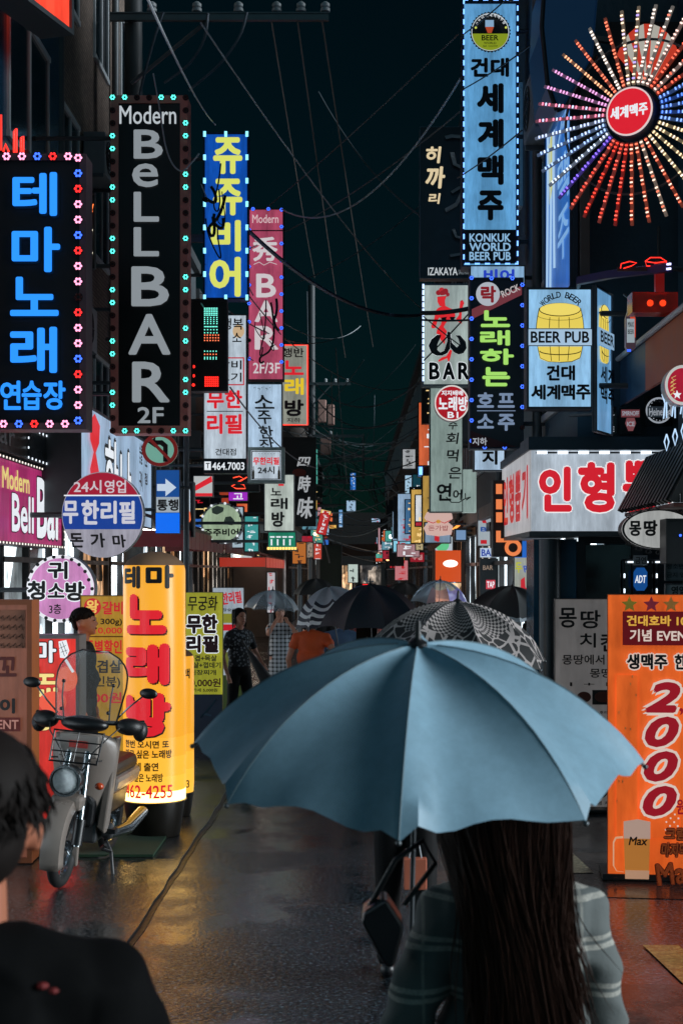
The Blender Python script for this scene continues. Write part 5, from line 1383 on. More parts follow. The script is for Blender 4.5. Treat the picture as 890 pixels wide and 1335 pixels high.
# the crowd of tiny signs at the end of the street
g_ = random.Random(21)
TINT = ['a8c8e8', '5f9fd8', 'e85a3a', 'f0c060', 'c8d4d8', '58b8a8', 'ff7a4a', '3a78d8', 'd8a8b0', 'e0e4e8', 'c83048', '8ad0e8']
for i in range(88):
    sd = -1 if i % 2 else 1
    y = g_.uniform(26, 88); edge_ = (-3.3 if y < 45 else -1.75) if sd < 0 else 1.85
    w = g_.choice((.3, .4, .5, .6)); h_ = g_.choice((.4, .6, .9, 1.3)) if w < .55 else g_.choice((.25, .35))
    z = g_.uniform(2.2, 3.4) if g_.random() < .7 else g_.uniform(3.4, 5.2)
    x = edge_-sd*(w/2+g_.uniform(0, .18))
    s = Sign('sign', 'tiny lit sign among many up the far street, too far to read', 'sign', (0, 0, 10, 10*h_/w), None, 'tiny lit signs up the far street', w=w, h=h_, loc=(x, y, z))
    c_ = g_.choice(TINT); bx = lit(c_, round(g_.uniform(.4, .9), 1), 2)
    s.box(bx if g_.random() < .6 else paint('10161c'), DARK, .2, .02)
    marks(s, max(1, round(h_/w*1.4)), g_.choice((WHT_G, paint('15283a'), REDP, glow('ffd890', 1.0))))
    MB().tube([(0, .1, h_*.6), ((edge_-x)+sd*.35, .1, h_*.6)], .025, 5).build('bracket', GREY, s.o)
# bare bulbs and lamps over the far shops
for i in range(14):
    y = g_.uniform(34, 86); sd = -1 if i % 2 else 1
    x = ((-3.2 if y < 45 else -1.6)+g_.uniform(0, .5)) if sd < 0 else 1.7-g_.uniform(0, .5)
    o = thing('shop_lamp', 'small bare lamp glowing over a shop up the far street', 'lamp', (x, y, g_.uniform(2.2, 3.6)), 0, 'lamps over the far shops')
    MB().ball((0, 0, 0), .07, 12, 8).build('bulb', lit(g_.choice(('ffe0b0', 'e8f4ff', 'ffb070')), 4.0), o, smooth=True)
    MB().tube([(0, 0, .06), (0, 0, .18), (sd*.5, 0, .22)], .012, 5).build('arm', DARK, o)

# power poles
def pole(label, x, y, h, r, arms):
    o = thing('power_pole', label, 'power pole', (x, y, 0))
    MB().lathe([(r, 0), (r*.97, h*.5), (r*.85, h)], 20).build('pole', paint('3c4246', .6, .1, .3, 3), o, smooth=40)
    for z, x0, x1, ins in arms:
        b = MB(); b.box(x0, x1, -r-.1, -r-.02, z, z+.11); b.box(x0, x1, -r-.115, -r-.1, z+.09, z+.11); b.build('crossarm', STEEL, o)
        if abs(x1) > 1: MB().tube([(0, -r-.05, z-.9), (min(1.1, x1*.5), -r-.05, z)], .03, 6).build('brace', STEEL, o)
        for q in ins:
            b = MB(); b.lathe([(.03, 0), (.07, .02), (.07, .06), (.04, .07), (.065, .09), (.065, .13), (.03, .16)], 12, c=(q, -r-.06, z+.112)); b.build('insulator', PALE, o, smooth=40)
    return o
p1 = pole('tall concrete power pole before the brick building, its long crossarm at the top', -3.2, 20.7, 11.2, .15, [(10.05, -.3, 2.85, (.3, .95, 1.55, 2.1, 2.45, 2.8)), (8.4, -.15, .5, ())])
b = MB(); b.box(-.28, .28, -.28, .02, 6.9, 7.5); b.build('clamp', GREY, p1)
p2 = pole('second power pole far up the street with transformer boxes on crossarms', -1.75, 60, 14.2, .17, [(9.95, -.1, 1.65, (.6, 1.0, 1.5)), (7.75, -.1, 2.2, (.8,)), (6.9, .9, 2.2, ()), (5.8, -.1, 1.6, ()), (4.8, -.1, 1.1, ())])
for x, z, w, h_ in ((.45, 8.35, .36, .95), (.82, 8.25, .3, .85), (.6, 7.0, .45, .7)):
    b = MB(); b.box(x-w/2, x+w/2, -.55, -.2, z, z+h_); b.build('transformer', paint('b08a80', .5, .1), p2, bevel=.04)
MB().tube([(2.18, -.25, 6.0), (2.18, -.25, 7.9)], .045, 6).build('strut', STEEL, p2)
p3 = pole('slim service pole beside the blue beer sign, wrapped in cables', -3.1, 21.9, 7.6, .06, [(7.15, -.1, .9, ()), (5.6, -.3, 1.1, ())])

# overhead wires
WM = paint('b4bcc2', .5, .1, .2); WM2 = paint('5a646c', .45, .2, .2)
WN = 0
WLAB = ['thin pale overhead wire crossing the dark sky', 'dark overhead wire strung across the street']
def wire(a, c, sag=.3, r=.012, mat=None, label=None, n=18):
    a, c = Vector(a), Vector(c)
    pts = []
    for i in range(n+1):
        t = i/n; p = a.lerp(c, t); p.z -= sag*4*t*(1-t); pts.append(p)
    o = thing('overhead_wire', label, 'wire', a, 0, 'overhead wires')
    b = MB(); b.tube([p-a for p in pts], r, 5); b.build('wire', mat or WM, o, smooth=True)
    return o
wire(at(188, -12, 9), at(281, 163, 21.8), .1, .010, None, 'pale wire running down to the slim pole by the blue beer sign')
wire(at(262, 30, 16), at(548, 402, 33), .25, .012, None, 'long pale wire slanting from the power pole down to the red lady sign')
wire(at(366, 272, 24), at(606, 92, 17.2), .75, .013, None, 'sagging pale wire from the pink bar sign up to the tall blue sign')
wire(at(346, 272, 25), at(598, 44, 17.2), .05, .010, WM2, 'dark straight wire from the pink bar sign to the badge of the tall blue sign')
wire(at(372, 302, 26), at(606, 140, 18), .12, .011, WM2, 'dark wire rising from the pink bar sign to the lantern house sign')
wire(at(602, 46, 16.6), at(680, -20, 14), .02, .008, CABLE, 'black wire crossing the badge of the tall blue sign')
wire(at(600, 118, 16.6), at(690, 60, 13.4), .02, .008, CABLE, 'black wire crossing the top characters of the tall blue sign')
wire(at(596, 232, 16.6), at(680, 170, 13.6), .02, .008, CABLE, 'black wire crossing the middle of the tall blue sign')
for i, (xa, xb, yb) in enumerate(((354, 410, 362), (388, 450, 466), (420, 486, 452))):
    wire(at(xa, 28, 20.5), at(xb, yb, 47+3*i), .12, .013, paint('9a8f8c', .4, .4), ('inner', 'middle', 'outer')[i]+' of three pale wires leaving the long crossarm up the street')
wire(at(285, 262, 21.3), at(552, 410, 30), .55, .035, paint('3d5878', .35, .3), 'thick bluish cable bundle sagging from the blue beer sign across the street')
wire(at(548, 408, 18.2), at(612, 402, 18.2), .02, .03, CABLE, 'thick black cable bundle crossing the red drawn lady')
wire(at(548, 417, 18.1), at(614, 417, 18.1), .01, .014, CABLE, 'thinner black cable just below the bundle on the red lady sign')
wire(at(552, 470, 18.1), at(614, 405, 18.1), .01, .010, CABLE, 'black wire rising across the red lady sign')
wire(at(551, 412, 18.1), at(606, 455, 18.1), .01, .008, CABLE, 'black wire falling across the red lady sign')
# hanging cables at the long crossarm
for i, (pts, lb) in enumerate((
    ([(213, 16), (200, 55), (186, 108), (180, 140)], 'black cable dropping from the crossarm close to the power pole'),
    ([(271, 18), (266, 52), (246, 84), (214, 108)], 'black cable looping from the middle of the crossarm to the bar sign'),
    ([(322, 16), (312, 48), (286, 84), (246, 118)], 'black cable looping from the end of the crossarm to the bar sign'),
    ([(200, 96), (208, 140), (216, 190), (226, 215), (238, 223), (250, 212), (260, 200)], 'thin pale cable hanging in a loop over the tall black bar sign'))):
    P = [at(x, y, 15.6 if i == 3 else 20.2) for x, y in pts]
    o = thing('hanging_cable', lb, 'cable', P[0], 0, 'cables hanging from the crossarm')
    Q = []
    for k in range(len(P)-1):
        p0, p1, p2, p3 = P[max(0, k-1)], P[k], P[k+1], P[min(len(P)-1, k+2)]
        for j in range(6):
            t = j/6; Q.append(.5*((2*p1)+(p2-p0)*t+(2*p0-5*p1+4*p2-p3)*t*t+(3*p1-p0-3*p2+p3)*t**3))
    Q.append(P[-1])
    MB().tube([q-P[0] for q in Q], .009 if i == 3 else .022, 6).build('cable', WM if i == 3 else paint('3c4a58', .4, .3), o, smooth=True)
# tangles of cable
def tangle(label, x0, y0, x1, y1, d, n, seed, down=True):
    q = random.Random(seed); c = at((x0+x1)/2, (y0+y1)/2, d)
    o = thing('cable_tangle', label, 'cables', c, 0, 'cable tangles')
    for i in range(n):
        a = at(q.uniform(x0, x1), q.uniform(y0, y1), d+q.uniform(-.15, .15))-c; e = at(q.uniform(x0, x1), q.uniform(y0, y1), d+q.uniform(-.15, .15))-c
        k = q.uniform(.1, .5); pts = []
        rr = q.uniform(.02, .09) if d < 30 else q.uniform(.05, .3)
        if q.random() < .6: e.x = a.x+q.uniform(-.06, .06)
        for j in range(17):
            t = j/16; p = a.lerp(e, t); p.z -= k*4*t*(1-t); p.x += rr*math.sin(t*PI*2+i); p.z += rr*.6*math.cos(t*PI*3+i); pts.append(p)
        MB().tube(pts, q.choice((.008, .012, .018, .024)), 5).build('cable', CABLE, o, smooth=True)
tangle('black cable tangle hanging in front of the blue beer sign', 270, 185, 292, 300, 20.4, 6, 3)
tangle('black cable tangle on the foot of the pink bar sign', 336, 380, 360, 470, 23.4, 5, 5)
tangle('tangled pale cables under the black brushed sign', 372, 600, 440, 690, 40, 8, 9)
tangle('cable tangle round the far power pole', 400, 560, 470, 640, 58, 10, 10)
tangle('cable tangle above the far signs', 440, 600, 540, 670, 52, 12, 12)
for x0, y0, x1, y1, da, db, sg, lb in (
    (300, 505, 412, 610, 18.8, 26, .2, 'black wire running down from the dot matrix panel past the soju sign'),
    (262, 395, 330, 470, 18.8, 24, .1, 'black wire from the bar sign behind the dot matrix panel'),
    (290, 400, 440, 440, 20, 34, .3, 'black wire crossing the pink bar sign low down'),
    (335, 395, 470, 425, 24, 44, .5, 'pale wire leaving the cable tangle of the pink sign'),
    (370, 440, 548, 500, 26, 40, .5, 'dark wire under the red framed sign'),
    (410, 500, 560, 486, 40, 30, .7, 'first dark wire over the far street, at the level of the transformer'),
    (408, 515, 556, 520, 44, 30, .8, 'second dark wire over the far street, just under the first'),
    (372, 560, 556, 545, 36, 32, .9, 'third dark wire over the far street, sagging deepest'),
    (385, 540, 520, 600, 36, 50, .4, 'dark wire slanting to the far side below the red round sign'),
    (370, 612, 545, 600, 34, 40, .3, 'dark wire low over the far street'),
    (372, 616, 550, 614, 34, 42, .5, 'lowest dark wire over the far street'),
    (375, 655, 520, 640, 36, 52, .5, 'pale wire over the far shops'),
    (448, 670, 526, 656, 50, 46, .4, 'dark wire over the end of the street'),
    (500, 618, 530, 640, 48, 42, .3, 'short bright wire curling down by the teal sign column'),
    (400, 380, 404, 620, 42, 44, 0, 'thin upright wire beside the far power pole'),
    (488, 515, 486, 640, 60, 60, 0, 'thin upright wire hanging in the dark of the far sky'),
    (415, 120, 560, 290, 30, 22, .3, 'dark wire lost in the sky between the bar signs'),
    (250, 430, 380, 560, 19.5, 30, .2, 'black cable sagging over the grill house lightbox'),
    (262, 300, 366, 436, 21, 24, .05, 'dark wire slanting across the blue beer sign'),
    (268, 345, 372, 300, 21, 26, .05, 'dark wire rising across the blue beer sign'),
    (262, 240, 330, 385, 20.6, 24, .05, 'thin dark wire down the face of the blue beer sign')):
    wire(at(x0, y0, da), at(x1, y1, db), sg, .011 if da < 30 else .018, WM if 'pale' in lb or 'bright' in lb else WM2, lb)

for i in range(34):
    y = g_.uniform(30, 70); z0 = g_.uniform(3.4, 8.2); z1 = z0+g_.uniform(-1.5, 1.5); a = g_.random()
    x0 = -3.3 if y < 45 else -1.8; x1 = 2.0
    if a < .7: wire((x0, y, z0), (x1, y+g_.uniform(-8, 8), z1), g_.uniform(.1, .9), g_.choice((.010, .012, .02)), WM2 if a < .45 else WM, 'dark wire in the tangle over the far street')
    else: wire((g_.uniform(x0, x1), y, z0+1), (g_.uniform(x0, x1), y+14, z1), g_.uniform(.1, .5), .012, WM2, 'dark wire in the tangle over the far street')

# cars at the end
def car(label, x, y, c):
    o = thing('parked_car', label, 'car', (x, y, 0))
    b = MB(); b.prism([(-.88, .25), (.88, .25), (.9, .6), (.86, .85), (.7, .93), (.58, 1.38), (.45, 1.45), (-.45, 1.45), (-.58, 1.38), (-.7, .93), (-.86, .85), (-.9, .6)], 0, 4.2); b.build('body', paint(c, .25, .3), o, bevel=.05)
    b = MB(); b.prism([(-.62, .97), (.62, .97), (.52, 1.36), (-.52, 1.36)], -.02, -.003); b.build('rear_window', GLASS, o)
    for q in (-1, 1):
        b = MB(); b.box(q*.72-.14, q*.72+.14, -.03, -.003, .66, .84); b.build('tail_light', lit('ff2018', 2.2), o)
        b = MB(); b.ring(0, 0, .31, .17, -.1, .1, 24); w = b.build('wheel', BLACK, o, loc=(q*.8, .8, .31), rz=PI/2)
    b = MB(); b.box(-.2, .2, -.03, -.003, 1.40, 1.44); b.build('brake_lamp', lit('ff2018', 1.8), o)
    b = MB(); b.box(-.26, .26, -.025, -.003, .48, .6); b.build('plate', PALE, o)
car('dark car with lit red tail lights under the far beam', .7, 74, '15181c')
car('red car half hidden by the umbrellas at the end of the street', 2.1, 66, '6a1214')

# ------------------------------------------------------------------ umbrellas
def cloth(c, tr=.25, rough=.6, tint=None):
    key = f"cloth {c} {tr}"
    if key in MATS: return MATS[key]
    m, t, p = base_mat(key); cl = lin(c)
    p.inputs['Base Color'].default_value = cl+(1,); p.inputs['Roughness'].default_value = rough; p.inputs['Sheen Weight'].default_value = .15
    tc = t.nodes.new('ShaderNodeTexCoord')
    n = t.nodes.new('ShaderNodeTexNoise'); n.inputs['Scale'].default_value = 26; n.inputs['Detail'].default_value = 9; n.inputs['Roughness'].default_value = .75
    t.links.new(tc.outputs['Object'], n.inputs['Vector'])
    mx = t.nodes.new('ShaderNodeMix'); mx.data_type = 'RGBA'; mx.inputs[6].default_value = tuple(x*.70 for x in cl)+(1,); mx.inputs[7].default_value = tuple(min(1, x*1.28) for x in cl)+(1,)
    t.links.new(n.outputs['Fac'], mx.inputs[0]); t.links.new(mx.outputs[2], p.inputs['Base Color'])
    w = t.nodes.new('ShaderNodeTexNoise'); w.inputs['Scale'].default_value = 420; w.inputs['Detail'].default_value = 2
    t.links.new(tc.outputs['Object'], w.inputs['Vector'])
    b = t.nodes.new('ShaderNodeBump'); b.inputs['Strength'].default_value = .15; b.inputs['Distance'].default_value = .001
    t.links.new(w.outputs['Fac'], b.inputs['Height']); t.links.new(b.outputs[0], p.inputs['Normal'])
    if tr:
        tl = t.nodes.new('ShaderNodeBsdfTranslucent'); t.links.new(mx.outputs[2], tl.inputs[0])
        ms = t.nodes.new('ShaderNodeMixShader'); ms.inputs[0].default_value = tr
        t.links.new(p.outputs[0], ms.inputs[1]); t.links.new(tl.outputs[0], ms.inputs[2]); t.links.new(ms.outputs[0], t.nodes['Material Output'].inputs[0])
    return m
def umbrella(label, c, R, dep, rot, mats, pick=None, n=8, detail=1, spin=0., shaft=.62, capm=None, phi=58, rib=None):
    o = thing('umbrella', label, 'umbrella', c)
    o.rotation_euler = (Matrix.Rotation(rot[0], 3, 'X') @ Matrix.Rotation(rot[1], 3, 'Y') @ Matrix.Rotation(spin, 3, 'Z')).to_euler()
    T = 14 if detail else 8; K = 10 if detail else 5
    ph = math.radians(phi)
    def rp(t): a = t*ph; return R*math.sin(a)/math.sin(ph), dep*(math.cos(a)-math.cos(ph))/(1-math.cos(ph))
    b = MB(); uv = []
    q = random.Random(int(R*1000)+len(label))
    for k in range(n):
        a0, a1 = 2*PI*k/n-PI/2, 2*PI*(k+1)/n-PI/2
        wr = [q.uniform(-1, 1) for _ in range(6)]
        vs = []
        for i in range(T+1):
            for j in range(K+1):
                u = j/K; t = i/T; bulge = 4*u*(1-u)
                t2 = t*(1-.032*bulge*t**3)
                r, z = rp(t2)
                x = lerp(math.cos(a0), math.cos(a1), u)*r; y = lerp(math.sin(a0), math.sin(a1), u)*r
                # cloth stretched between ribs: a slight hollow, with pulls running in from the tips
                z -= dep*.15*bulge*max(0., math.sin(PI*t))**.8
                if detail:
                    for w in range(6):
                        z += .008*R/.5*wr[w]*math.sin(u*PI*(w+2))*t**3*(1.5-bulge)+.004*R/.5*math.sin(u*PI*9+w*2.1)*wr[w]*max(0, t-.72)*3.2*(abs(u-.5)*2)**2
                vs.append((x, y, z))
        fs = [(i*(K+1)+j, (i+1)*(K+1)+j, (i+1)*(K+1)+j+1, i*(K+1)+j+1) for i in range(1, T) for j in range(K)]+[(0, (K+1)+j, (K+1)+j+1) for j in range(K)]
        o0 = len(b.f)
        b.add(vs, fs)
        if pick:
            for idx, f in enumerate(fs):
                i = f[0]//(K+1); b.m[o0+idx] = pick(k, i/T)
    cn = b.build('canopy', mats, o, smooth=28)
    u_ = cn.data.uv_layers.new(name='UVMap')
    for lp in cn.data.loops:
        v = cn.data.vertices[lp.vertex_index].co
        u_.data[lp.index].uv = (math.atan2(v.y, v.x)/(2*PI)+.5, min(1, math.hypot(v.x, v.y)/R))
    sm = capm or BLACK
    MB().lathe([(.022, -.006), (.022, .004), (.012, .010), (.007, .016), (.006, .05), (.003, .055)], 14, c=(0, 0, dep)).build('cap', sm, o, smooth=40)
    sh = MB(); sh.tube([(0, 0, dep), (0, 0, -shaft)], .006, 8); sf = sh.build('shaft', STEEL, o, smooth=True)
    h_ = MB(); h_.tube([(0, 0, -shaft+.09), (0, 0, -shaft-.02)]+[(.03-.03*math.cos(a), 0, -shaft-.02-.03*math.sin(a)) for a in (.5, 1.1, 1.7, 2.3, 2.9)], .011, 8); h_.build('handle', BLACK, sf, smooth=True)
    for k in range(n):
        a = 2*PI*k/n-PI/2; rb = MB()
        pts = []
        for i in range(9):
            r, z = rp(i/8); pts.append((math.cos(a)*r, math.sin(a)*r, z-.006 if i else z-.01))
        rb.tube(pts, .0025, 5)
        if detail and R > .5:
            sp_ = []
            for i in range(1, 15):
                r, z = rp(i/14); sp_.append((math.cos(a)*r, math.sin(a)*r, z+.0006))
            MB().tube(sp_, .0016, 5).build('seam', paint('5f747c', .7), o, smooth=True)
        r, z = rp(1); rb.ball((math.cos(a)*r*1.005, math.sin(a)*r*1.005, z-.004), .006, 8, 6)
        if detail: r2, z2 = rp(.5); rb.tube([(0, 0, dep-.26), (math.cos(a)*r2, math.sin(a)*r2, z2-.008)], .002, 5)
        rb.build('rib', rib or STEEL, o, smooth=True)
    return o
UB = cloth('80a5b8', .14, .40)
umb_blue = umbrella('large blue grey umbrella held over the woman with long dark hair', at(541, 984, 3.25), .516, .262, (math.radians(11.5), math.radians(.7), 0), UB, spin=math.radians(-6))
# lace
m, t, p = base_mat('black net with pale lace')
uvn = t.nodes.new('ShaderNodeUVMap'); mp = t.nodes.new('ShaderNodeMapping'); mp.inputs['Scale'].default_value = (26, 7, 1); t.links.new(uvn.outputs[0], mp.inputs[0])
vo = t.nodes.new('ShaderNodeTexVoronoi'); vo.feature = 'DISTANCE_TO_EDGE'; vo.inputs['Scale'].default_value = 1.4; t.links.new(mp.outputs[0], vo.inputs['Vector'])
st_ = t.nodes.new('ShaderNodeMath'); st_.operation = 'LESS_THAN'; st_.inputs[1].default_value = .07; t.links.new(vo.outputs['Distance'], st_.inputs[0])
m2 = t.nodes.new('ShaderNodeMapping'); m2.inputs['Scale'].default_value = (120, 40, 1); t.links.new(uvn.outputs[0], m2.inputs[0])
ck = t.nodes.new('ShaderNodeTexChecker'); ck.inputs['Scale'].default_value = 1.0; t.links.new(m2.outputs[0], ck.inputs['Vector'])
sp = t.nodes.new('ShaderNodeSeparateXYZ'); t.links.new(uvn.outputs[0], sp.inputs[0])
g1 = t.nodes.new('ShaderNodeMath'); g1.operation = 'LESS_THAN'; g1.inputs[1].default_value = .62; t.links.new(sp.outputs[1], g1.inputs[0])
ml = t.nodes.new('ShaderNodeMath'); ml.operation = 'MULTIPLY'; t.links.new(ck.outputs['Fac'], ml.inputs[0]); t.links.new(g1.outputs[0], ml.inputs[1])
g2 = t.nodes.new('ShaderNodeMath'); g2.operation = 'GREATER_THAN'; g2.inputs[1].default_value = .62; t.links.new(sp.outputs[1], g2.inputs[0])
m3 = t.nodes.new('ShaderNodeMath'); m3.operation = 'MULTIPLY'; t.links.new(st_.outputs[0], m3.inputs[0]); t.links.new(g2.outputs[0], m3.inputs[1])
mxx = t.nodes.new('ShaderNodeMath'); mxx.operation = 'MAXIMUM'; t.links.new(ml.outputs[0], mxx.inputs[0]); t.links.new(m3.outputs[0], mxx.inputs[1])
mx = t.nodes.new('ShaderNodeMix'); mx.data_type = 'RGBA'; mx.inputs[6].default_value = (.012, .012, .013, 1); mx.inputs[7].default_value = (.33, .29, .28, 1)
t.links.new(mxx.outputs[0], mx.inputs[0]); t.links.new(mx.outputs[2], p.inputs['Base Color']); p.inputs['Roughness'].default_value = .8
umb_lace = umbrella('black umbrella with pale lace trim, seen over the top of the blue one', at(592, 858, 7.1), .475, .285, (math.radians(4), math.radians(3), 0), m, spin=.2, phi=66)
NAV = cloth('18222e', .05); BLK = cloth('0d1114', .05)
umb_navy = umbrella('dark navy umbrella in front of the striped one', at(484, 812, 12.5), .47, .34, (math.radians(6), math.radians(-2), 0), [NAV, cloth('1c3a62', .1)], pick=lambda k, t_: 1 if k in (4, 5) else 0, spin=.25, detail=0, phi=62)
umb_str = umbrella('white umbrella with dark stripes round its lower half', at(436, 812, 16.6), .46, .43, (math.radians(5), math.radians(-9), 0), [cloth('b4bec6', .3), cloth('dfe4e8', .3), cloth('1a2230', .1)], pick=lambda k, t_: 0 if t_ < .45 else (2 if int(t_*14) % 2 else 1), spin=.1, detail=1, phi=64)
CLR = clear('c8d4dc', .12, .86)
umb_clr = umbrella('clear plastic umbrella over the woman in the checked dress', at(354, 794, 20.2), .40, .27, (math.radians(3), math.radians(4), 0), CLR, detail=0, spin=.2, phi=66)
umb_tint = umbrella('clear umbrella with violet and pink reflections beyond the lace trimmed one', at(572, 785, 19.2), .41, .30, (math.radians(4), math.radians(3), 0), [CLR, clear('a8a4e8', .15, .6), clear('d8b4b8', .15, .6)], pick=lambda k, t_: (1 if k in (0, 1) else 2 if k in (7,) else 0) if t_ > .4 else 0, detail=0, spin=.3, phi=66)
umb_blk = umbrella('black umbrella with a pale rim line beside the grey chicken menu board', at(664, 803, 14.6), .47, .31, (math.radians(5), math.radians(5), 0), [BLK, cloth('9aa0a4', .1)], pick=lambda k, t_: 1 if t_ > .9 and k in (0, 7, 1) else 0, detail=1, spin=.1, phi=64)
umb_far = umbrella('plain black umbrella far behind the striped one', at(412, 776, 22), .36, .26, (0, 0, 0), BLK, detail=0, phi=66)
umb_far2 = umbrella('small dark umbrella peeping out behind the navy one', at(528, 775, 24), .40, .2, (0, .05, 0), [BLK], detail=0, phi=60)

# ------------------------------------------------------------------ people
def fuse(b, name, mat, parent, voxel=.012, it=6):
    o = b.build(name, mat, None)
    r = o.modifiers.new('r', 'REMESH'); r.mode = 'VOXEL'; r.voxel_size = voxel; r.use_smooth_shade = True
    s_ = o.modifiers.new('s', 'SMOOTH'); s_.factor = .5; s_.iterations = it
    bpy.context.view_layer.update()
    me = bpy.data.meshes.new_from_object(o.evaluated_get(bpy.context.evaluated_depsgraph_get()))
    old = o.data; o.modifiers.clear(); o.data = me; bpy.data.meshes.remove(old)
    me.name = name
    if not me.materials: me.materials.append(mat)
    me.polygons.foreach_set('use_smooth', [True]*len(me.polygons))
    if parent is not None: o.parent = parent
    return o
from mathutils import noise as mnoise
def crease(o, amp=.006, sx=(6, 6, 16), ridge=True):
    """pull folds into cloth"""
    me = o.data
    N = [v.normal.copy() for v in me.vertices]
    for v, n in zip(me.vertices, N):
        p = Vector((v.co.x*sx[0], v.co.y*sx[1], v.co.z*sx[2]))
        a = mnoise.noise(p+Vector((3, 7, 1))); b_ = mnoise.noise(Vector((p.x*.6+p.z*.5, p.y, p.z*.6-p.x*.8))*1.3)
        v.co += n*amp*((1-2*abs(a)) if ridge else a)*.8+n*amp*(1-2.2*abs(b_))*.8
    me.update()
def skin(c): return paint(c, .5, 0, .1, 14)
SKIN = skin('b07a62')
def ik(S, T, l1, l2, hint):
    S, T = Vector(S), Vector(T); d = T-S; L = min(d.length, (l1+l2)*.995)
    d.normalize(); T = S+d*L
    a = (l1*l1-l2*l2+L*L)/(2*L); hgt = math.sqrt(max(0, l1*l1-a*a))
    n = Vector(hint); n = (n-d*n.dot(d)).normalized()
    return S+d*a+n*hgt, T
def hand(b, W, D, N, k=1., curl=.5, side=1):
    """palm and five bent fingers; W wrist, D pointing direction, N palm normal"""
    D = Vector(D).normalized(); N = Vector(N); N = (N-D*N.dot(D)).normalized(); X = D.cross(N)*side
    W = Vector(W)
    R3 = Matrix((X, N, D)).transposed()
    b.ball(W+D*.045*k, (.038*k, .016*k, .05*k), 14, 10, rot=R3)
    for i, (o_, ln, r) in enumerate(((-.029, .062, .0078), (-.010, .072, .0085), (.010, .078, .0085), (.029, .070, .0083))):
        p = W+D*(.082-.004*abs(i-2))*k+X*o_*k; d = D.copy(); prev = p-D*.03*k
        for j, f in enumerate((.45, .32, .23)):
            d = (Matrix.Rotation(curl*(.6+.5*j)*side, 3, X) @ d).normalized() if False else (d*math.cos(curl*.7)+N*math.sin(curl*.7)).normalized() if j == 0 else (d*math.cos(curl)+(N-d*N.dot(d)).normalized()*math.sin(curl)).normalized()
            e = p+d*ln*f*k; b.cap(prev if j == 0 else p, e, r*k, r*.92*k, 8); p = e
    p = W+D*.025*k-X*-.03*k*1.0; d = (D*.6+X*.75+N*.35).normalized()
    for f in (.038, .03): e = p+d*f*k; b.cap(p, e, .0105*k, .009*k, 8); p = e; d = (d+N*.4*curl+D*.2).normalized()

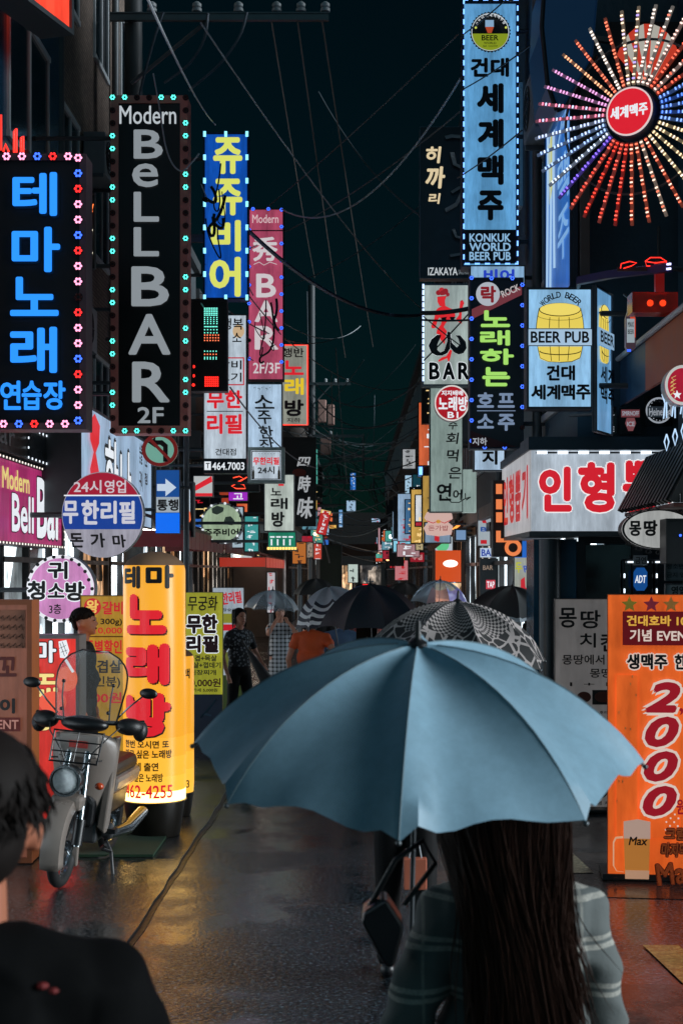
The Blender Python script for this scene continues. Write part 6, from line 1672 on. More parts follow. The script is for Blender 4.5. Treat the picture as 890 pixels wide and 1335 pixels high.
def figure(label, x, y, z0, yaw, h, top, bottom, hairc='15100e', hair='short', sleeve=.5, legs='trousers', wr=None, wl=None, vox=.012, shoe='15161a', female=False, stride=.06, skinm=None, headyaw=0., hands=True, wide=1., hint=(.55, .35, -.8)):
    """a standing person facing -y before the turn by yaw; wr / wl are wrist targets in the person's own axes"""
    k = h/1.70; skinm = skinm or SKIN
    o = thing('person', label, 'person', (x, y, z0), yaw)
    V = lambda a, b_, c: Vector((a*k, b_*k, c*k))
    sw = (.165 if female else .19)*wide
    S = {1: V(sw, .0, 1.372), -1: V(-sw, .0, 1.372)}
    tgt = {1: wr, -1: wl}
    body = MB()
    arms = {}
    for q in (1, -1):
        T = Vector(tgt[q]) if tgt[q] is not None else V(q*(sw+.07), -.05, .87)
        E, W = ik(S[q], T, .285*k, .25*k, (q*hint[0], hint[1], hint[2]))
        arms[q] = (S[q], E, W)
    hipx = .085
    LG = {}
    for q in (1, -1):
        sy = stride*q
        LG[q] = (V(q*hipx, 0, .90), V(q*(hipx+.005), -.03-sy*.5, .50), V(q*(hipx+.01), .02-sy*1.3, .085))
    # skin: one continuous body
    body.cap(V(0, .01, 1.36), V(0, -.012, 1.52), .055*k, .052*k, 14)
    body.ball(V(0, .005, 1.27), (.15*k*wide, .095*k, .17*k), 18, 12); body.ball(V(0, .0, 1.02), (.135*k*wide, .09*k, .16*k), 18, 12); body.ball(V(0, 0, .92), (.15*k*wide, .1*k, .1*k), 16, 10)
    Hc = V(0, -.02, 1.605)
    Rz = Matrix.Rotation(headyaw, 3, 'Z')
    def hp(a, b_, c): return Hc+Rz @ V(a, b_, c)
    body.ball(hp(0, .012, .012), (.078*k, .095*k, .098*k), 20, 14, rot=Rz)
    body.ball(hp(0, -.03, -.045), (.058*k, .062*k, .068*k), 16, 12, rot=Rz)
    body.cap(hp(0, -.09, .01), hp(0, -.102, -.018), .008*k, .013*k, 8)
    body.cap(hp(-.03, -.082, .028), hp(.03, -.082, .028), .01*k, .01*k, 8)
    body.ball(hp(0, -.085, -.058), (.024*k, .012*k, .011*k), 10, 8, rot=Rz)
    body.ball(hp(0, -.072, -.1), (.022*k, .018*k, .016*k), 10, 8, rot=Rz)
    for q in (1, -1): body.ball(hp(q*.083, .02, -.015), (.012*k, .022*k, .034*k), 8, 8, rot=Rz)
    for q in (1, -1):
        s_, e, w = arms[q]
        body.cap(s_, e, .046*k, .037*k, 12); body.cap(e, w, .036*k, .026*k, 12)
        D = (w-e).normalized()
        if hands:
            if vox <= .009: hand(body, w, D+Vector((0, -.1, 0)), Vector((-q, -.3, .1)), k*.95, .8, q)
            else:
                body.ball(w+D*.05*k, (.03*k, .03*k, .05*k), 10, 8)
                for i in range(4): body.cap(w+D*.06*k+Vector(((i-1.5)*.017*k, 0, 0)), w+D*.13*k+Vector(((i-1.5)*.02*k, -.01*k, 0)), .009*k, .008*k, 6)
                body.cap(w+D*.03*k, w+D*.08*k+Vector((-q*.03*k, -.02*k, 0)), .010*k, .009*k, 6)
        hi, kn, an = LG[q]
        body.cap(hi, kn, .078*k, .052*k, 14); body.cap(kn, an, .05*k, .034*k, 12); body.cap(an, an+V(0, -.13, -.045), .036*k, .03*k, 10)
    fuse(body, 'body', skinm, o, vox, 4)
    for q in (1, -1):
        b = MB(); b.ball(hp(q*.03, -.083, .012), (.011*k, .007*k, .006*k), 10, 8, rot=Rz); b.build('eye', paint('0e0b0a', .2), o, smooth=True)
    b = MB(); b.ball(hp(0, -.096, -.056), (.02*k, .006*k, .007*k), 10, 8, rot=Rz); b.build('mouth', paint('7a3a34', .4), o, smooth=True)
    # clothes
    b = MB()
    b.cap(V(-.11, .005, 1.375), V(.11, .005, 1.375), .072*k, .072*k, 14)
    b.ball(V(0, .003, 1.29), (.178*k*wide, .118*k, .17*k), 20, 14)
    for q in (1, -1): b.cap(V(0, .02, 1.43), V(q*sw*.85, .0, 1.375), .055*k, .062*k, 14)
    wst = .128 if female else .152
    b.cap(V(-.05, 0, 1.12), V(.05, 0, 1.12), wst*.9*k, wst*.9*k, 16); b.ball(V(0, 0, 1.1), (wst*1.15*k*wide, .112*k, .24*k), 18, 12)
    b.ball(V(0, 0, .99), (.165*k*wide, .12*k, .13*k), 18, 12)
    for q in (1, -1):
        s_, e, w = arms[q]
        sl_ = .9 if female else 1.; b.cap(s_+V(-q*.04, 0, -.01), s_.lerp(e, .35), .066*k*sl_, .063*k*sl_, 14)
        if sleeve > 0:
            e1 = s_.lerp(e, min(1, sleeve)); b.cap(s_, e1, .064*k*sl_, .058*k*sl_, 14)
            if sleeve > 1: b.cap(e, e.lerp(w, sleeve-1), .05*k, .04*k, 12)
    if legs == 'dress':
        b.lathe([(.14*k, 0), (.15*k, -.1*k), (.19*k, -.32*k), (.225*k, -.5*k), (.215*k, -.505*k), (.01, -.3*k)], 24, c=V(0, 0, 1.02), sq=.72)
    fuse(b, 'dress' if legs == 'dress' else 'shirt', top, o, max(.009, vox), 5)
    if vox <= .009: crease(o.children[-1], .011, (6, 6, 11))
    if legs != 'dress':
        b = MB(); b.ball(V(0, 0, .93), (.168*k*wide, .122*k, .12*k), 16, 12)
        for q in (1, -1):
            hi, kn, an = LG[q]
            b.cap(hi, kn, .092*k, .07*k, 14)
            b.cap(kn, kn.lerp(an, .95 if legs == 'trousers' else .05), .07*k, .055*k, 14)
        fuse(b, 'trousers' if legs == 'trousers' else 'shorts', bottom, o, .012, 4)
    for q in (1, -1):
        an = LG[q][2]; b = MB(); b.cap(an+V(0, .03, -.04), an+V(0, -.15, -.05), .043*k, .036*k, 12); b.ball(an+V(0, 0, -.02), (.042*k, .05*k, .045*k), 10, 8)
        b.build('shoe', paint(shoe, .4), o, smooth=True)
    # hair
    hm = paint(hairc, .7, 0, .4, 30, 0, .15)
    q_ = random.Random(len(label)); b = MB()
    if hair == 'short':
        b.ball(hp(0, .026, .045), (.086*k, .10*k, .078*k), 20, 14, rot=Rz); b.ball(hp(0, .062, -.005), (.064*k, .052*k, .075*k), 16, 12, rot=Rz)
    else: b.ball(hp(0, .028, .03), (.09*k, .10*k, .095*k), 20, 14, rot=Rz)
    def strand(p0, p1, p2, r): 
        pts = [p0*(1-t)**2+p1*2*t*(1-t)+p2*t*t for t in (0, .2, .4, .6, .8, 1)]
        b.tube(pts, [r*.7, r, r, r*.9, r*.7, r*.25], 4)
    if hair == 'short':
        for _ in range(1100 if vox <= .009 else 170):
            a, c_ = q_.uniform(0, 2*PI), q_.uniform(-.15, 1)
            d = Vector((math.cos(a)*math.sqrt(1-c_*c_)*.088, math.sin(a)*math.sqrt(1-c_*c_)*.1+.02, c_*.098+.03))*k
            if d.y < -.06*k and d.z < .05*k or (abs(d.x) > .055*k and d.z < .035*k and d.y < .06*k): continue
            dn = d.normalized(); fall = Vector((q_.uniform(-.4, .4), q_.uniform(-.2, .4), -.7)); p0 = d*.93
            strand(Hc+Rz @ p0, Hc+Rz @ (p0+dn*.022*k+fall*.015*k), Hc+Rz @ (p0+dn*.010*k+fall*.05*k), (.0022 if vox <= .009 else .0055)*k)
    else:
        L = {'bob': .16, 'long': .34}[hair]
        for _ in range(110):
            a = q_.uniform(-.35, PI+.35); d = Vector((math.cos(a)*.086, math.sin(a)*.098+.02, q_.uniform(.0, .07)))*k
            strand(Hc+Rz @ (d*.9+Vector((0, 0, .04*k))), Hc+Rz @ (d*1.06), Hc+Rz @ (d*1.0+Vector((0, .0, -L*k*q_.uniform(.8, 1)))), .012*k)
    b.build('hair', hm, o, smooth=60)
    return o
def loc(x, y, yaw, p):
    """world point to a person's own axes"""
    d = Vector(p)-Vector((x, y, 0)); c, s_ = math.cos(-yaw), math.sin(-yaw)
    return (d.x*c-d.y*s_, d.x*s_+d.y*c, d.z)
def grip(um, d):
    m_ = um.rotation_euler.to_matrix(); return um.location+m_ @ Vector((0, 0, -d))

# distant walkers
def pattern(c1, c2, scx, kind):
    key = f"pattern {c1} {c2} {scx} {kind}"
    m, t, p = base_mat(key); tc = t.nodes.new('ShaderNodeTexCoord')
    mx = t.nodes.new('ShaderNodeMix'); mx.data_type = 'RGBA'; mx.inputs[6].default_value = lin(c1)+(1,); mx.inputs[7].default_value = lin(c2)+(1,)
    if kind == 'floral':
        n = t.nodes.new('ShaderNodeTexVoronoi'); n.inputs['Scale'].default_value = scx; t.links.new(tc.outputs['Object'], n.inputs['Vector'])
        g = t.nodes.new('ShaderNodeMath'); g.operation = 'LESS_THAN'; g.inputs[1].default_value = .38; t.links.new(n.outputs['Distance'], g.inputs[0]); t.links.new(g.outputs[0], mx.inputs[0])
    else:
        sp = t.nodes.new('ShaderNodeSeparateXYZ'); t.links.new(tc.outputs['Object'], sp.inputs[0]); outs = []
        for ax in (0, 2):
            a = t.nodes.new('ShaderNodeMath'); a.operation = 'MULTIPLY'; a.inputs[1].default_value = scx; t.links.new(sp.outputs[ax], a.inputs[0])
            f_ = t.nodes.new('ShaderNodeMath'); f_.operation = 'FRACT'; t.links.new(a.outputs[0], f_.inputs[0])
            g = t.nodes.new('ShaderNodeMath'); g.operation = 'LESS_THAN'; g.inputs[1].default_value = .4; t.links.new(f_.outputs[0], g.inputs[0]); outs.append(g)
        mm = t.nodes.new('ShaderNodeMath'); mm.operation = 'ADD'; t.links.new(outs[0].outputs[0], mm.inputs[0]); t.links.new(outs[1].outputs[0], mm.inputs[1])
        hf = t.nodes.new('ShaderNodeMath'); hf.operation = 'MULTIPLY'; hf.inputs[1].default_value = .5; t.links.new(mm.outputs[0], hf.inputs[0]); t.links.new(hf.outputs[0], mx.inputs[0])
    t.links.new(mx.outputs[2], p.inputs['Base Color']); p.inputs['Roughness'].default_value = .8
    return m
BK = paint('08090b', .8, 0, .3, 8, 0, .25); DK = paint('181c22', .75, 0, .3, 8)
PZ = .024
x, y, yw = -1.41, 17.6, .75
figure('person in a dark flowered blouse and black trousers walking with a closed black umbrella', x, y, PZ, yw, 1.60, pattern('14181c', '6a7076', 26, 'floral'), BK, hair='bob', sleeve=.6, wr=(.20, -.22, .92), female=True, stride=.12, headyaw=-.15)
o = thing('umbrella', 'closed black umbrella in the hand of the person in the flowered blouse', 'umbrella', at(326, 852, 17.35))
b = MB(); b.lathe([(.012, .05), (.03, 0), (.075, -.35), (.06, -.48), (.02, -.60), (.005, -.68)], 14); cn = b.build('canopy', BLK, o, smooth=40); o.rotation_euler = (0, -.55, 0)
b = MB(); b.tube([(0, 0, .04), (0, 0, .16), (.02, 0, .19), (.04, 0, .17)], .012, 8); b.build('handle', BLACK, o, smooth=True)
x, y, yw = -1.06, 20.6, .1
g = loc(x, y, yw, grip(umb_clr, .50)); umb_clr_g = g
figure('person in a checked dress holding a hand to the mouth under the clear umbrella', x, y, 0, yw, 1.60, pattern('b8bcc0', '14181c', 17, 'check'), BK, hair='bob', sleeve=0, legs='dress', wr=(.12, -.16, 1.36), wl=(-.06, -.2, 1.40), female=True, headyaw=.15)
x, y, yw = -2.33, 12.25, PI/2
figure('person in a black printed shirt standing in profile behind the red lightbox', x, y, PZ, yw, 1.74, pattern('090b0d', '20252a', 30, 'floral'), DK, hair='short', sleeve=.7)
x, y = -.50, 17.0
g = loc(x, y, PI, grip(umb_str, .55))
figure('person with black hair in an orange vest walking away under the striped umbrella', x, y, 0, PI, 1.62, paint('c8501c', .7), DK, hair='bob', sleeve=.05, wl=g)
x, y = -.14, 17.4
figure('person in a blue grey shirt walking away beside the orange vest', x, y, 0, PI, 1.62, paint('4a6a8a', .7), DK, hair='short', sleeve=.6)
x, y = .12, 12.7
g = loc(x, y, PI, grip(umb_navy, .58))
figure('person in dark clothes walking away under the navy umbrella', x, y, 0, PI, 1.66, paint('3a2f2c', .7), BK, hair='bob', sleeve=.7, wl=g)
x, y = 1.86, 14.9
g = loc(x, y, .1, grip(umb_blk, .5))
figure('person in a dark red top walking towards us under the black umbrella', x, y, 0, .1, 1.55, paint('4a1218', .7), BK, hair='long', sleeve=1.5, wr=None, wl=g, female=True)
x, y = 1.12, 19.5
g = loc(x, y, PI, grip(umb_tint, .5))
figure('person in a dark coat walking away under the tinted clear umbrella', x, y, 0, PI, 1.62, DK, BK, hair='short', sleeve=1.4, wl=g)
x, y = -.56, 22.3
g = loc(x, y, PI, grip(umb_far, .45)); figure('person in black walking away under the plain black umbrella', x, y, 0, PI, 1.60, BK, BK, hair='short', sleeve=.6, wr=g)
x, y = .7, 24.4
g = loc(x, y, PI, grip(umb_far2, .45)); figure('person in dark clothes far ahead under the small dark umbrella', x, y, 0, PI, 1.62, DK, BK, hair='short', sleeve=.6, wr=g)
x, y = .27, 7.25
g = loc(x, y, PI, grip(umb_lace, .50))
figure('person in black trousers walking ahead under the lace trimmed umbrella', x, y, 0, PI, 1.66, BK, BK, hair='short', sleeve=.7, wl=None, wr=g, stride=.1)
o = thing('shopping_bag', 'small pink paper bag carried by the person under the lace trimmed umbrella', 'bag', (.33+.16, 7.1, .76)); o.location = at(541, 1140, 6.9)
b = MB(); b.box(-.055, .055, -.03, .03, -.07, .08); b.build('bag', paint('c06a50', .5), o, bevel=.004)
b = MB(); b.tube([(-.03, 0, .08), (-.02, 0, .14), (.02, 0, .14), (.03, 0, .08)], .004, 6); b.build('handle', PALE, o)

# the woman in front, seen from behind
def plaid():
    m, t, p = base_mat('green grey shirt with pale double lines')
    tc = t.nodes.new('ShaderNodeTexCoord'); sp = t.nodes.new('ShaderNodeSeparateXYZ')
    n0 = t.nodes.new('ShaderNodeTexNoise'); n0.inputs['Scale'].default_value = 5; n0.inputs['Detail'].default_value = 2
    t.links.new(tc.outputs['Object'], n0.inputs['Vector'])
    vm = t.nodes.new('ShaderNodeVectorMath'); vm.operation = 'SCALE'; vm.inputs[3].default_value = .02
    va = t.nodes.new('ShaderNodeVectorMath'); va.operation = 'ADD'
    t.links.new(n0.outputs['Color'], vm.inputs[0]); t.links.new(vm.outputs[0], va.inputs[0]); t.links.new(tc.outputs['Object'], va.inputs[1])
    t.links.new(va.outputs[0], sp.inputs[0])
    def band(ax, per, off, w0, w1):
        a = t.nodes.new('ShaderNodeMath'); a.operation = 'MULTIPLY_ADD'; a.inputs[1].default_value = 1/per; a.inputs[2].default_value = off+20; t.links.new(sp.outputs[ax], a.inputs[0])
        f_ = t.nodes.new('ShaderNodeMath'); f_.operation = 'FRACT'; t.links.new(a.outputs[0], f_.inputs[0])
        c_ = t.nodes.new('ShaderNodeMath'); c_.operation = 'COMPARE'; c_.inputs[1].default_value = w0; c_.inputs[2].default_value = w1; t.links.new(f_.outputs[0], c_.inputs[0]); return c_
    def mxn(a, b_):
        q = t.nodes.new('ShaderNodeMath'); q.operation = 'MAXIMUM'; t.links.new(a.outputs[0], q.inputs[0]); t.links.new(b_.outputs[0], q.inputs[1]); return q
    hz = mxn(band(2, .105, .1, .42, .05), band(2, .105, .1, .60, .05)); vt = band(0, .17, .25, .5, .02)
    half = t.nodes.new('ShaderNodeMath'); half.operation = 'MULTIPLY'; half.inputs[1].default_value = .55; t.links.new(vt.outputs[0], half.inputs[0])
    al = mxn(hz, half)
    mx = t.nodes.new('ShaderNodeMix'); mx.data_type = 'RGBA'; mx.inputs[6].default_value = lin('565c5b')+(1,); mx.inputs[7].default_value = lin('b9b6ab')+(1,)
    n = t.nodes.new('ShaderNodeTexNoise'); n.inputs['Scale'].default_value = 160; n.inputs['Detail'].default_value = 3; t.links.new(tc.outputs['Object'], n.inputs['Vector'])
    ml = t.nodes.new('ShaderNodeMath'); ml.operation = 'MULTIPLY'; t.links.new(al.outputs[0], ml.inputs[0]); t.links.new(n.outputs['Fac'], ml.inputs[1])
    t.links.new(ml.outputs[0], mx.inputs[0]); t.links.new(mx.outputs[2], p.inputs['Base Color']); p.inputs['Roughness'].default_value = .85
    b = t.nodes.new('ShaderNodeBump'); b.inputs['Strength'].default_value = .3; b.inputs['Distance'].default_value = .002; t.links.new(n.outputs['Fac'], b.inputs['Height']); t.links.new(b.outputs[0], p.inputs['Normal'])
    return m
WX, WY = .355, 3.14
g = Vector(loc(WX, WY, PI, grip(umb_blue, .46)))
w_o = figure('person with long dark hair in a grey green striped shirt holding the blue umbrella', WX, WY, 0, PI, 1.66, plaid(), BK, hair='bob', sleeve=.88, wr=(g.x, g.y+.03, g.z-.04), wl=(-.12, -.24, 1.02), vox=.0085, female=True, skinm=skin('a06a52'), wide=.93, hint=(.34, .3, -.9))
for c in w_o.children:
    if c.name.startswith('hair'): bpy.data.objects.remove(c); break
# long straight hair, down to the waist
hm, t, p = base_mat('long dark brown hair')
tc = t.nodes.new('ShaderNodeTexCoord'); mp = t.nodes.new('ShaderNodeMapping'); mp.inputs['Scale'].default_value = (90, 90, 1.5); t.links.new(tc.outputs['Object'], mp.inputs[0])
n = t.nodes.new('ShaderNodeTexNoise'); n.inputs['Scale'].default_value = 1; n.inputs['Detail'].default_value = 4; t.links.new(mp.outputs[0], n.inputs['Vector'])
mx = t.nodes.new('ShaderNodeMix'); mx.data_type = 'RGBA'; mx.inputs[6].default_value = (.006, .0032, .0026, 1); mx.inputs[7].default_value = (.085, .036, .023, 1)
t.links.new(n.outputs['Fac'], mx.inputs[0]); t.links.new(mx.outputs[2], p.inputs['Base Color']); p.inputs['Roughness'].default_value = .5; p.inputs['Specular IOR Level'].default_value = .3
q_ = random.Random(5); b = MB()
# local axes: she faces -y, so her back is +y
b.ball((0, .01, 1.635), (.094, .108, .098), 24, 16)
def hair_w(z): return lerp(.122, .056, min(1, max(0, (1.55-z)/.55)))
clump = [q_.uniform(-.006, .006) for _ in range(21)]
for i in range(2600):
    a = q_.uniform(-.25, PI+.25); u = math.cos(a); zt = q_.uniform(1.52, 1.66)
    end = q_.uniform(.86, 1.06)+(.16*q_.random() if q_.random() < .3 else 0)+abs(u)*.06; stray = q_.uniform(-.075, .075) if q_.random() < .10 else 0
    x0 = u*.092; y0 = .012+math.sin(a)*.105
    wob = q_.uniform(-.03, .03); off = q_.uniform(0, .03); fr = q_.uniform(2, 7); am = q_.uniform(.002, .012)
    pts = []; n_ = 12
    for j in range(n_+1):
        s_ = j/n_; z = lerp(zt, end, s_)
        w = hair_w(z)/.105
        back = lerp(y0, .135+.035*math.sin(a), min(1, s_*2.2))-.02*max(0, s_-.5)
        pts.append((u*.105*w+wob*s_*1.3+am*math.sin(s_*fr+i)+.037-.066*s_+.010*math.sin(s_*6.5+u*2.2)+stray*s_*s_+clump[int((u+1)*9.99)]*math.sin(s_*3.1), back+off, z))
    r = q_.uniform(.0010, .0024)
    b.tube(pts, [r]*(n_-2)+[r*.8, r*.5, r*.2], 3)
for q in (0, .5, 1):                                              # the mass under the loose strands
    pass
lv = []; lf = []; LN = 20; LZ = 14
for i in range(LZ+1):
    s_ = i/LZ; z = lerp(1.66, 1.06, s_); w = hair_w(z)/.105*.95
    for j in range(LN):
        a = 2*PI*j/LN; u = math.cos(a); v_ = math.sin(a)
        lv.append((u*.098*w+.037-.066*s_, lerp(.02, .135, min(1, s_*2.2))+(v_*.035 if v_ > 0 else v_*.03)-.01, z))
for i in range(LZ):
    for j in range(LN): lf.append((i*LN+j, (i+1)*LN+j, (i+1)*LN+(j+1) % LN, i*LN+(j+1) % LN))
b.add(lv, lf)
b.build('hair', hm, w_o, smooth=70)
o = thing('handbag', 'black soft handbag hanging at the elbow of the person with long hair', 'bag', at(497, 1205, 3.05))
b = MB(); b.prism([(-.043, .012), (-.038, .035), (.0, .062), (.012, .06), (.044, .01), (.046, -.004), (.026, -.08), (.014, -.085), (.0, -.07)], -.04, .05); b.build('bag', paint('0b0c0f', .3, 0, .3, 12), o, bevel=.012)
b = MB(); b.tube([(-.03, 0, .03), (.03, -.01, .14), (.09, .05, .17), (.12, .06, .12), (.05, .05, .03)], .006, 8); b.build('strap', paint('0b0c0f', .35), o, smooth=True)
b = MB(); b.tube([(-.036, -.045, .033), (.004, -.045, .058)], .0025, 6); b.build('zip', STEEL, o)

# the man at the edge of the picture
MX, MY = -.532, 1.95
m_o = figure('person with short black hair in a black shirt with a grey collar, close by', MX, MY, 0, PI+.25, 1.86, paint('030405', .9, 0, .3, 20, 0, .1), BK, hair='short', sleeve=.7, vox=.009, skinm=skin('9a6048'), headyaw=.2, wide=.88)
b = MB(); b.ring(0, 0, .072, .058, -.018, .018, 40); cl = b.build('collar', paint('6a7276', .7), m_o); cl.rotation_euler = (PI/2+.15, 0, 0); cl.location = (0, .01, 1.565)
b = MB()
for i in range(3): b.ball((-.10-i*.015, .088-i*.006, 1.548-i*.009), (.009, .007, .005), 8, 6)
b.build('emblem', paint('6a1414', .7), m_o)

# ------------------------------------------------------------------ scooter
BE, BKP, CH = paint('776e67', .3, 0, .35, 4), paint('0d0e10', .35), paint('8a9094', .15, .95)
o = thing('scooter', 'beige delivery scooter with a tall clear windshield parked on the pavement', 'scooter', (at(90, 1140, 9.45).x, 9.75, PZ), -.09)
o.scale = (1.04, 1.0, 1.02)
o.rotation_euler.y = .09
def wheel(y, r):
    w = MB(); n = 36
    t_ = MB(); t_.tube([(0, r*math.cos(2*PI*i/n), r*math.sin(2*PI*i/n)) for i in range(n)], .036, 10, closed=True); tw = t_.build('wheel', paint('0b0b0c', .7), o, smooth=True, loc=(0, y, r+.036))
    q = MB(); q.tube([(0, (r-.035)*math.cos(2*PI*i/n), (r-.035)*math.sin(2*PI*i/n)) for i in range(n)], .016, 6, closed=True)
    for i in range(12): q.tube([(0, 0, 0), (0, (r-.04)*math.cos(2*PI*i/12), (r-.04)*math.sin(2*PI*i/12))], .004, 5)
    q.tube([(-.06, 0, 0), (.06, 0, 0)], .035, 12); q.build('rim', CH, tw, smooth=True)
wheel(-.42, .235); wheel(.78, .235)
b = MB()
for q in (-1, 1): b.tube([(q*.085, -.42, .27), (q*.08, -.36, .5), (q*.06, -.24, .86)], [.024, .026, .026], 12)
b.build('fork', CH, o, smooth=True)
b = MB()
for q in (-1, 1): b.tube([(q*.085, -.425, .28), (q*.085, -.38, .44)], .036, 12)
b.build('fork_cover', BKP, o, smooth=True)
# front fender
b = MB(); vs = []; fs = []; n = 16
for i in range(n+1):
    a = lerp(-.35, 2.2, i/n); c, s_ = math.cos(a), math.sin(a)
    for j, xx in enumerate((-.075, -.06, 0, .06, .075)): rr = .315-.02*abs(xx/.075)**2-(.05 if abs(xx) > .07 else 0); vs.append((xx, -.42-rr*c*1.0+.0, .27+rr*s_))
for i in range(n):
    for j in range(4): fs.append((i*5+j, i*5+j+1, (i+1)*5+j+1, (i+1)*5+j))
b.add(vs, fs); f_ = b.build('fender', BE, o, smooth=50); sl = f_.modifiers.new('s', 'SOLIDIFY'); sl.thickness = .006
b = MB(); b.box(-.1, .1, -.47, -.30, .5, .60); b.build('headlight_bracket', BE, o, bevel=.03)
# headlight
b = MB(); b.tube([(0, -.50, .70), (0, -.42, .70), (0, -.34, .69)], [.098, .098, .06], 28); hl = b.build('headlight', BKP, o, smooth=40)
b = MB(); b.ball((0, -.495, .70), (.088, .03, .088), 24, 12); b.build('lens', paint('9aa2a4', .08, .6, .5, 40, .6), hl, smooth=True)
b = MB(); b.ring(0, 0, .1, .088, -.012, .012, 36); rr = b.build('bezel', CH, hl, loc=(0, -.505, .70))
# leg shield: a curved panel with an inner dark face
def shield(front):
    v = []; f = []; rows = [(.36, .12, -.10), (.50, .175, -.13), (.68, .21, -.17), (.84, .23, -.20), (.94, .225, -.21), (.985, .18, -.205)]
    n = 14
    for z, w, y in rows:
        for j in range(n+1):
            u = j/n*2-1; v.append((u*w, y+.13*abs(u)**2.4+(.012 if not front else 0), z-.03*abs(u)**4))
    for i in range(len(rows)-1):
        for j in range(n): f.append((i*(n+1)+j, i*(n+1)+j+1, (i+1)*(n+1)+j+1, (i+1)*(n+1)+j))
    return v, f
v, f = shield(True); b = MB(); b.add(v, f); ls = b.build('leg_shield', BE, o, smooth=60); sl = ls.modifiers.new('s', 'SOLIDIFY'); sl.thickness = .02; sl.offset = -1
sb = ls.modifiers.new('u', 'SUBSURF'); sb.levels = 1; sb.render_levels = 2
b = MB()
for q in (-1, 1): b.prism([(q*.21, .95), (q*.17, .95), (q*.115, .34), (q*.175, .30)], -.085, .03)
b.build('shield_side', BE, o, bevel=.012)
for q in (-1, 1):
    b = MB(); b.ball((q*.15, -.225, .64), (.03, .03, .024), 14, 10); b.build('turn_signal', paint('b0401a', .2), o, smooth=True)
# front carrier
b = MB()
fr = [(-.155, -.36, .80), (.155, -.36, .80), (.165, -.27, .99), (-.165, -.27, .99)]
b.tube(fr, .007, 8, closed=True)
for q in (-.5, 0, .5): b.tube([(q*.3, -.36, .80), (q*.32, -.27, .99)], .004, 6)
for q in (.33, .66): b.tube([(-.158, -.36+.09*q, .80+.19*q), (.158, -.36+.09*q, .80+.19*q)], .005, 6)
for q in (-1, 1): b.tube([(q*.15, -.35, .82), (q*.14, -.18, .80)], .006, 6); b.tube([(q*.1, -.345, .83), (q*.06, -.36, .74), (q*.02, -.34, .73)], .006, 6)
b.build('front_carrier', BKP, o, smooth=True)
b = MB(); b.box(-.13, .13, -.262, -.235, .82, .97); b.build('carrier_plate', paint('928a84', .4), o, bevel=.02)
# handlebar, covers, mirrors, windshield
b = MB(); b.tube([(-.36, -.02, 1.06), (-.2, -.12, 1.05), (0, -.15, 1.04), (.2, -.12, 1.05), (.36, -.02, 1.06)], .016, 10); b.build('handlebar', BKP, o, smooth=True)
b = MB(); b.ball((0, -.15, 1.03), (.16, .08, .055), 20, 12); b.build('handle_cover', BKP, o, smooth=True)
for q in (-1, 1):
    b = MB(); b.ball((q*.28, -.08, 1.03), (.095, .07, .058), 18, 12, rot=Matrix.Rotation(q*.5, 3, 'Z')); b.ball((q*.34, -.02, 1.0), (.05, .06, .07), 14, 10); b.build('hand_cover', paint('101214', .45, 0, .4, 10), o, smooth=True)
    b = MB(); b.tube([(q*.2, -.1, 1.08), (q*.27, -.13, 1.16), (q*.36, -.1, 1.25)], .006, 6); mr = b.build('mirror', CH, o, smooth=True)
    b = MB(); b.ball((q*.39, -.1, 1.265), (.06, .025, .036), 18, 12); b.build('mirror_head', BKP, mr, smooth=True)
def shell(t):
    v = []; f = []; n = 16; R_ = 12
    for i in range(R_+1):
        s_ = i/R_; z = 1.05+s_*.46; w = .235*min(1, math.sqrt(max(0, 1-((s_-.62)/.41)**2))) if s_ > .62 else lerp(.20, .235, min(1, s_/.5))
        if s_ > .985: w = .085
        for j in range(n+1):
            u = j/n*2-1; v.append((u*w, -.20+s_*.10+.07*u*u-t, z))
    for i in range(R_):
        for j in range(n): f.append((i*(n+1)+j, i*(n+1)+j+1, (i+1)*(n+1)+j+1, (i+1)*(n+1)+j))
    return v, f, n, R_
v, f, n, R_ = shell(0); b = MB(); b.add(v, f); ws = b.build('windshield', clear('dfe8ea', .05, .95), o, smooth=70)
ed = [v[i*(n+1)] for i in range(R_+1)]+[v[R_*(n+1)+j] for j in range(1, n)]+[v[i*(n+1)+n] for i in range(R_, -1, -1)]
b = MB(); b.tube(ed, .006, 6); b.build('edge', BKP, ws, smooth=True)
for q in (-1, 1):
    b = MB(); b.tube([(q*.15, -.12, 1.04), (q*.16, -.17, 1.2), (q*.165, -.15, 1.3)], .006, 6); b.ball((q*.165, -.15, 1.3), .013, 10, 8); b.ball((q*.155, -.185, 1.12), .013, 10, 8); b.build('stay', BKP, ws, smooth=True)
for q in (-1, 1):
    b = MB(); b.tube([(q*.25, -.1, 1.05), (q*.2, -.25, .98), (q*.1, -.29, .86), (q*.05, -.26, .7)], .005, 6); b.build('brake_cable', BKP, o, smooth=True)
MB().box(-.06, .06, -.272, -.263, .885, .93).build('sticker', paint('b0342c', .4), o)
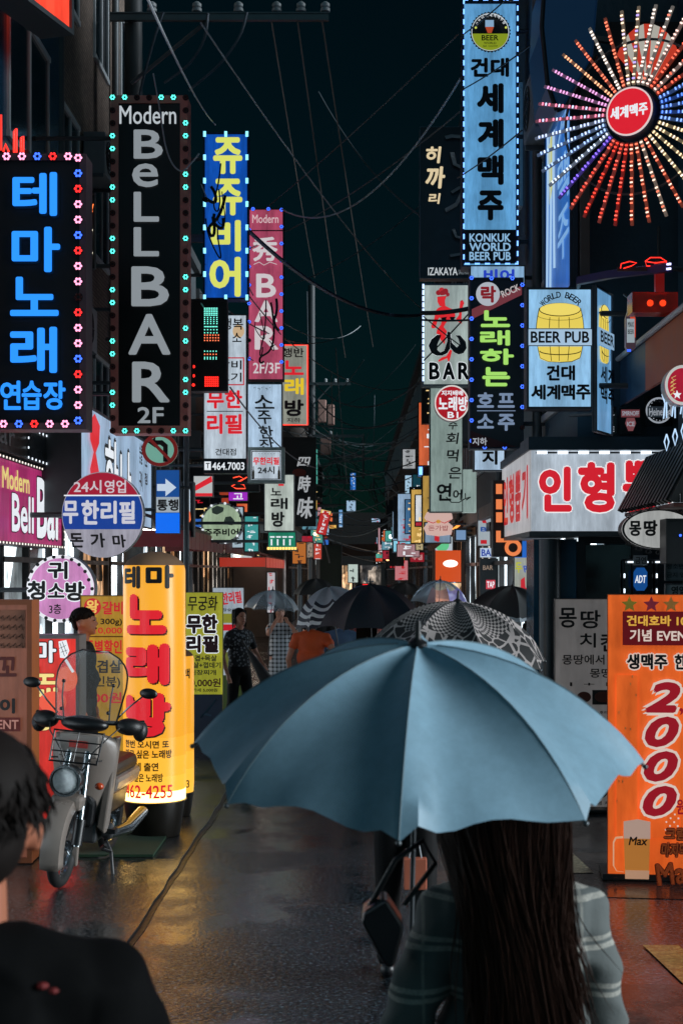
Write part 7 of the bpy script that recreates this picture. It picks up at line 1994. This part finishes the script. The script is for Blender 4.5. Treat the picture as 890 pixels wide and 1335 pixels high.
# body, floor, seat, engine, stand, rear box
b = MB(); b.prism([(-.1, .34), (.1, .34), (.11, .52), (.07, .56), (-.07, .56), (-.11, .52)], -.16, .78); b.build('body', BKP, o, bevel=.03)
b = MB(); b.box(-.13, .13, .22, .95, .60, .72); b.build('seat', paint('1a1512', .5), o, bevel=.05)
b = MB(); b.prism([(-.13, .50), (.13, .50), (.15, .62), (-.15, .62)], .3, 1.0); b.build('tail', BE, o, bevel=.04)
b = MB(); b.box(-.11, .11, -.05, .34, .22, .38); b.tube([(.13, .05, .30), (.2, .05, .30)], .06, 14); b.build('engine', paint('5a5c5e', .35, .7), o, bevel=.02)
b = MB(); b.tube([(.15, .1, .26), (.19, .5, .24), (.19, .95, .28)], [.03, .045, .045], 12); b.build('exhaust', CH, o, smooth=True)
b = MB(); b.tube([(.10, .12, .30), (.20, .05, .16), (.235, .02, .0)], .013, 8); b.tube([(.235, .05, .004), (.235, -.05, .004)], .012, 6); b.tube([(.2, .05, .16), (.16, -.06, .2), (.2, -.12, .24)], .011, 8); b.build('side_stand', BKP, o, smooth=True)
b = MB(); b.tube([(-.22, .02, .3), (.22, .02, .3)], .012, 8); b.box(.14, .23, -.02, .06, .295, .325); b.box(-.23, -.14, -.02, .06, .295, .325); b.build('foot_rest', BKP, o)
b = MB(); b.box(-.05, .05, -.24, -.2, .1, .4); b.build('frame_guard', BE, o, bevel=.01)
o = thing('mat', 'dark green artificial turf mat behind the scooter', 'mat', (-1.95, 10.9, PZ+.002))
b = MB(); b.box(-.5, .5, -.6, .5, 0, .02); b.build('mat', paint('14331f', .95, 0, .5, 60), o)
o = thing('power_cable', 'black power cable on the pavement from the scooter to the lit column', 'cable', at(128, 1080, 9.9))
a0 = o.location.copy(); a1 = at(166, 1083, 11.0); a1.z = .04; a0.z = .10; o.location = a0
b = MB(); b.tube([(0, 0, 0)]+[tuple((a1-a0)*t+Vector((0, 0, -.05*math.sin(t*PI)))) for t in (.25, .5, .75, 1)], .008, 6); b.build('cable', CABLE, o, smooth=True)
